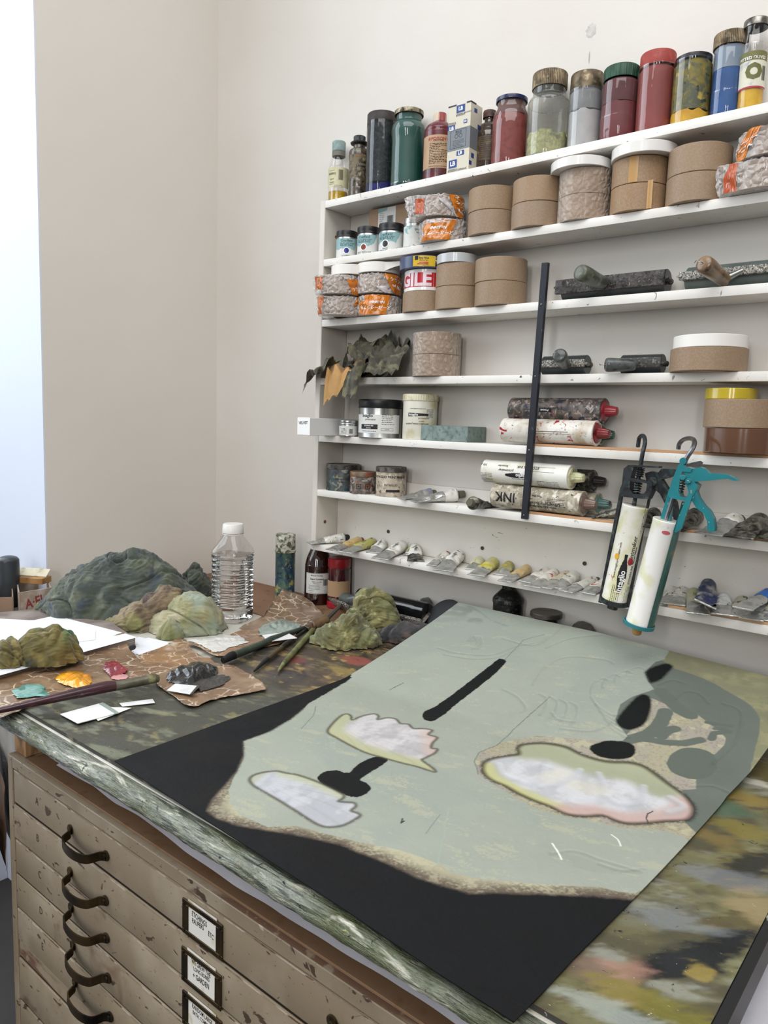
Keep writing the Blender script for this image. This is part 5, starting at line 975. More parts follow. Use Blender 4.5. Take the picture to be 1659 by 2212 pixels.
# --- crumpled chamois leathers
lea_g = mat('green_leather', '454131', .75, layers=[('322f25', 30, .5, .1, 6, .6), ('66644a', 45, .58, .08, 6, .5), ('26261d', 60, .64, .05)], bump=[(30, .003), (160, .0005)], sheen=.2)
lea_t = mat('tan_leather', 'a07a45', .7, layers=[('b98f56', 12, .5, .12), ('59522f', 10, .60, .05, 6, .8)], bump=[(30, .002), (160, .0005)], sheen=.2)
L0 = onZ(795, 815, z4); bx_, by_ = -1.30, 1.468
def leather(label, cx, cy, cz, sx, sy, rot, seed, m, fold=1., tilt=(0, 0), droop=0, tip=None):
    t = thing('chamois_leather', label, 'cloth', (cx, cy, cz), rot, 'crumpled chamois leathers on the fourth shelf')
    def fn(u, v):
        x = (u-.5)*2; y = (v-.5)*2; a = noise.noise(Vector((x*1.3+seed, y*1.3, 0))); b = noise.noise(Vector((x*1.3, y*1.3+seed, 5)))
        px_ = x*sx*(1-.20*abs(y)*fold)+.016*a*fold; py_ = y*sy*(1-.2*abs(x))+.012*b*fold
        zz_ = .036*fold*(abs(noise.noise(Vector((x*1.1+y*.8+seed*2, (y-x)*.5, 2))))*1.6)+.009*abs(noise.noise(Vector((x*2.6+y*2, (y-x)*1.2+seed, 7))))*fold+tilt[0]*x+tilt[1]*y
        if tip: d = max(0, (x*tip[0]+y*tip[1])-.35); zz_ -= tip[2]*d*d; 
        return (px_, py_, zz_)
    g = grid(64, 64, fn); n = len(g[0]); V = g[0]+[(x, y, z-.0018) for x, y, z in g[0]]; Fq = list(g[1])+[tuple(i+n for i in f)[::-1] for f in g[1]]
    rim = [i for i in range(64)]+[64*(j+1)-1 for j in range(1, 64)]+[64*63+i for i in range(62, -1, -1)]+[64*j for j in range(62, 0, -1)]
    Fq += [(rim[i-1], rim[i], rim[i]+n, rim[i-1]+n) for i in range(len(rim))]
    obj('leather', (V, Fq), m, t, angle=None); return t
leather('dark green leather bunched at the back left of the pile', -1.335, 1.482, z4+.012, .062, .036, .1, 3, lea_g, 1.5, (0, .02))
leather('dark green leather bunched at the back right of the pile', -1.225, 1.480, z4+.030, .062, .038, -.2, 11, lea_g, 1.5, (0, .035))
leather('olive leather standing up against the shelf back', -1.27, 1.486, z4+.055, .070, .030, .0, 17, lea_g, 1.5, (.01, .022))
leather('tan leather with a corner pointing down over the shelf edge', -1.325, 1.425, z4+.012, .050, .042, .35, 5, lea_t, .8, (0, .012), tip=(-.2, -1, .12))
leather('green leather with its corner hanging off the shelf left end', -1.395, 1.412, z4+.012, .050, .040, -.25, 7, lea_g, .8, (.012, .016), tip=(-1, -.4, .03))
leather('broad flat olive leather flap facing forward beside film-wrapped rolls', -1.185, 1.425, z4+.036, .046, .040, .25, 23, lea_g, .7, (0, .035))
leather('green leather corner drooping over the shelf edge at the middle', -1.265, 1.418, z4+.014, .034, .042, -.15, 29, lea_g, .8, (0, .014), tip=(0, -1, .14))
leather('mottled khaki leather draped across the middle of the pile', -1.285, 1.440, z4+.058, .040, .032, .9, 31, lea_g, 1.2, (0, .02))
NS = 3.0

# ================================================================ brayers, ink cartridges, caulking guns, paint tubes
def thing_fr(name, label, cat, mtx, group=None):
    t = thing(name, label, cat, mtx.to_translation(), 0, group, rot=mtx.to_euler()); return t
def loc_cam(mtx):
    v = mtx.inverted() @ Vector((0, 0, CZ)); return atan2(v.y, v.x)
rubber = mat('dark_rubber', '242829', .38, layers=[('2f3536', 20, .5, .2)], coat=.25)
rubber_g = mat('grey_green_rubber', '4b5552', .4, layers=[('59625e', 10, .5, .2)], coat=.2)
crust = mat('inky_metal_bar', '2d2a29', .45, metal=.2, layers=[('4b4543', 30, .5, .08, 8, 1), ('8a827c', 50, .66, .05, 6, 1), ('14130f', 30, .6, .05)], bump=[(120, .0025), (400, .0006)])
crust_w = mat('scraped_pale_bar', '8c877e', .45, metal=.2, layers=[('3a3835', 90, .50, .05, 6, 1, (1, .25, 1)), ('c4c0b6', 120, .60, .04, 6, 1, (1, .25, 1))], bump=[(300, .0012), (120, .001)])
hand_g = mat('painted_handle', '55594a', .4, layers=[('3f4239', 12, .5, .15), ('8f8a3c', 30, .68, .02), ('6d6f66', 30, .6, .06)], coat=.2)
hand_b = mat('varnished_handle', '67503c', .3, layers=[('8a714f', 10, .55, .15), ('3b2c20', 20, .62, .05)], coat=.4)
hand_k = mat('dark_handle', '3d4040', .35, layers=[('565a58', 16, .52, .1), ('25272a', 22, .6, .05), ('5b2f30', 40, .71, .02)], coat=.3)
wire_m = mat('steel_wire', '8f8f8b', .3, metal=.9)
def brayer(label, a, b, rr, fo, h0, h1, hr, rubm, frm, hm, group='ink rollers', bar=(.0085, .005), wire=True):
    """roller axis a-b, frame bar offset fo from it, handle from h0 to h1 (world points)"""
    a, b, h0, h1, fo = Vector(a), Vector(b), Vector(h0), Vector(h1), Vector(fo); c = (a+b)/2; d = (b-a).normalized()
    t = thing('ink_roller', label, 'ink roller', c, 0, group); L_ = (b-a).length; m = frame(a-c, b-c)
    obj('roller', xf(capped([(rr*.93, 0), (rr, .0015), (rr, L_-.0015), (rr*.93, L_)], 44), mtx=m), rubm, t)
    f0, f1 = a-c-d*.006+fo, b-c+d*.006+fo; up = fo.normalized(); sd = d.cross(up).normalized()
    V = []
    for p in (f0, f1):
        for s1, s2 in ((-1, -1), (1, -1), (1, 1), (-1, 1)): V.append(tuple(p+sd*bar[0]*s1+up*bar[1]*s2))
    g = bev_geo((V, [(3, 2, 1, 0), (4, 5, 6, 7), (0, 1, 5, 4), (1, 2, 6, 5), (2, 3, 7, 6), (3, 0, 4, 7)]), .0015, 2)
    fr = obj('frame', g, frm, t)
    for p, q in ((f0, a-c-d*.003), (f1, b-c+d*.003)):
        obj('side_arm', tube([p, (p+q)/2+(p-q)*.02, q], .0042, 10, flat=(1.3, .7)), frm, t)
    obj('axle_end', merge(xf(capped([(.0055, 0), (.0055, .006), (.0035, .008)], 16), mtx=frame(b-c+d*.002, b-c+d*.01))), crust, t)
    hd = (h1-h0); hl = hd.length; mh = frame(h0-c, h1-c)
    obj('ferrule', tube([f0.lerp(f1, .5)+(h0-c-f0.lerp(f1, .5))*.0, h0-c+hd.normalized()*.004], [.005, .007], 14), wire_m, t)
    obj('handle', xf(capped(spline([(hr*.62, 0), (hr*.78, .004), (hr*.86, hl*.3), (hr, hl*.7), (hr*1.0, hl*.9), (hr*.8, hl*.975), (hr*.3, hl)], 4), 30), mtx=mh), hm, t)
    if wire:
        e = h1-c; n = hd.normalized(); x = n.cross(Vector((0, 0, 1))).normalized()
        obj('hanging_hook', tube([e-n*.004, e+n*.004, e+n*.007+x*.003, e+n*.008+x*.008+Vector((0, 0, .002)), e+n*.006+x*.012], .0008, 8), wire_m, t)
    return t
z3, z4 = SZ[2], SZ[3]
# third shelf: long dark brayer and its neighbour
ya = 1.492; a = onY(1222, 622, ya); b = onY(1443, 603, ya); a.z = b.z = z3+.028
h0 = onY(1303, 612, 1.452); h1 = onY(1251, 588, 1.372)
brayer('long ink-crusted roller with grey green handle on the third shelf', a, b, .0245, (0, -.033, .003), h0, h1, .0165, rubber, crust, hand_g, bar=(.0145, .004), wire=False)
a = onY(1487, 600, ya); b = Vector((a.x+.21, ya, 0)); a.z = b.z = z3+.027
brayer('long roller with pale scraped bar and brown varnished handle', a, b, .0235, (0, -.032, .003), onY(1566, 606, 1.452), onY(1518, 568, 1.372), .0155, rubber_g, crust_w, hand_b, bar=(.0075, .004))
# fourth shelf: two small ones
ya = 1.485; a = onY(1176, 785, ya); b = onY(1270, 785, ya); a.z = b.z = z4+.022
brayer('short roller with speckled pale bar beside the black strip on the fourth shelf', a, b, .0205, (0, -.029, .002), onY(1221, 788, 1.45), onY(1208, 766, 1.392), .0145, rubber, crust_w, hand_k, bar=(.0075, .0045))
a = onY(1345, 786, ya); b = onY(1433, 784, ya); a.z = b.z = z4+.021
brayer('short dark roller with handle lying sideways on the fourth shelf', a, b, .0190, (0, -.027, .001), onY(1372, 789, 1.437), onY(1306, 788, 1.405), .0135, rubber, mat('dark_scraped_bar', '3c3b3a', .45, metal=.2, layers=[('77726b', 60, .6, .06, 6, 1)], bump=(200, .0012)), hand_k, bar=(.0095, .0045))

# --- ink cartridges
cw = mat('white_cartridge', 'dcdad2', .35, layers=[('c8c2a4', 10, .58, .1), ('8c2026', 34, .735, .012), ('33322f', 60, .745, .012)])
cw_red = mat('red_smeared_cartridge', 'd6d2c9', .35, layers=[('b3a48d', 10, .56, .1), ('9c1f2b', 20, .62, .03, 7, 1), ('5a5247', 34, .66, .03, 8, 1)])
cgr = mat('grimy_cartridge', '6b5f59', .5, layers=[('3b3735', 16, .5, .08, 8, 1.2), ('a0938a', 30, .6, .04, 8, 1), ('8a1f2a', 22, .66, .02, 6, 1), ('2b5a44', 26, .68, .02), ('b3a133', 34, .71, .015), ('1f2a3c', 20, .64, .04)])
cgr2 = mat('stained_cartridge', 'b0a795', .45, layers=[('8d8470', 14, .5, .1, 8, 1), ('d3cdbf', 26, .58, .06), ('3a3731', 40, .66, .03, 8, 1), ('a24a3a', 30, .72, .02)])
cdk = mat('dark_cartridge', '4a4740', .5, layers=[('25241f', 16, .5, .08, 8, 1.2), ('8b8676', 30, .6, .05, 8, 1)])
noz = lambda n, c: mat('nozzle_'+n, c, .25, coat=.3, layers=[('2a2322', 18, .60, .08)])
def cartridge(label, pa, pb, r, bodym, nozm, prints=(), group='ink cartridges', nozzle=True, white=()):
    pa, pb = Vector(pa), Vector(pb); m = frame(pa, pb); L_ = (pb-pa).length; t = thing_fr('ink_cartridge', label, 'ink cartridge', m, group); a0 = loc_cam(m)
    obj('cartridge_body', lathe([(.0003, .006), (r*.9, .006), (r*.93, .0), (r, .0006), (r, .004), (r*.985, .005), (r*.985, L_-.006), (r, L_-.005), (r, L_-.001), (r*.97, L_), (r*.3, L_-.001), (.0003, L_-.001)], 48), bodym, t, angle=30)
    if nozzle: obj('nozzle', lathe([(r*.8, L_-.0005), (r*.72, L_+.002), (.0115, L_+.004), (.0105, L_+.016), (.0085, L_+.026), (.005, L_+.0275), (.0003, L_+.0275)], 36, lambda a, rr, z: rr-(.0009 if cos(a*8) > .3 and rr < .012 else 0)), nozm, t, angle=30)
    if prints: obj('label_print', wrapc(cat2d(*prints), r*.985+.0004, L_/2, a0), BLACK, t, smooth=False)
    if white: obj('white_print', wrapc(cat2d(*white), r*.985+.0008, L_/2, a0), WHITE_INK, t, smooth=False)
    return t
def swash(cx, cy, w, h, rot=0, seed=0):
    V = [];
    for k in range(31):
        u = k/30
        for s_ in (-1, 1): V.append((cx+(h*.5*(.35+.65*sin(pi*min(1, u*1.15)))*s_+.0012*noise.noise(Vector((u*24, s_, seed)))), cy+(u-.5)*w))
    return V, [(2*k, 2*k+2, 2*k+3, 2*k+1) for k in range(30)]
def T(rows, fl=1): return lines2d([(s_, x, y, sz, b, fl*pi/2) for s_, x, y, sz, b in rows])
def mt(x, y0, y1, cols, pitch, h, seed):   # fine print running along the cartridge
    g = microtext(y0, 0, y1-y0, cols, pitch, h, seed); return [(x-b, a) for a, b in g[0]], g[1]
r = .0262; rb = .0235; yf, ybk = 1.4535, 1.5036
z5, z6 = SZ[4], SZ[5]
def cpts(xl, xr, y, Y, z): p, q = onY(xl, y, Y), onY(xr, y, Y); p.z = q.z = z; return p, q
cartridge('green-nozzled cartridge hidden behind the red smeared one on the fifth shelf', *cpts(1125, 1300, 935, ybk, z5+rb+.0055), rb, cgr2, noz('green', '1c4a38'))
cartridge('white cartridge smeared with red paint, lower front on the fifth shelf', *cpts(1091, 1290, 937, yf, z5+r+.0055), r, cw_red, noz('red', '7c1c24'), [rects2d([(-.0006, .0004, -.02, .055)]), rects2d([(.004, .0046, -.02, .06)])])
cartridge('paint-caked grey cartridge resting on top of the pair on the fifth shelf', *cpts(1108, 1306, 897, 1.4745, z5+.0055+r+r*1.74), r, cgr, noz('pinkred', '9a2f38'), [T([('ETCHING INK', -.004, .0, .0075, .015)], -1), rects2d([(-.004, .004, -.03, .0)])], white=[T([('Process', .000, -.016, .006, .01)], -1)])
cartridge('stained cartridge with teal nozzle at the back of the sixth shelf', *cpts(1100, 1292, 1095, ybk, z6+rb+.0055), rb, cgr2, noz('teal', '5d7d78'))
cartridge('stained cartridge lettered INK at the front of the sixth shelf', *cpts(1070, 1262, 1085, yf-.002, z6+r+.0055), r, cgr2, noz('brown', '7b665c'), [T([('INK', .002, -.067, .030, .02), ('Lithography/Relief', .009, .030, .0095, .01), ('Thalo Blue', -.006, .010, .0055, .03)], -1), T([('INTAGLIO PRINTMAKER', .016, .02, .0065, .03)], -1), mt(-.002, .035, .075, 5, .0035, .0014, 4)])
cartridge('dark cartridge behind the clean white one on the sixth shelf', *cpts(1110, 1282, 1040, ybk, z6+.0058+rb*3), rb, cdk, noz('black', '2a2826'))
cartridge('clean white ink cartridge with brush stroke logo, top front on sixth shelf', *cpts(1050, 1236, 1035, yf, z6+.0058+r*3), r, cw, noz('cream', 'c9c7a0'), [swash(.006, -.010, .062, .011, seed=2), T([('printmaker', -.004, -.040, .0085, .01), ('ETCHING INK', -.014, .012, .0085, .015), ('Extender', -.014, -.050, .0070, .012), ('300 g', -.014, -.098, .0070, .01), ('www.intaglioprintmaker.com', .014, -.004, .0036, .01)], -1), mt(.016, .035, .085, 5, .0036, .0015, 5), mt(.006, -.105, -.075, 6, .0034, .0013, 8), rects2d([(-.0175, -.0170, .025, .075), (-.006, -.0055, .025, .075)])], white=[T([('Intaglio', .006, .002, .0115, .015)], -1)])

# --- flat black metal strip, not a rail
pt, pb = onY(1179, 568, 1.4218), onY(1133.5, 1121, 1.4218); m = frame(pb, pt); t = thing_fr('metal_strip', 'long narrow black metal strip screwed slantwise across the shelf fronts', 'strip', m); L_ = (pt-pb).length
xa = m.to_3x3().col[0]; rollz = 0
ang = atan2((m.inverted().to_3x3() @ Vector((0, 1, 0))).y, (m.inverted().to_3x3() @ Vector((0, 1, 0))).x)
ms = Matrix.Rotation(ang, 4, 'Z')
obj('strip', xf(bev_geo(box(-.0046, .0046, -.0072, .0072, 0, L_), .0006, 1), mtx=ms), mat('black_painted_metal', '1b1d26', .5, layers=[('3b3d44', 20, .68, .03)]), t)
for (px, py) in ((1170, 658), (1157, 813), (1143, 972), (1131.5, 1112)):
    q = ms.inverted() @ (m.inverted() @ onY(px, py, 1.4218)); obj('screw', xf(xf(capped([(.0016, 0), (.0015, .0008), (.0008, .0011)], 12), rot=(0, -pi/2, 0), loc=(-.0046, 0, q.z)), mtx=ms), wire_m, t)

# --- caulking guns hanging by their hooks
def plate(pts, Y, th, ref): 
    P_ = [onY(x, y, Y)-Vector(ref) for x, y in pts]; n = len(P_)
    V = [(p.x, p.y-th/2, p.z) for p in P_]+[(p.x, p.y+th/2, p.z) for p in P_]
    return V, [tuple(range(n)), tuple(range(n, 2*n))[::-1]]+[(i, n+i, n+(i+1) % n, (i+1) % n) for i in range(n)]
def pipe(pts, rad, ref, seg=12, flat=None): return tube([onY(x, y, Y)-Vector(ref) for x, y, Y in spline(pts, 5)], rad, seg, flat=flat)
spring = lambda p0, p1, rr, n, ref: tube([Vector(p0).lerp(Vector(p1), k/(n*12))-Vector(ref)+Vector((cos(2*pi*k/12)*rr, sin(2*pi*k/12)*rr, 0)) for k in range(n*12+1)], .0011, 6)
gun_dk = mat('paint_caked_metal', '33363a', .45, metal=.3, layers=[('1e2022', 12, .5, .1, 8, 1), ('4b5550', 20, .6, .06), ('2b4a44', 20, .66, .04)], bump=(90, .0008))
gun_tl = mat('teal_enamel', '2a7d84', .3, layers=[('246f76', 6, .5, .2), ('b7cdc6', 34, .70, .015), ('8d9080', 26, .70, .02)], coat=.4)
gun_td = mat('stained_teal_enamel', '35635f', .35, layers=[('2b534c', 8, .5, .15), ('6b6f3a', 12, .62, .05), ('c3c6b8', 26, .70, .012)], coat=.3)
gun_st = mat('gun_steel', '77797b', .3, metal=.85, layers=[('55585c', 14, .55, .1)])
YG = 1.392
# dark gun
ref = onY(1326, 1300, YG); top = onY(1373, 1092, YG); G = thing('caulking_gun', 'dark paint-caked caulking gun hanging from the fifth shelf holding a printed cartridge', 'caulking gun', ref, 0, 'caulking guns hooked over the fifth shelf')
ctr = .0245; mg = frame((0, 0, 0), top-ref); Lc = (top-ref).length; a0 = loc_cam(Matrix.Translation(ref) @ mg)
print('gun cart len', Lc)
rodp = [(1360, 1150, YG), (1369, 1095, YG), (1377, 1045, YG), (1383, 1010, YG), (1388, 980, YG-.002), (1393, 958, YG+.004), (1392, 945, YG+.016), (1387, 941, YG+.028), (1381, 947, YG+.040), (1378, 965, YG+.046)]
obj('hook_rod', pipe(rodp, .0040, ref), gun_dk, G)
obj('head_bracket', merge(plate([(1352, 1012), (1362, 1004), (1373, 1005), (1373, 1012), (1367, 1030), (1365, 1055), (1372, 1066), (1393, 1068), (1400, 1060), (1404, 1035), (1414, 1040), (1413, 1060), (1404, 1078), (1345, 1072), (1343, 1060), (1348, 1045)], YG, .022, ref)), gun_dk, G, smooth=False)
obj('thumb_plate', plate([(1366, 1004), (1427, 1007), (1427, 1011), (1366, 1008)], YG-.004, .016, ref), gun_dk, G, smooth=False)
obj('release_plate', plate([(1362, 1031), (1402, 1040), (1404, 1044), (1370, 1040), (1361, 1036)], YG-.002, .020, ref), gun_dk, G, smooth=False)
obj('spring', spring(onY(1373, 1066, YG), onY(1379, 1040, YG), .0075, 5, ref), gun_dk, G)
obj('spring', spring(onY(1381, 1030, YG), onY(1385, 1012, YG), .0065, 4, ref), gun_dk, G)
obj('handle', merge(plate([(1396, 1022), (1410, 1018), (1424, 1022), (1440, 1048), (1462, 1085), (1468, 1118), (1462, 1125), (1444, 1098), (1428, 1066), (1412, 1052), (1400, 1045)], YG+.012, .014, ref)), gun_dk, G, smooth=False)
obj('trigger', plate([(1424, 1022), (1432, 1012), (1462, 1014), (1466, 1022), (1446, 1032), (1430, 1036)], YG+.012, .016, ref), gun_dk, G, smooth=False)
obj('pivot_bolt', xf(capped([(.0085, 0), (.0085, .003), (.007, .0045)], 20), rot=(pi/2, 0, 0), loc=tuple(onY(1413, 1040, YG)-ref-Vector((0, .004, 0)))), gun_dk, G)
obj('side_rail', plate([(1342, 1052), (1346, 1052), (1345, 1072), (1300, 1302), (1294, 1300)], YG, .008, ref), gun_dk, G, smooth=False)
obj('side_rail', plate([(1404, 1062), (1408, 1063), (1397, 1110), (1358, 1312), (1352, 1310)], YG+.004, .008, ref), gun_dk, G, smooth=False)
obj('end_cup', xf(lathe([(.0003, -.004), (ctr*.8, -.004), (ctr+.003, -.0025), (ctr+.0035, .006), (ctr+.0022, .0065), (ctr+.001, .002)], 40), mtx=mg), gun_dk, G)
pl = onY(1372, 1092, YG)
K1 = cartridge('white cartridge with brush stroke logo loaded in the dark caulking gun', ref+(top-ref)*.03, top, ctr, mat('open_cartridge', 'dedbd0', .35, layers=[('c9c79a', 9, .56, .08), ('a82532', 22, .70, .02), ('33322f', 60, .73, .012)]), BLACK, [swash(.004, -.035, .075, .016, seed=6), mt(.022, .045, .095, 5, .0036, .0014, 9), T([('printmaker', .014, .012, .0125, .01), ('ETCHING INK  Mixed Yellow', .021, -.018, .006, .02), ('www.intaglioprintmaker.com', -.011, -.012, .006, .008)], 1), mt(-.008, -.10, -.06, 5, .0034, .0014, 3), mt(.018, -.10, -.06, 4, .0034, .0012, 4)], group=None, nozzle=False, white=[T([('Intaglio', .004, -.052, .0155, .02)], 1)])
obj('nozzle_tip', xf(capped([(.010, -.020), (.0105, -.012), (.009, -.004)], 20), mtx=frame((0, 0, 0), K1.rotation_euler.to_matrix() @ Vector((0, 0, 1))) if False else Matrix.Identity(4)), noz('black', '2a2826'), K1)
sp_ = obj('yellow_paint_spot', wrapc(disc2d(-.014, -.005, .0045, .0060), ctr*.985+.001, Lc*.97/2, a0), mat('yellow_spot', 'd9a21c', .3, coat=.5), K1); obj('red_paint_spot', wrapc(disc2d(.014, -.010, .0050, .0075), ctr*.985+.001, Lc*.97/2, a0), mat('crimson_spot', '9c1728', .3, coat=.5), K1)
# teal gun
YH = 1.362
ref = onY(1380, 1348, YH); top = onY(1441, 1123, YH); G2 = thing('caulking_gun', 'teal caulking gun hanging from the fifth shelf holding a plain white cartridge', 'caulking gun', ref, 0, 'caulking guns hooked over the fifth shelf')
mg = frame((0, 0, 0), top-ref); Lc = (top-ref).length; a0 = loc_cam(Matrix.Translation(ref) @ mg)
obj('hook_rod', pipe([(1430, 1160, YH), (1440, 1120, YH), (1455, 1072, YH), (1470, 1018, YH), (1483, 990, YH), (1497, 968, YH+.004), (1500, 953, YH+.022), (1492, 947, YH+.046), (1478, 949, YH+.064), (1468, 958, YH+.074), (1465, 970, YH+.077)], .0042, ref, 8), gun_st, G2)
obj('head_bracket', merge(plate([(1470, 1003), (1477, 1000), (1484, 1008), (1500, 1012), (1496, 1020), (1478, 1018), (1474, 1030), (1470, 1060), (1474, 1072), (1488, 1075), (1494, 1062), (1502, 1040), (1512, 1048), (1500, 1075), (1488, 1082), (1452, 1075), (1447, 1070), (1455, 1040)], YH, .022, ref)), gun_tl, G2, smooth=False)
obj('thumb_release', plate([(1484, 1003), (1497, 999), (1512, 996), (1517, 1000), (1512, 1006), (1498, 1008), (1485, 1008)], YH-.004, .012, ref), gun_st, G2, smooth=False)
obj('knob', xf(capped([(.006, -.004), (.0068, 0), (.006, .005)], 16), rot=(pi/2, 0, 0), loc=tuple(onY(1477, 996, YH)-ref)), gun_tl, G2)
obj('spring', spring(onY(1464, 1068, YH), onY(1474, 1034, YH), .0078, 6, ref), gun_st, G2)
obj('trigger_lever', merge(plate([(1478, 1020), (1500, 1012), (1516, 1009), (1524, 1012), (1534, 1022), (1560, 1023), (1576, 1026), (1590, 1033), (1598, 1038), (1590, 1039), (1575, 1034), (1508, 1040), (1500, 1042)], YH-.002, .014, ref)), gun_tl, G2, smooth=False)
obj('grip_handle', plate([(1480, 1030), (1488, 1024), (1500, 1030), (1504, 1050), (1512, 1075), (1524, 1092), (1536, 1104), (1544, 1120), (1547, 1140), (1546, 1147), (1538, 1149), (1531, 1145), (1530, 1125), (1522, 1108), (1506, 1096), (1494, 1075), (1488, 1055)], YH-.002, .015, ref), gun_tl, G2, smooth=False)
for (px, py) in ((1480, 1031), (1491, 1039)): obj('pivot_bolt', xf(capped([(.0052, 0), (.0052, .003), (.004, .0045)], 18), rot=(pi/2, 0, 0), loc=tuple(onY(px, py, YH)-ref-Vector((0, .009, 0)))), gun_tl, G2)
obj('side_rail', plate([(1447, 1056), (1455, 1058), (1449, 1128), (1438, 1131), (1426, 1128)], YH+.004, .010, ref), gun_tl, G2, smooth=False)
def chan(u, v):
    a = a0+.62+1.15*u; q = ctr+.0022; return (q*cos(a), q*sin(a), -.003+(Lc+.045)*v)
obj('side_channel', xf(grid(16, 4, chan), mtx=mg), gun_td, G2)
obj('side_rail', plate([(1488, 1065), (1497, 1070), (1474, 1140), (1462, 1150), (1455, 1148), (1462, 1128)], YH-.012, .006, ref), gun_tl, G2, smooth=False)
obj('end_cup', xf(lathe([(.0003, -.005), (ctr*.85, -.005), (ctr+.0045, -.003), (ctr+.005, .004), (ctr+.0036, .0045), (ctr+.001, .001)], 40), mtx=mg), gun_tl, G2)
K2 = cartridge('plain white cartridge with faint smudges loaded in the teal caulking gun', ref+(top-ref)*.012, top, ctr, mat('plain_cartridge', 'e6e4e0', .3, layers=[('d8d6b8', 10, .60, .08), ('c98a8a', 18, .70, .03), ('4a6b66', 70, .745, .01)], coat=.2), BLACK, group=None, nozzle=False)
obj('red_smear', wrapc(disc2d(.004, Lc*.40, .0075, .0035), ctr*.985+.0006, Lc*.494, a0), mat('faded_red_smear', 'b5545a', .5), K2)
nz_ = thing('wooden_plug', 'stub of pale wood poking out beneath the teal caulking gun', 'plug', ref+(ref-top).normalized()*.0062); obj('plug', xf(capped([(.0085, 0), (.0085, .012), (.006, .015)], 20), mtx=frame((0, 0, 0), ref-top)), mat('ochre_wood', 'a07a42', .6), nz_)

# --- paint tubes
foil = mat('tube_foil', 'c6c6c2', .3, metal=.7, layers=[('a9a9a5', 20, .55, .1), ('6c6b62', 40, .68, .04)], bump=[(70, .0016), (200, .0006)])
foil_d = mat('dirty_tube_foil', '77756a', .32, metal=.6, layers=[('2e2d28', 16, .5, .1, 8, 1), ('8a877a', 26, .60, .06, 8, 1), ('3f4534', 20, .64, .05)], bump=[(70, .0032), (200, .001)])
def lab(n, c, c2='3a3a36', th=.66): return mat('tube_label_'+n, c, .45, layers=[('a8a598', 12, .60, .1), (c2, 30, th, .025, 8, .6)], bump=[(60, .0018)])
capk = mat('tube_cap_black', '18181a', .4); capt = mat('tube_cap_tan', 'a08a5e', .5); capr = mat('tube_cap_rust', '7c4a2e', .5); caps = mat('tube_cap_stained', '5b5a4a', .5)
_tn = [0]
def ptube(label, tail, cap, z, r, lm, capm=capk, body=foil, group='paint tubes on the bottom shelf', lab_rng=(.0, .58), twist=0, tlift=.002, clift=0, txt_=None, showcap=True):
    """tail and cap given as floor points (X, Y); lies on height z"""
    _tn[0] += 1; s = _tn[0]; A = Vector((tail[0], tail[1], z+tlift)); B = Vector((cap[0], cap[1], z+r+.0006+clift)); t = thing('paint_tube', label, 'paint tube', A, 0, group)
    L_ = (B-A).length; d = (B-A).normalized(); sd = Vector((-d.y, d.x, 0)).normalized(); up = d.cross(sd); up = up if up.z > 0 else -up; n = 28; K_ = 26; w = r*1.45
    def ring(u, off=0):
        e = max(0, 1-u*1.0); fl = u**.85; V = []; c = A+(B-A)*u
        tw = twist*(1-u)
        for k in range(K_):
            a = 2*pi*k/K_; rx = w*(1-fl)+r*fl; ry = .0011*(1-fl)+r*fl
            cr = noise.noise(Vector((u*7+s*3.1, cos(a)*1.6, sin(a)*1.6)))*r*.34*sin(pi*min(1, u*1.1))*(1 if u < .9 else .3)+noise.noise(Vector((u*19, cos(a)*3+s, sin(a)*3)))*r*.13*(1-u*.8)
            x = cos(a)*(rx+off+cr*.6); y = sin(a)*(ry+off)+cr*(.5+.5*sin(a))
            if y < -ry: y = -ry
            x, y = x*cos(tw)-y*sin(tw)*.6, y*cos(tw)+x*sin(tw)
            p = c-A+sd*x+up*y; p.z = max(p.z, -tlift+.0004); V.append(tuple(p))
        return V
    def loft(u0, u1, m_, nm, off=0, caps=True):
        V = []; Fc = []
        for i in range(n+1): V += ring(u0+(u1-u0)*i/n, off)
        for i in range(n):
            for k in range(K_): Fc.append((i*K_+k, i*K_+(k+1) % K_, (i+1)*K_+(k+1) % K_, (i+1)*K_+k))
        if caps: Fc.append(tuple(range(K_))); Fc.append(tuple(n*K_+k for k in range(K_))[::-1])
        return obj(nm, (V, Fc), m_, t, angle=60)
    loft(0, 1, body, 'tube_body')
    u0 = 1-lab_rng[1]; lb = loft(u0, .985-lab_rng[0], lm, 'label', .0004, False) if lm else None
    cr_ = A+(B-A)*.0
    obj('crimped_end', xf(bev_geo(box(-w*1.02, w*1.02, -.0014, .0014, -.001, .005), .0005, 1), mtx=Matrix(((sd.x, up.x, d.x, 0), (sd.y, up.y, d.y, 0), (sd.z, up.z, d.z, 0), (0, 0, 0, 1))) @ Matrix.Rotation(twist, 4, 'Z')), body, t)
    if showcap:
        m_ = frame(B-A, B-A+d); obj('shoulder', xf(lathe([(r*.98, -.0003), (r*.75, .003), (r*.4, .005), (r*.38, .007)], 26), mtx=m_), body, t)
        obj('cap', xf(lathe([(.0003, .0055), (r*.52, .0055), (r*.60, .0065), (r*.52, .0065+r*.85), (r*.48, .0075+r*.85), (.0003, .0075+r*.85)], 40, ribs(14, .0006)), mtx=m_), capm, t)
    if txt_ and lb:
        g2 = lines2d([(txt_, 0, 0, r*.75, .01)]); um = (u0+.97)/2; c = (B-A)*um; VV = []
        for x, y in g2[0]:
            uu = um+x/L_; fl = uu**.85; ry = .0011*(1-fl)+r*fl; rx = w*(1-fl)+r*fl; cc = (B-A)*uu; yy = min(.99, abs(y)/rx); VV.append(tuple(cc+sd*y+up*(ry*sqrt(1-yy*yy)+.0022)))
        obj('label_print', (VV, g2[1]), BLACK, t, smooth=False)
    return t
z7 = SZ[6]
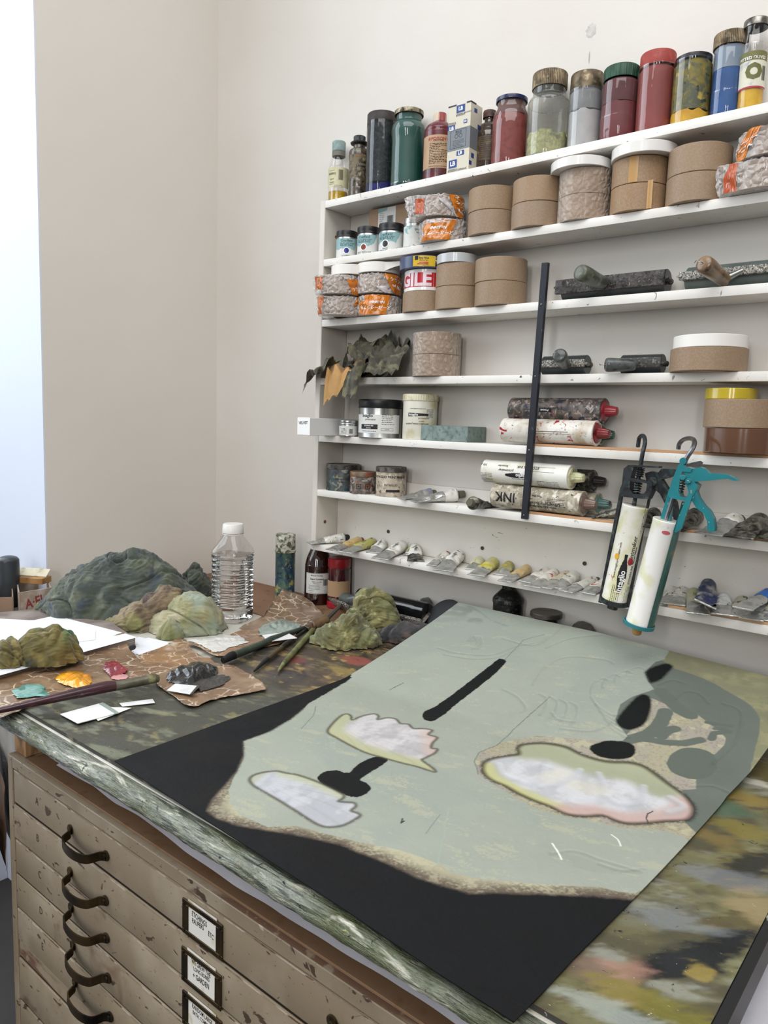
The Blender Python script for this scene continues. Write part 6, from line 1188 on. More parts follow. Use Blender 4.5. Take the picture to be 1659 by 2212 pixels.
def fp(px, py, z): p = onZ(px, py, z); return (p.x, min(max(p.y, 1.385), 1.505))
wl, yl, tl, rl_, gl, nv_ = lab('white', 'dedcd5'), lab('lime', 'a8a45c', '55563a'), lab('tan', 'b79d6c', '6b4a2c'), lab('redwhite', 'cbc5bb', '93402c', .60), lab('grey', 'bdbab0', '4d4a44', .62), lab('navy', '1f2a4c', '6d7690', .68)
TB = [ # tail px, cap px, r, label mat, cap mat, body, text, description
 ((668, 1172), (742, 1156), .0135, wl, capk, foil, None, 'silver tube with white label and black cap, leftmost on the bottom shelf'),
 ((698, 1189), (775, 1163), .0125, tl, capr, foil, None, 'flattened silver tube with tan label and rust cap, second from left'),
 ((744, 1192), (823, 1163), .0135, yl, capk, foil, 'INK', 'yellow green labelled tube with black cap near the left end'),
 ((806, 1192), (848, 1166), .0135, wl, capk, foil, 'Intaglio', 'white labelled tube behind the fat silver tailed one'),
 ((818, 1206), (884, 1172), .0160, wl, capk, foil, 'Intaglio', 'fat white tube with long crushed silver tail'),
 ((886, 1198), (922, 1176), .0125, yl, capr, foil, None, 'lime labelled tube with rust collar behind a white tube'),
 ((898, 1210), (945, 1172), .0145, wl, capk, foil_d, 'Intaglio', 'white labelled tube with black cap and dull crushed foil end'),
 ((932, 1220), (955, 1196), .0085, gl, caps, foil, None, 'small narrow grey tube standing between the white tubes'),
 ((954, 1214), (985, 1190), .0120, rl_, caps, foil, None, 'white and red labelled tube tucked behind the large white one'),
 ((952, 1232), (1014, 1190), .0160, wl, capk, foil, 'Intaglio', 'large white tube with rolled up silver tail at the shelf middle'),
 ((1020, 1228), (1046, 1204), .0120, lab('creamyellow', 'c6c39c', '8a8638'), caps, foil, None, 'cream tube left of the yellow smeared tube'),
 ((1028, 1241), (1066, 1210), .0140, lab('limeyellow', 'bab46a', 'b9a91c', .56), mat('tube_cap_yellow', 'b8a41e', .4), foil, None, 'tube smeared with bright yellow paint at its cap'),
 ((1082, 1240), (1134, 1208), .0125, lab('oliveyellow', '8f8a55', 'b5a42c', .58), capt, foil, None, 'olive smeared tube with yellow paint and tan cap'),
 ((1090, 1254), (1146, 1222), .0115, tl, caps, foil, None, 'tan labelled flat tube lying under the olive one'),
 ((1136, 1256), (1180, 1230), .0120, rl_, caps, foil, 'Titan', 'white tube with brick red lettering band'),
 ((1150, 1266), (1196, 1234), .0125, rl_, caps, foil, None, 'crumpled white tube with rust ring right of the red lettered tube'),
 ((1176, 1268), (1226, 1238), .0120, lab('beige', 'b3a68c', '6f5a3c'), capr, foil, None, 'beige crumpled tube with rust collar'),
 ((1198, 1268), (1266, 1232), .0135, gl, caps, foil, None, 'long grey smudged tube lying diagonally left of the caulking guns'),
 ((1222, 1276), (1282, 1250), .0115, gl, caps, foil, None, 'flat grey smudged tube in front of the long diagonal one'),
 ((1268, 1280), (1308, 1254), .0120, rl_, caps, foil, None, 'white tube with dark red flash just left of the dark caulking gun'),
 ((1352, 1294), (1384, 1262), .0120, gl, caps, foil, None, 'grey tube seen between the two caulking guns'),
 ((1443, 1308), (1456, 1276), .0115, gl, caps, foil, None, 'thin grey tube right of the teal caulking gun'),
 ((1458, 1310), (1478, 1278), .0130, gl, caps, foil, None, 'crumpled grey tube with flat crimp facing front'),
 ((1508, 1330), (1498, 1284), .0140, lab('khaki', '9c9c76', '3c3d30'), caps, foil, '37', 'khaki labelled tube standing crimp forward, numbered 37'),
 ((1560, 1332), (1562, 1296), .0130, lab('bluewhite', 'd0d2d6', '1c2350', .62), caps, foil, None, 'white tube with dark blue stripe, crimp toward the front'),
 ((1594, 1336), (1606, 1300), .0130, lab('greyyellow', 'a7a68e', '42413a', .60), caps, foil, None, 'grey yellow tube with two dark marks near right end'),
 ((1622, 1342), (1640, 1306), .0140, lab('greysilver', '8e9090', '2c2f38', .64), caps, foil, None, 'grey silver tube with broad flat crimp near the right edge'),
 ((1655, 1345), (1672, 1310), .0125, lab('greencream', 'b8b79c', '5c6a3c', .6), caps, foil, None, 'cream and green tube at the far right end of the bottom shelf'),
]
for tl_, cp_, r, lm, cm_, bm_, tx, ds in TB:
    dl = .0055 if tl_[0] > 1440 else 0
    ptube(ds, fp(*tl_, z7+.004), fp(cp_[0], cp_[1]+6, z7+r), z7+dl, r*1.0, lm, cm_, bm_, txt_=tx)
a_, b_ = fp(1512, 1292, z7+.03), fp(1552, 1286, z7+.04)
ptube('navy blue labelled tube lying crosswise on top of the khaki tube', fp(1520, 1306, z7+.03), fp(1545, 1268, z7+.03), z7+.027, .0135, nv_, caps, foil, txt_=None, lab_rng=(0, .97), twist=.35, showcap=False)
ptube('grey tube with bright blue end lying across others at the right edge', fp(1604, 1316, z7+.03), fp(1662, 1296, z7+.03), z7+.029, .0120, mat('tube_label_blue', '1f62b5', .4), capk, foil, lab_rng=(0, .35), showcap=False)
# sixth shelf tubes
g6 = 'crushed metal tubes on the sixth shelf'
for tl_, cp_, r, lm, bm_, ds in (
 ((866, 1077), (930, 1058), .0130, lab('lilac', '7d7f96', '4d4f60'), foil, 'crushed silver tube with a lilac label end beside the square tins'),
 ((890, 1083), (985, 1062), .0165, wl, foil, 'large crumpled bright silver tube on the sixth shelf'),
 ((1062, 1092), (1000, 1082), .0150, None, foil_d, 'dark crumpled foil tube left of the INK cartridge'),
 ((1282, 1122), (1336, 1108), .0120, None, foil_d, 'dark silver flattened tube left of the dark caulking gun'),
 ((1380, 1142), (1412, 1110), .0150, None, foil_d, 'dark crusted tube behind the guns on the sixth shelf'),
 ((1452, 1148), (1510, 1112), .0170, None, foil_d, 'black crusted tube right of the teal gun rails'),
 ((1510, 1166), (1588, 1126), .0175, wl, foil, 'large bright foil tube with white collar below the teal trigger'),
 ((1578, 1172), (1650, 1124), .0185, None, foil_d, 'thick dark olive foil tube near the right edge'),
 ((1640, 1168), (1690, 1140), .0150, None, foil_d, 'dull crushed tube cut off by the right edge of the sixth shelf')):
    dl = .0055 if tl_[0] > 1150 else 0
    ptube(ds, fp(tl_[0], tl_[1]-2, z6+.004), fp(cp_[0], cp_[1]+8, z6+r), z6+dl, r, lm, caps, bm_, group=g6, lab_rng=(0, .3))
# tins at the left of the sixth shelf
rust_tin = mat('grimy_tin_dark', '3f4543', .45, metal=.3, layers=[('262a2c', 12, .5, .08, 8, 1), ('77766a', 20, .60, .05, 8, 1), ('1f3a40', 14, .62, .05), ('8a7a3c', 20, .68, .03)])
rust_tin2 = mat('grimy_tin_rusty', '6e6359', .5, metal=.2, layers=[('3d3833', 14, .5, .08, 8, 1), ('a0948a', 20, .58, .05, 8, 1), ('7c3f2a', 18, .63, .03)])
cream_tin = mat('cream_label_grimy', 'a79b88', .5, layers=[('7c7064', 12, .54, .08, 8, 1), ('4a3a34', 24, .64, .03, 8, 1), ('c0b6a4', 20, .58, .08)])
lidg = mat('grimy_tin_lid', '4b4743', .45, metal=.4, layers=[('6b6660', 14, .55, .08, 8, 1), ('2b2827', 20, .58, .06)]); lidr = mat('rusty_tin_lid', '6a5a4a', .45, metal=.4, layers=[('8b4a34', 18, .56, .05, 8, 1), ('8a8668', 14, .6, .06)])
for (xl, xr, ym, ytop, lb_, bm_, lm_, txs, yc_) in ((705, 777, 1030, 1002, 'wide dark grimy ink tin, leftmost on the sixth shelf', rust_tin, lidg, [('GRAPHIC CHEMICAL', 0, .004, .0048, .02), ('& INK CO', 0, -.004, .005, .02)], 1.4795), (756, 813, 1040, 1018, 'small grimy ink tin with rust and green on its lid', rust_tin2, lidr, [('\u25a3  \u25a3', 0, -.004, .017, .02)], 1.462), (812, 877, 1040, 1008, 'taller grimy ink tin with a cream printmaker label', cream_tin, lidg, [('INTAGLIO PRINTMAKER', -.004, .020, .0085, .02), ('INTAGLIO', .0, .000, .0075, .01), ('FRENCH BLACK', .006, -.0145, .003, .01)], 1.472)):
    X, Y, r = cyl(xl, xr, ym, yc=yc_); P = (X, Y, z6+.0003); H = zat((xl+xr)/2, ytop, (X, Y))-P[2]
    t = tin(lb_, P, r, H, .013, lm_, bm_, group='old grimy ink tins', ridge=False); obj('label_print', wrapc(lines2d(txs), r+.0006, H*.40, camang(P)), mat('faded_black_print', '2c2724', .6), t, smooth=False)
    if xl == 812: obj('black_band', wrapc(rects2d([(-.012, .024, -.0175, -.0115)]), r+.0004, H*.40, camang(P)), BLACK, t, smooth=False)
NS = 1.0

# ================================================================ things on the desk
CR3 = CM[0]; RZ = atan2(CR3[1], CR3[0])      # direction that runs across the view: used to lay rags out
ZB = ZT+.0004
def hashn(*a): return noise.noise(Vector(a))
def ridge(p, f, w=0): 
    q = Vector(p)*f; q += Vector((hashn(q.x*.5, q.y*.5, q.z*.5+9), hashn(q.y*.5, q.z*.5, q.x*.5+4), 0))*w; return 1-abs(hashn(q.x, q.y, q.z))*2.6
def rag(label, P, rx, ry, prof, seed, m, rot=0, fold=.016, f=(14, 34), group=None, name='rag', n=(220, 90), aniso=(1, 1), flat=.0, out=None, cat='rag', lump=.0, rz=None):
    """crumpled cloth: footprint rx by ry, height profile prof [(u, h)] along its long axis"""
    t = thing(name, label, cat, P, (RZ if rz is None else rz)+rot, group); us = [p[0] for p in prof]; hs = [p[1] for p in prof]
    def fn(u, v):
        a = 2*pi*u; tt = v*pi*.57; s_, c_ = sin(tt), cos(tt)
        e = 1+.10*hashn(cos(a)*1.4+seed, sin(a)*1.4, 2)+.05*hashn(cos(a)*4+seed, sin(a)*4, 2)
        x = rx*e*s_*cos(a); y = ry*e*s_*sin(a)
        H = float(np.interp(x/rx, us, hs)); z = H*max(c_, -.15)**(.8 if c_ > 0 else 1) if c_ > 0 else H*c_
        nx, ny, nz_ = s_*cos(a)/rx, s_*sin(a)/ry, c_/max(H, .01); l = sqrt(nx*nx+ny*ny+nz_*nz_); nx, ny, nz_ = nx/l, ny/l, nz_/l
        q = Vector((x+seed, y, z)); wv_ = Vector((hashn(q.x*7, q.y*7, q.z*7+2), hashn(q.x*7+5, q.y*7, q.z*7), hashn(q.x*7, q.y*7+8, q.z*7)))*.05; q = q+wv_
        k1 = Vector((q.x*.80*aniso[0]+q.z*.45, q.y*aniso[1]*1.5, q.z*.55-q.x*.25))*f[0]*1.5; k2 = Vector((q.x*.5-q.z*1.2, q.y*1.5, q.x*.7+q.z*.4))*f[1]*1.1; k3 = Vector((q.x-q.y, q.y+q.z, q.z*1.5))*78
        d = fold*(2.1*min(abs(hashn(*k1)), .42)+.85*min(abs(hashn(*k2)), .38)+.30*abs(hashn(*k3))-.55*max(0, 1-abs(hashn(q.x*9-q.y*5, q.y*11+q.z*7+seed, q.z*6))/.05)+hashn(x*8+seed, y*8, z*8)*.8-.5)+lump*hashn(x*24+seed, y*24, z*24)
        if v > .8: w_ = (v-.8)/.2; d += fold*.5*w_*(.4+hashn(cos(a)*7+seed, sin(a)*7, 5)*1.6)
        return (x+nx*d, y+ny*d, max(z+nz_*d+.004, .0008))
    V, Fc = grid(n[0], n[1], fn)
    obj('cloth', (V, Fc), m, t, angle=None); return t
def cloth_m(name, c, layers, rough=.9, wv=900):
    return mat(name, c, rough, layers=layers, bump=[(wv, .0005), (220, .0006), (60, .0008)], sheen=.25)
rg_dk = cloth_m('slate_green_cotton', '454b44', [('3b423e', 9, .5, .12, 5, .5), ('525847', 14, .56, .1, 5, .5), ('626757', 26, .62, .06), ('3c454a', 18, .62, .05), ('1f3c55', 5.5, .70, .03), ('6d7040', 11, .66, .05)])
rg_yg = cloth_m('yellow_green_cotton', '6c673e', [('575634', 12, .5, .1), ('837d50', 20, .56, .08), ('55583a', 30, .62, .06), ('777c55', 16, .6, .08), ('a3a578', 45, .64, .05)])
rg_pl = cloth_m('pale_green_cotton', '94906c', [('7f7f58', 10, .5, .12), ('b3ac90', 16, .57, .08), ('a88a74', 7, .66, .05), ('6f7247', 14, .62, .06), ('8e9989', 9, .6, .08)])
rg_br = cloth_m('brown_pink_cotton', '7d6c58', [('655544', 14, .5, .1), ('8f8162', 16, .56, .08), ('4d3f38', 24, .6, .05), ('8b8a5a', 12, .62, .06)])
rg_ch = cloth_m('charcoal_cotton', '343335', [('4a4341', 14, .52, .1), ('232427', 20, .56, .08), ('5d4f49', 18, .63, .05), ('3f4b4a', 12, .62, .05)])
rg_mx = cloth_m('green_ochre_cotton', '6e6332', [('57502b', 12, .5, .1), ('867641', 16, .57, .07), ('2c5a2f', 9, .57, .04), ('231f1c', 8, .62, .05), ('8d8363', 22, .64, .05)])
g = 'paint rags heaped at the left'
c0 = onZ(245, 1338, ZD); fw = Vector((-CR3[1], CR3[0], 0))
def at(px, py, back=0, z=ZD+.0008): p = onZ(px, py, z); return Vector((p.x+fw.x*back, p.y+fw.y*back, z))
rag('large slate green rag mounded on top of the rag heap by the wall', at(224, 1345, .118, ZD+.016), .222, .105, [(-1, .012), (-.8, .045), (-.55, .095), (-.3, .138), (0, .146), (.35, .146), (.6, .125), (.8, .085), (1, .03)], 3.1, rg_dk, 0, .018, (6.5, 19), g, aniso=(1.1, .9), n=(320, 130))
rag('small sage rag crumpled at the right end of the heap by the wall', at(404, 1300, .07), .050, .045, [(-1, .05), (0, .092), (.5, .088), (1, .04)], 8.2, rg_dk, 0, .012, (16, 40), g)
rag('brown and olive rag squeezed under the slate green one', at(296, 1366, .060), .112, .062, [(-1, .015), (-.5, .045), (0, .075), (.4, .100), (.75, .115), (1, .06)], 5.7, rg_br, .18, .014, (13, 34), g)
rag('pale yellow green rag bundled beside the water bottle', at(396, 1374, .064), .086, .062, [(-1, .035), (-.7, .066), (-.2, .088), (.5, .086), (.85, .066), (1, .04)], 9.4, rg_pl, 0, .0135, (8, 20), g, aniso=(1.2, .6))
rag('rounded end of a pale green rag poking out in front of its bundle', at(362, 1382, .022), .032, .026, [(-1, .015), (0, .038), (1, .02)], 2.4, rg_pl, 0, .005, (16, 40), g, n=(120, 60))
rag('rolled green and ochre rag with dark end at the left edge', at(82, 1440, .045, ZD+.0225), .066, .046, [(-1, .035), (-.5, .062), (0, .060), (.6, .066), (1, .035)], 12.3, rg_mx, .12, .010, (12, 30), g, aniso=(2.4, .7))
rag('dark brown and green rag scrap cut off by the left edge', at(4, 1444, .035, ZD+.0225), .040, .036, [(-1, .04), (0, .045), (1, .03)], 15.3, rg_mx, .1, .010, (16, 38), g)
rag('crumpled yellow green rag beside the brushes on the painted board', at(748, 1402, .055, ZB), .072, .052, [(-1, .025), (-.4, .05), (.2, .060), (1, .02)], 21.3, rg_yg, .0, .017, (12, 30), 'rags by the painting', n=(260, 110))
rag('yellow green rag folded over its neighbour near the black roller', at(802, 1382, .078, ZB), .072, .055, [(-1, .03), (-.6, .075), (0, .098), (.5, .085), (1, .035)], 26.1, rg_yg, -.1, .018, (11, 28), 'rags by the painting', n=(260, 110))
rag('charcoal rag tucked under the back corner of the painting', at(872, 1392, .06, ZB), .085, .045, [(-1, .02), (0, .030), (1, .02)], 31.3, rg_ch, .2, .010, (16, 40), 'rags by the painting')
rag('brown grey rag draped over a black disc behind the painting', at(905, 1372, .09, ZB), .052, .045, [(-1, .02), (-.2, .052), (.5, .068), (1, .05)], 37.3, rg_ch, .3, .008, (16, 40), 'rags by the painting')
rag('stiff grey brown rag lying against the wall behind the painting', Vector((-.640, 1.505-.0, ZB)) if False else Vector((-.667, 1.503, ZB)), .062, .022, [(-1, .05), (-.4, .088), (.3, .086), (1, .05)], 41.3, cloth_m('mud_cotton', '4c463e', [('39342f', 14, .5, .1), ('5f5a48', 20, .58, .06)]), 0, .004, (20, 44), 'rags by the painting', rz=0)

# water bottle ---------------------------------------------------------
bp = onZ(502, 1338, ZD); B0 = Vector((bp.x, bp.y, ZD+.0006)); hb = zat(501, 1131, bp)-B0.z; K_ = hb/.25
t = thing('water_bottle', 'clear ribbed square plastic bottle of water with white screw cap', 'bottle', B0, radians(20)); hw = .0455*K_
def sq(a, r, z, rr=.55, k=hw):
    c, s_ = cos(a), sin(a); p_ = 4.2; q = (abs(c)**p_+abs(s_)**p_)**(-1/p_); w = min(1, max(0, (z-.185*K_)/(.04*K_))); rad = r*(q*(1-w)+w*1.0)
    return (rad*c, rad*s_, z)
pr = [(.0003, .003), (hw*.6, .002), (hw*.86, 0), (hw*.97, .005), (hw, .012)]
z_ = .020
while z_ < .158*K_: pr += [(hw, z_), (hw, z_+.0058), (hw*.955, z_+.0082), (hw*.955, z_+.0100), (hw, z_+.0124)]; z_ += .0134
pr += [(hw*1.02, .165*K_), (hw*1.03, .172*K_), (hw*1.0, .182*K_), (hw*.80, .200*K_), (hw*.58, .218*K_), (hw*.50, .2245*K_), (hw*.50, .231*K_)]
water = mat('water', 'ffffff', .01, trans=1, ior=1.33, rand=False)
obj('bottle_body', lathe(pr, 96, lambda a, r, z: sq(a, r, z)), thin_glass('clear_plastic_bottle', 'fbfbfb', .02), t, angle=None)
wp_ = [(r*.985, z) for r, z in pr if z < .176*K_]; wt = wp_[-1][1]
obj('water', lathe(wp_+[(wp_[-1][0]*.5, wt), (.0003, wt)], 96, lambda a, r, z: sq(a, r, z)), water, t, angle=30)
obj('cap', lathe([(hw*.60, .227*K_), (hw*.605, .229*K_), (hw*.57, .2485*K_), (hw*.54, .25*K_), (.0003, .25*K_)], 90, ribs(60, .0004)), mat('white_cap', 'dcdad4', .4), t, angle=40)
obj('neck_ring', lathe([(hw*.5, .2235*K_), (hw*.60, .2235*K_), (hw*.60, .2255*K_), (hw*.5, .2255*K_)], 48), mat('white_cap', 'dcdad4', .4), t, angle=40)
# cardboard under cans, near the corner
cbd = tag(obj('cardboard_sheet', box(XL+.006, -1.268, 1.279, YW-.004, ZD+.0004, ZD+.0045, .0008, 1), mat('desk_cardboard', '80634d', .75, layers=[('7b573c', 4, .5, .15), ('5f432f', 26, .64, .06)], bump=(120, .0003))), 'brown corrugated cardboard sheet in the corner under spray can and bottles', 'cardboard')
zcb = ZD+.0049
# spray can
p0 = onZ(615, 1294, zcb); r = .0285; P = Vector((p0.x, p0.y, zcb)); H = zat(616, 1153, p0)-zcb; zr = zat(616, 1184, p0)-zcb
t = thing('spray_can', 'paint-spattered blue aerosol can with grimy clear cap', 'spray can', P)
obj('can_body', lathe([(.0003, .002), (r*.9, .002), (r*.97, 0), (r, .001), (r, .003), (r*.98, .004), (r*.98, zr-.012), (r*1.0, zr-.011), (r*1.0, zr-.008), (r*.8, zr)], 48), mat('spattered_blue_can', '27405c', .4, metal=.2, layers=[('4f6a5c', 30, .50, .08, 8, 1), ('a79a62', 45, .59, .04, 8, 1), ('22303a', 50, .60, .04), ('c2bfa8', 70, .68, .02)], coat=.2), t)
obj('cap', lathe([(r*1.05, zr-.010), (r*1.06, zr-.004), (r*.99, zr-.003), (r*.97, H-.002), (r*.92, H), (.0003, H)], 48), mat('spattered_cap', 'a9a796', .4, layers=[('4b4c3e', 70, .52, .05, 8, 1), ('cfcdbf', 60, .62, .05)]), t)
# brown bottle with chemist's label
P = Vector((-1.4565, 1.4815, zcb)); r = .0385; t = thing('glass_bottle', 'large dark brown bottle with white label standing at the end of the shelves', 'bottle', P); ca = camang(P)
obj('glass_body', lathe(spline([(.0003, .002), (r*.85, 0), (r*.98, .003), (r, .009), (r, .098), (r*.97, .112), (r*.86, .130), (r*.66, .148), (r*.46, .163), (r*.37, .172), (r*.36, .186), (r*.40, .188), (r*.40, .194)], 4), 52), mat('dark_brown_glass', '1c0d09', .06, layers=[('2c130c', 8, .5, .2)], coat=1), t)
obj('stopper', lathe([(r*.30, .193), (r*.33, .195), (r*.33, .206), (r*.2, .209), (.0003, .209)], 30), mat('pale_stopper', 'b9b5ac', .4), t)
obj('wire_bail', tube([(-.014, -.006, .186), (-.017, -.008, .197), (-.015, -.007, .212), (-.010, -.006, .214), (-.009, -.006, .200)], .0011, 8), wire_m, t)
obj('label', patch(r+.0003, .032, .090, ca-1.0, ca+.85), mat('chemist_label', 'c6c6c2', .5), t)
obj('label_print', wrapc(cat2d(lines2d([('Michael Harding', -.002, .0225, .0052, .01), ('Stand Linseed', -.002, .0125, .0070, .02), ('Highest Viscosity', -.002, .005, .0040, .01), ('Artists Medium', -.002, .000, .0032, .01), ('1 L', .022, -.021, .004, .01), ('INGREDIENTS', -.018, -.021, .0026, .01)]), microtext(-.026, -.006, .034, 4, .0034, .0012), barcode(.017, -.006, .011, .018, 12), rects2d([(-.033, .030, .0275, .0280), (-.033, .030, -.0270, -.0265)])), r+.0006, .061, ca-.06), BLACK, t, smooth=False)
# red capped jar
p0 = onZ(731, 1296, zcb); P = Vector((-1.352, 1.487, zcb)); X, Y, r = cyl(707, 757, 1250, yc=1.487); P = Vector((X, Y, zcb)); t = thing('glass_jar', 'red lidded jar with a tan tape label under the bottom shelf end', 'jar', P); ca = camang(P)
obj('glass_body', lathe(spline([(.0003, .001), (r*.85, 0), (r*.98, .003), (r, .008), (r, .100), (r*.96, .106), (r*.93, .113)], 3), 44), mat('dark_red_glass', '3c1418', .1, layers=[('551c20', 20, .5, .15), ('2a1214', 30, .58, .08)], coat=1), t)
obj('lid', lathe([(r*.97, .112), (r*.99, .113), (r*.98, .136), (r*.9, .138), (.0003, .138)], 44), mat('crimson_lid', '8d1822', .3, coat=.4), t)
obj('label', patch(r+.0004, .034, .077, ca-1.2, ca+1.2, ragged=.002), mat('tan_tape_label', 'a48766', .6, bump=(60, .0012)), t)
obj('red_base', lathe([(r*1.003, .002), (r*1.006, .004), (r*1.006, .018), (r*1.001, .019)], 44), mat('crimson_base', '9d1f2a', .25, coat=.6), t)
# rollers on the desk
ya = 1.462; a = onY(778, 1280, ya); b = onY(925, 1306, ya); a.z = b.z = ZB+.042
brayer('long glossy black ink roller lying behind the yellow green rags', a, b, .0275, (0, -.033, -.016), onY(832, 1290, 1.425), onY(748, 1297, 1.395), .0125, mat('glossy_black_rubber', '0f1013', .12, coat=.6), crust_w, hand_k, bar=(.0105, .0048), wire=False)
p1 = onZ(722, 1322, ZB); a = Vector((p1.x-.040, p1.y+.060, ZB+.026)); b = Vector((p1.x+.060, p1.y+.035, ZB+.026))
brayer('short pale grey green roller with brown handle half under the rag', a, b, .0165, Vector((-.006, -.024, -.009)), onZ(706, 1338, ZB+.02), onZ(670, 1354, ZB+.014), .0150, rubber_g, crust_w, hand_b, bar=(.009, .0045))
# small clear jar and black disc, ink can, metal lid
p0 = Vector((-1.1035, 1.375, ZB)); t = thing('glass_jar', 'little clear glass jar half hidden between rags and black roller', 'jar', p0); obj('glass_body', lathe(spline([(.0003, .001), (.018, 0), (.0195, .004), (.0195, .030), (.017, .035), (.017, .042)], 3), 36), thin_glass('murky_glass', 'dddddd', .15, '8a8a80'), t); obj('rim', lathe([(.0165, .040), (.0182, .040), (.0182, .0425), (.0165, .0425)], 36), CLEAR, t)
p0 = onX(948, 1303, -1.02); t = thing('black_disc', 'round black disc leaning behind the brown grey rag', 'disc', (-1.005, 1.455, ZB+.0005)); obj('disc', xf(capped([(.0505, -.002), (.0515, -.001), (.0515, .001), (.0505, .002)], 60), rot=(radians(52), 0, radians(-8)), loc=(0, 0, .0425)), mat('matt_black', '141518', .5), t)
X, Y, r = cyl(1065, 1131, 1300, yc=1.4925); P = Vector((X, Y, ZB)); hs = zat(1098, 1286, P)-ZB; t = thing('ink_can', 'black crusted conical ink can standing under the bottom shelf', 'can', P)
inkc = mat('crusted_black_can', '151515', .3, metal=.3, layers=[('3a3633', 60, .60, .04, 8, 1), ('6f675f', 90, .68, .03, 8, 1), ('30331c', 24, .64, .03)], bump=(80, .002))
obj('can_body', lathe([(.0003, .001), (r*.96, 0), (r, .002), (r, hs*.86), (r*1.05, hs*.87), (r*1.05, hs*.93), (r*.97, hs*.97), (r*.55, hs*1.10), (r*.42, hs*1.14)], 44), inkc, t); obj('lid', lathe([(r*.40, hs*1.12), (r*.46, hs*1.13), (r*.46, max(hs*1.15, min(hs*1.3, .148))), (.0003, max(hs*1.155, min(hs*1.3, .149)))], 30), inkc, t)
X, Y, r_ = cyl(1146, 1214, 1332, yc=1.492); P = Vector((X, Y, ZB)); t = thing('metal_disc', 'flat round dull metal disc propped behind the back edge of the painting', 'lid', (P.x, P.y, ZB)); zl = onY(1180, 1328, 1.492).z-ZB
obj('lid_top', xf(capped([(.033, 0), (.0355, .001), (.0355, .009), (.034, .011), (.032, .0105)], 50), loc=(0, 0, max(.02, zl-.004))), mat('dull_metal_lid', '47423f', .4, metal=.5, layers=[('5c5651', 16, .55, .1)]), t)
obj('lid_stand', capped([(.026, 0), (.026, max(.02, zl-.004)+.0003)], 40), inkc, t)

# papers -----------------------------------------------------------------
def sheet(name, label, pts, z, m, th=.0004, cat='paper', group=None, lift=None, nseg=1):
    P_ = [onZ(x, y, z) for x, y in pts]; c = sum(P_, Vector())/len(P_); t = [(p.x-c.x, p.y-c.y) for p in P_]
    o = obj(name, prism(t, 0, th), m, None, smooth=False, loc=(c.x, c.y, z)); return tag(o, label, cat, group)
pw = mat('white_paper', 'e6e7ea', .6, layers=[('dcdde2', 4, .5, .2)]); pb_ = mat('paper_block_edge', '8d827a', .7, layers=[('6e625b', 700, .5, .1, 2, 0, (.02, .02, 1))], rand=False)
gp = 'white paper stacked at the left'
z0 = ZD+.0006
def unproj(pts, z): return [onZ(x, y, z) for x, y in pts]
Q = unproj([(-60, 1470), (292, 1378), (180, 1305), (-160, 1338)], z0+.020); c = sum(Q, Vector())/4; n_ = [(p.x-c.x, p.y-c.y) for p in Q]
tag(obj('paper_stack', prism(n_, 0, .020), pb_, None, smooth=False, loc=(c.x, c.y, z0)), 'stack of brown edged paper under the white sheets at the left', 'paper stack')
sheet('paper_sheet', 'large white sheet topping the paper stack beside the slate green rag', [(-60, 1476), (296, 1377), (268, 1368), (120, 1330), (74, 1340), (-160, 1345)], z0+.0204, pw, .0006, group=gp)
sheet('paper_sheet', 'white sheet with a torn wavy edge lying on the top left of the stack', [(-80, 1425), (150, 1390), (206, 1382), (207, 1362), (180, 1358), (110, 1352), (60, 1340), (-90, 1332)], z0+.0212, pw, .0006, group=gp)
sheet('paper_sheet', 'loose white sheet on the desk in front of the paper stack', [(120, 1462), (262, 1425), (368, 1388), (320, 1378), (262, 1392), (130, 1440)], z0, pw, .0006, group=gp)
sheet('paper_sheet', 'small white sheet poking out right of the paper stack', [(262, 1392), (300, 1415), (368, 1392), (300, 1376)], z0+.0008, pw, .0005, group=gp)

wax = mat('waxed_paper', '83694f', .3, layers=[('765c45', 7, .5, .15), ('957a60', 12, .58, .08)], veins=(30, .06, 'dccab4', .02), bump=[(28, .0022), (80, .0008)], coat=.35)
wax2 = mat('stained_waxed_paper', '80624a', .3, layers=[('936f4c', 9, .54, .08), ('7a5a42', 14, .58, .06), ('b9a79a', 16, .66, .05)], veins=(34, .05, 'd4c2ac', .02), bump=[(28, .0022), (80, .0008)], coat=.3)
def coons(bot, right, top, left, z, n=(60, 40), h=None, amp=.0022, seed=0):
    """sheet between four outlines (image points laid on height z): bot and top run left to right, left and right run bottom to top"""
    B, R_, T_, L_ = [[np.array(onZ(x, y, z)) for x, y in s_] for s_ in (bot, right, top, left)]
    def ev(c, u):
        c = spline(c, 6); k = u*(len(c)-1); i = min(int(k), len(c)-2); f = k-i; return np.array(c[i])*(1-f)+np.array(c[i+1])*f
    def fn(u, v):
        p = (1-v)*ev(B, u)+v*ev(T_, u)+(1-u)*ev(L_, v)+u*ev(R_, v)-((1-u)*(1-v)*B[0]+u*(1-v)*B[-1]+(1-u)*v*T_[0]+u*v*T_[-1])
        q = abs(hashn(p[0]*22+seed, p[1]*22, 1))*amp*2+abs(hashn(p[0]*60+seed, p[1]*60, 4))*amp*.8
        e = (hashn(u*30+seed, v*30, 3))*.0012; return (p[0]+e, p[1]+e, z+q+(h(u, v) if h else 0))
    return grid(n[0], n[1], fn)
def waxsheet(label, *a, m=wax, th=.0003, **k):
    V, Fc = coons(*a, **k); c = Vector(V[0]); g_ = ([(x-c.x, y-c.y, zz-c.z) for x, y, zz in V], Fc); o = obj('waxed_paper', g_, m, None, loc=c, angle=None); md = o.modifiers.new('thickness', 'SOLIDIFY'); md.thickness = th; md.offset = -1
    return tag(o, label, 'palette paper', 'crumpled waxed palette papers')
zb = ZB
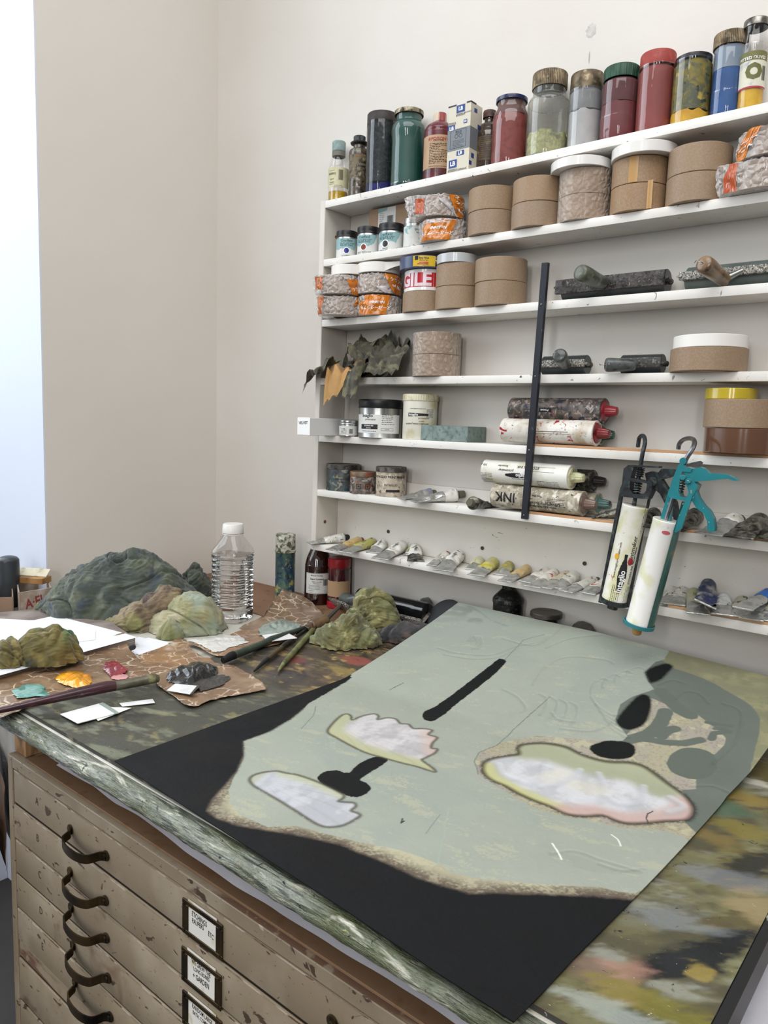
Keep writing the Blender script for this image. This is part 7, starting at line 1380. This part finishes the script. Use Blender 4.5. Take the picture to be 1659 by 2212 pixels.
waxsheet('wide crumpled waxed palette paper holding teal, orange and crimson paint', [(-60, 1570), (20, 1545), (120, 1505), (190, 1498), (300, 1466)], [(300, 1466), (322, 1458), (300, 1425), (280, 1402), (268, 1378)], [(-60, 1462), (60, 1448), (140, 1432), (200, 1400), (268, 1378)], [(-60, 1570), (-60, 1510), (-60, 1462)], zb+.0010, h=lambda u, v: .014*max(0, (v-.72)/.28)**1.6*max(0, (u-.55)/.45), n=(90, 50), seed=1)
waxsheet('stained waxed palette paper lying between crimson and white paint', [(275, 1470), (330, 1462), (420, 1450), (470, 1440)], [(470, 1440), (455, 1425), (420, 1410), (402, 1382)], [(300, 1415), (345, 1400), (380, 1384), (402, 1382)], [(275, 1470), (290, 1440), (300, 1415)], zb+.0006, m=wax2, seed=2, n=(50, 36))
waxsheet('waxed palette paper with the black paint near the painting corner', [(342, 1482), (380, 1508), (412, 1528), (470, 1510), (560, 1494)], [(560, 1494), (576, 1486), (545, 1460), (505, 1438)], [(345, 1452), (400, 1440), (450, 1432), (505, 1438)], [(342, 1482), (335, 1465), (345, 1452)], zb+.0016, seed=3)
waxsheet('waxed palette paper with white paint beside the thick dark brush', [(402, 1388), (430, 1398), (470, 1418), (520, 1408), (600, 1392)], [(600, 1392), (640, 1370), (600, 1355)], [(500, 1372), (520, 1362), (560, 1356), (600, 1355)], [(402, 1388), (450, 1378), (500, 1372)], zb+.0011, m=wax2, seed=4, amp=.001)
waxsheet('waxed palette paper curling upward behind the grey green paint', [(515, 1358), (560, 1374), (600, 1382), (650, 1362)], [(650, 1362), (690, 1350), (700, 1330), (668, 1300)], [(570, 1335), (600, 1310), (625, 1300), (668, 1300)], [(515, 1358), (545, 1342), (570, 1335)], zb+.0012, h=lambda u, v: .042*max(0, (v-.55)/.45)**1.7*max(0, 1-abs(u-.5)*1.7), seed=5, amp=.0015)
# dabs of paint
def dab(label, pts, z, h, m, seed, fx=36, crest=.5, n=(110, 46)):
    P_ = [onZ(x, y, z) for x, y in pts]; c = sum(P_, Vector())/len(P_); c.z = z; sp = spline([(p.x-c.x, p.y-c.y) for p in P_], 8, True)
    def fn(u, v):
        k = u*len(sp); i = int(k) % len(sp); j = (i+1) % len(sp); f = k-int(k); bx_ = sp[i][0]*(1-f)+sp[j][0]*f; by_ = sp[i][1]*(1-f)+sp[j][1]*f
        jt = 1+.13*hashn(u*23+seed, seed*2.7, 2)+.08*hashn(u*61, seed, 5); jt = jt*(1-max(0, (u-.93)/.07))+max(0, (u-.93)/.07)*(1+.13*hashn(seed, seed*2.7, 2)+.08*hashn(0, seed, 5))
        x, y = bx_*v*jt, by_*v*jt; e = (1-v**3); w = hashn(x*fx+seed, y*fx, 1); w2 = abs(hashn((x+y)*fx*1.3+seed+w*.5, (x-y)*fx*.45, 6))
        return (x, y, max(.0002, h*e*(.55+crest*w+.7*w2)) if v < .999 else 0)
    o = obj('paint_dab', grid(n[0]+1, n[1], fn), m, None, loc=c, angle=None); return tag(o, label, 'paint')
wet = lambda n, c, l=(): mat('wet_paint_'+n, c, .14, layers=l, bump=[(160, .0015), (60, .001)], coat=.7)
dab('dab of teal paint scraped thin on the left waxed paper', [(28, 1490), (60, 1478), (92, 1480), (100, 1494), (108, 1503), (75, 1504), (42, 1508), (30, 1500)], zb+.0048, .0014, wet('teal', '5f9a90', [('8db8b0', 20, .5, .1), ('4b8074', 34, .58, .05)]), 1)
dab('thick dab of orange yellow paint on the left waxed paper', [(122, 1465), (140, 1452), (165, 1450), (196, 1460), (196, 1478), (188, 1488), (150, 1482), (128, 1474)], zb+.0048, .010, wet('orange', 'e8a010', [('d98a0c', 20, .6, .06)]), 2)
dab('dab of crimson paint near the torn fold of waxed paper', [(222, 1442), (232, 1430), (252, 1428), (262, 1436), (276, 1446), (262, 1456), (240, 1460), (228, 1450)], zb+.0052, .006, wet('crimson', 'a01530', [('7a1028', 20, .55, .08)]), 3)
dab('pink thin streak beneath the crimson dab', [(240, 1462), (262, 1456), (276, 1459), (272, 1466), (250, 1468)], zb+.0048, .001, wet('pink', 'd79a9a'), 4)
dab('heap of thick black paint on waxed paper', [(362, 1456), (385, 1445), (425, 1430), (455, 1434), (470, 1446), (466, 1460), (440, 1470), (405, 1478), (372, 1474), (362, 1466)], zb+.0048, .017, wet('black', '0c0d0f', [('16181b', 20, .5, .1)]), 5)
dab('flat smear of black paint spreading right of the black heap', [(385, 1476), (430, 1466), (470, 1458), (496, 1462), (480, 1478), (440, 1492), (425, 1490), (405, 1484)], zb+.0046, .0018, wet('black', '0c0d0f'), 6)
dab('wide pool of white paint on waxed paper', [(405, 1382), (440, 1378), (480, 1372), (515, 1374), (535, 1386), (505, 1396), (470, 1408), (450, 1402), (432, 1392)], zb+.0028, .0035, wet('white', 'd9d7d0', [('d9b9a8', 30, .74, .04), ('c8cfc8', 26, .74, .04)]), 7)
dab('glossy grey green paint pool beside the curled waxed paper', [(560, 1358), (575, 1346), (600, 1338), (625, 1340), (645, 1348), (640, 1358), (610, 1366), (590, 1372), (563, 1372)], zb+.0048, .007, wet('sage', '93a198', [('7f8f86', 20, .55, .08)]), 8)
dab('small streak of pale yellow paint below the orange dab', [(145, 1494), (170, 1489), (184, 1491), (170, 1497), (150, 1498)], zb+.0045, .0012, wet('cream', 'd9d29a'), 9)
# white plastic cards
card_w = mat('white_plastic_card', 'e4e4e2', .35, layers=[('c9c9ca', 12, .62, .06)])
def card(label, pts, z, th=.0012, extra=None):
    P_ = [onZ(x, y, z) for x, y in pts]; c = sum(P_, Vector())/len(P_); t = thing('scraper_card', label, 'scraper', (c.x, c.y, z), 0, 'white plastic scraper cards'); obj('card', bev_geo(prism([(p.x-c.x, p.y-c.y) for p in P_], 0, th), .0003, 1), card_w, t, smooth=False)
    if extra:
        Q_ = [onZ(x, y, z+th) for x, y in extra[0]]; obj('paint_edge', prism([(p.x-c.x, p.y-c.y) for p in Q_], th+.0001, th+.0012), extra[1], t, smooth=False)
    return t
card('white scraper card sticking out from under the larger one', [(205, 1551), (232, 1528), (284, 1530), (212, 1558)], ZB, .001)
card('largest white scraper card with grey paint along its far edge', [(130, 1544), (222, 1519), (256, 1541), (168, 1564)], ZB+.0012, .0016, ([(214, 1521), (224, 1519), (258, 1541), (250, 1543)], mat('grey_green_smear', '8f9a90', .4)))
card('narrow white scraper card nearest the brown bristled brush', [(258, 1520), (330, 1511), (335, 1519), (264, 1527)], ZB, .0012)
card('white scraper card with black paint on its end, on the black paint sheet', [(360, 1492), (378, 1478), (432, 1483), (412, 1501)], ZB+.0075, .0012, ([(410, 1501), (425, 1483), (433, 1483), (414, 1501)], wet('black', '0c0d0f')))
card('white scraper card dipped in the grey green paint', [(566, 1373), (618, 1366), (642, 1379), (580, 1387)], ZB+.009, .0012)
# brushes
def brush(label, pts, z, rad, cols, fer, bris, rb_, tipc, fm=None, bristle_pts=None, group='paint brushes'):
    """pts: image points from handle end to bristle tip; fer, bris = fractions where ferrule and bristles start"""
    W = [onZ(x, y, z) for x, y in pts]; a, b = W[0], W[-1]; L_ = (b-a).length; d = (b-a).normalized(); t = thing('paint_brush', label, 'brush', a, 0, group)
    R_ = lambda u: float(np.interp(u, [q[0] for q in rad], [q[1] for q in rad]))
    def seg_(u0, u1, m_, nm, n=24, k=1, flat=None):
        us = [u0+(u1-u0)*i/n for i in range(n+1)]; return obj(nm, tube([d*L_*u+Vector((0, 0, R_(u)+.0004)) for u in us], [max(.0004, R_(u)*k) for u in us], 20, flat=flat), m_, t)
    seg_(0, fer+.01, cols, 'handle', 30); seg_(fer, bris+.01, fm or mat('brush_ferrule', '7d7a6c', .35, metal=.7, layers=[('5a573f', 20, .5, .1)]), 'ferrule', 10, 1.04); seg_(bris, 1, tipc, 'bristles', 12)
    return t
brush('long maroon handled brush with grey ferrule crossing the board corner', [(-150, 1571), (342, 1474)], ZB+.0105, [(0, .0035), (.3, .0050), (.62, .0095), (.74, .0105), (.80, .0085), (.92, .0085), (.97, .0095), (1, .0070)], mat('maroon_lacquer', '43202a', .3, layers=[('33191f', 20, .55, .1), ('6b5358', 60, .68, .04)], coat=.4), .78, .93, 0, mat('greenish_bristle', '555238', .8, layers=[('8a8663', 80, .55, .1, 3, 0, (.1, 1, 1))], bump=(300, .001)))
brush('thick dark green brush with clogged black tip pointing to the black paint', [(690, 1346), (482, 1434)], ZB+.001, [(0, .003), (.2, .0045), (.55, .0085), (.62, .0075), (.86, .0080), (.93, .0092), (1, .0065)], mat('dark_green_handle', '2f3a35', .3, layers=[('465049', 30, .55, .1)], coat=.3), .60, .90, 0, mat('clogged_bristle', '0b0b0c', .6, bump=(200, .001)), fm=mat('green_ferrule', '48544b', .3, metal=.5, layers=[('5f6a5c', 30, .55, .1)]))
brush('slim black handled brush lying between the two thicker brushes', [(668, 1356), (549, 1452)], ZB, [(0, .0025), (.3, .0035), (.5, .0060), (.6, .0045), (.85, .0048), (1, .0018)], mat('black_handle_paint', '22211f', .35, layers=[('4b4231', 40, .6, .05)]), .55, .78, 0, mat('dark_bristle', '1d1e1c', .6), fm=mat('brown_ferrule', '5a4b38', .4, metal=.4))
brush('olive painted brush handle with pointed end towards the viewer', [(702, 1338), (601, 1452)], ZB, [(0, .0070), (.5, .0062), (.75, .0058), (.9, .0050), (1, .0020)], mat('olive_handle', '64663f', .4, layers=[('82845b', 30, .55, .08), ('474a30', 36, .6, .06)]), .70, .88, 0, mat('olive_handle', '64663f', .4), fm=mat('olive_handle', '64663f', .4))
t = tag(obj('charcoal_stub', xf(capped([(.0055, 0), (.006, .003), (.0055, .010)], 8), rot=(pi/2, 0, .5), loc=(0, 0, .006)), mat('charcoal', '2d3130', .8), None, smooth=False, loc=tuple(onZ(289, 1403, zb+.004))), 'small dark charcoal stub on the fold of waxed paper', 'charcoal')
# boxes on the window side
def cbox(label, pts, z, h, m, open_=True, name='cardboard_box', th=.003):
    P_ = [onZ(x, y, z) for x, y in pts]; c = sum(P_, Vector())/len(P_); t = thing(name, label, 'box', (c.x, c.y, z)); Q_ = [Vector((p.x-c.x, p.y-c.y, 0)) for p in P_]
    obj('base', prism([(q.x, q.y) for q in Q_], 0, th), m, t, smooth=False)
    for i in range(4):
        a, b = Q_[i], Q_[(i+1) % 4]; n_ = Vector((-(b-a).y, (b-a).x, 0)).normalized()*th; 
        if n_.dot(-a) < 0: n_ = -n_
        obj('side_panel', hexa([(a.x, a.y, 0), (b.x, b.y, 0), (b.x+n_.x, b.y+n_.y, 0), (a.x+n_.x, a.y+n_.y, 0), (a.x, a.y, h), (b.x, b.y, h), (b.x+n_.x, b.y+n_.y, h), (a.x+n_.x, a.y+n_.y, h)]), m, t, smooth=False)
    return t, Q_, c
bxm = mat('small_box_card', '8b7460', .75, layers=[('7c6552', 8, .5, .15), ('5e4b3d', 20, .66, .04)])
bxr = mat('printed_box_card', 'a18f80', .7, layers=[('93816f', 8, .5, .15), ('c3b6ac', 12, .62, .06)])
t, Q_, c = cbox('small brown cardboard box with stained side at the left edge', [(-32, 1336), (30, 1334), (28, 1296), (-30, 1300)], ZD+.0008, .052, bxm)
t, Q_, c = cbox('open cardboard box printed with red letters behind the paper stack', [(41, 1331), (112, 1318), (100, 1288), (36, 1298)], ZD+.0008, .060, bxr)
a, b = Q_[0], Q_[1]; dx = (b-a).normalized(); nrm = Vector((dx.y, -dx.x, 0)); w_ = (b-a).length; g2 = lines2d([('A·EL', 0, 0, .034, .02, .15)])
mid = (a+b)/2+Vector((0, 0, .030))+nrm*.0005; obj('red_print', ([tuple(mid+dx*x*.8+Vector((0, 0, y))) for x, y in g2[0]], g2[1]), mat('box_red_print', '8e3a3c', .6), t, smooth=False)
p = onZ(66, 1330, ZD); pt_ = Vector((c.x-.01, c.y+.005, ZD+.062)); t = thing('pine_offcut', 'pine offcut with cream painted top resting across the printed box', 'wood offcut', pt_, .55)
obj('offcut', box(-.048, .040, -.021, .021, 0, .016, .001, 1), mat('stained_pine', '8a6238', .6, layers=[('3c3d26', 10, .54, .05), ('a67c4c', 18, .58, .08)]), t); obj('painted_face', xf(box(-.048, .040, -.016, .012, 0, .0022, .0008, 1), rot=(radians(38), 0, 0), loc=(0, .010, .026)), mat('cream_painted_wood', 'c6bda4', .6, layers=[('a39a80', 30, .6, .06)], bump=(100, .0008)), t)
P = onZ(-2, 1330, ZD); t = thing('rubber_bottle', 'dark grey rounded bottle cut off by the left edge of the view', 'bottle', (P.x-.077, P.y+.06, ZD+.0008)); obj('bottle_body', lathe(spline([(.0003, 0), (.024, 0), (.026, .006), (.027, .11), (.024, .128), (.012, .134), (.0003, .135)], 4), 36), mat('dark_grey_plastic', '33373a', .35), t); obj('base_ring', lathe([(.0268, .004), (.0285, .005), (.0285, .012), (.0268, .013)], 36), mat('dark_grey_plastic', '33373a', .35), t)
P = onZ(85, 1338, ZD); V = [(-.032, -.006, .001), (.03, -.016, .001), (.034, .014, .012), (-.028, .02, .034), (-.006, .0, .010)]
gl_ = grid(30, 20, lambda u, v: (-.035+.075*u, -.016+.030*v+.006*sin(u*5), .0008+.034*(1-u)**1.6*v+.003*abs(hashn(u*5, v*5, 2))))
t = tag(obj('gold_foil', gl_, mat('gold_foil_scrap', '8a6a30', .35, metal=.4, layers=[('b08a48', 30, .55, .1), ('4b3b22', 40, .62, .05)], bump=(60, .001)), None, loc=(P.x, P.y, ZD+.0008)), 'curled ochre gold scrap under the tip of the slate green rag', 'scrap')

# below the desk: things in the bottom corners
def quadsheet(name, label, pts, m, cat, amp=.01, n=(40, 50), seed=0, th=.0006):
    """hanging sheet through four world corners, gently crumpled"""
    A, B, C_, D_ = [Vector(p) for p in pts]; nr = (B-A).cross(D_-A).normalized()
    def fn(u, v): p = A*(1-u)*(1-v)+B*u*(1-v)+C_*u*v+D_*(1-u)*v; return tuple(p+nr*(amp*hashn(u*3+seed, v*3, 0)+amp*.4*ridge((u+seed, v, 0), 6, .5))-A)
    o = obj(name, grid(n[0], n[1], fn), m, None, loc=A, angle=None); md = o.modifiers.new('thickness', 'SOLIDIFY'); md.thickness = th; return tag(o, label, cat)
poly = mat('white_wrapping', 'b9b3ab', .45, layers=[('a39c95', 4, .5, .15), ('d0cbc6', 8, .58, .1)], bump=(12, .004)); poly2 = mat('grey_wrapping', '77777a', .5, layers=[('6b6b6e', 4, .5, .15), ('8c8a88', 6, .6, .1)], bump=(10, .004)); brwn = mat('brown_wrapping', '64482f', .6, layers=[('4c3523', 6, .5, .12), ('7d5d40', 10, .6, .08)], bump=(20, .003))
xw = X0-.012
quadsheet('wrapped_bundle', 'white wrapped bundle with handwriting beside the plan chest', [(-1.60, .66, .60), (xw-.012, .60, .60), (xw-.012, .60, .915), (-1.60, .66, .915)], poly, 'bundle', .003, seed=1)
quadsheet('brown_parcel', 'brown paper parcel below the white bundle left of the chest', [(-1.60, .640, .60), (xw-.010, .575, .60), (xw-.010, .575, .775), (-1.60, .640, .785)], brwn, 'parcel', .003, seed=4)
quadsheet('grey_portfolio', 'grey wrapped portfolio leaning low beside the plan chest', [(-1.60, .615, .05), (xw-.008, .545, .05), (xw-.008, .548, .700), (-1.60, .620, .690)], poly2, 'portfolio', .003, seed=7)
quadsheet('black_folder', 'black folder edge showing at the lower left of the chest', [(-1.58, .575, .30), (-1.372, .535, .36), (-1.392, .530, .585), (-1.58, .570, .60)], mat('black_folder_card', '131314', .5), 'folder', .001, seed=9)
tag(obj('blue_folder', box(-1.62, -1.362, .60, .80, .9165, .9265, .001, 1), mat('blue_folder_card', '27408a', .5)), 'blue folder lying on the white bundle under the desk corner', 'folder')
bn = bpy.data.objects['wrapped_bundle']
for s_, px, py, sz in (('AR', 9, 1642, .026), ('IF', 9, 1671, .026)):
    c = onY(px, py, .594); g2 = lines2d([(s_, 0, 0, sz, 0, .25)]); obj('handwriting', ([(x+c.x-bn.location.x, c.y-bn.location.y-.02*x/.1, z+c.z-bn.location.z) for x, z in g2[0]], g2[1]), BLACK, bn, smooth=False)
ya_ = .5745
def wr(rows, Y, m, nm, lb, sc=1):
    g2 = lines2d(rows); c = onY(10, 1650, Y); o = obj(nm, ([(x, 0, z) for x, z in g2[0]], g2[1]), m, None, smooth=False, loc=c); return tag(o, lb, 'handwriting')
# bottom right: crumpled paper and brown card beyond the board's edge
cr_m = mat('crumpled_white_paper', 'b9b2ac', .6, layers=[('a59c95', 6, .5, .15)], bump=(14, .004))
V0 = [(-.120, .47, .858), (.20, .47, .858), (.20, .95, .858), (-.120, .95, .858)]
A, B, C_, D_ = [Vector(p) for p in V0]
def crf(u, v): p = A*(1-u)*(1-v)+B*u*(1-v)+C_*u*v+D_*(1-u)*v; return tuple(p-A+Vector((0, 0, .012*abs(ridge((p.x, p.y, 1), 16, 1.2))+.004+.012*abs(hashn(p.x*9, p.y*9, 3)))))
tag(obj('crumpled_paper', grid(120, 160, crf), cr_m, None, loc=A, angle=None), 'crumpled white paper below the right edge of the painted board', 'paper')

# ================================================================ light
w = bpy.data.worlds.new('world'); SC.world = w; w.use_nodes = True
bgn = w.node_tree.nodes['Background']; tcn = w.node_tree.nodes.new('ShaderNodeTexCoord'); sxn = w.node_tree.nodes.new('ShaderNodeSeparateXYZ'); mrn = w.node_tree.nodes.new('ShaderNodeMapRange')
w.node_tree.links.new(tcn.outputs['Generated'], sxn.inputs[0]); w.node_tree.links.new(sxn.outputs[2], mrn.inputs[0])
mrn.inputs[1].default_value = -.1; mrn.inputs[2].default_value = .6; mrn.inputs[3].default_value = .02; mrn.inputs[4].default_value = .46   # darker below: floor and furniture of the room
mr2 = w.node_tree.nodes.new('ShaderNodeMapRange'); mr2.inputs[1].default_value = -.45; mr2.inputs[2].default_value = -.85; mr2.inputs[3].default_value = 0; mr2.inputs[4].default_value = .75   # daylight outside the window on the left
w.node_tree.links.new(sxn.outputs[0], mr2.inputs[0]); mxm = w.node_tree.nodes.new('ShaderNodeMath'); mxm.operation = 'MAXIMUM'; w.node_tree.links.new(mrn.outputs[0], mxm.inputs[0]); w.node_tree.links.new(mr2.outputs[0], mxm.inputs[1])
w.node_tree.links.new(mxm.outputs[0], bgn.inputs[1]); bgn.inputs[0].default_value = (.95, .97, 1.0, 1)
def area(name, loc, tgt, sx, sy, power, col):
    l = bpy.data.lights.new(name, 'AREA'); l.shape = 'RECTANGLE'; l.size = sx; l.size_y = sy; l.energy = power; l.color = col
    o = bpy.data.objects.new(name, l); C.objects.link(o); o.location = loc
    o.rotation_euler = (Vector(tgt)-Vector(loc)).to_track_quat('-Z', 'Y').to_euler(); return o
area('daylight_left_window', (XL-.66, -.1, 2.5), (XL+1, -.1, 1.6), 2.0, 2.2, 48, (.82, .91, 1))
area('daylight_front_window_a', (.55, -4.2, 2.7), (-.7, 1.4, 1.4), .5, 2.2, 47, (1, .992, .985))
area('daylight_front_window_b', (2.05, -4.0, 2.7), (-.7, 1.4, 1.4), .5, 2.2, 47, (1, .992, .985))
area('daylight_skylight', (-.1, .0, 3.5), (-.55, .95, 1.0), 2.4, 1.6, 43, (1, .99, .982))
SC.view_settings.view_transform = 'Standard'; SC.view_settings.look = 'None'; SC.view_settings.exposure = 0.22; SC.view_settings.gamma = 1
SC.view_settings.use_curve_mapping = False
SC.cycles.use_adaptive_sampling = True; SC.cycles.adaptive_threshold = .02; SC.cycles.max_bounces = 8; SC.cycles.transparent_max_bounces = 24; SC.cycles.transmission_bounces = 10; SC.cycles.caustics_reflective = False
SC.cycles.use_denoising = True; SC.cycles.sample_clamp_indirect = 6
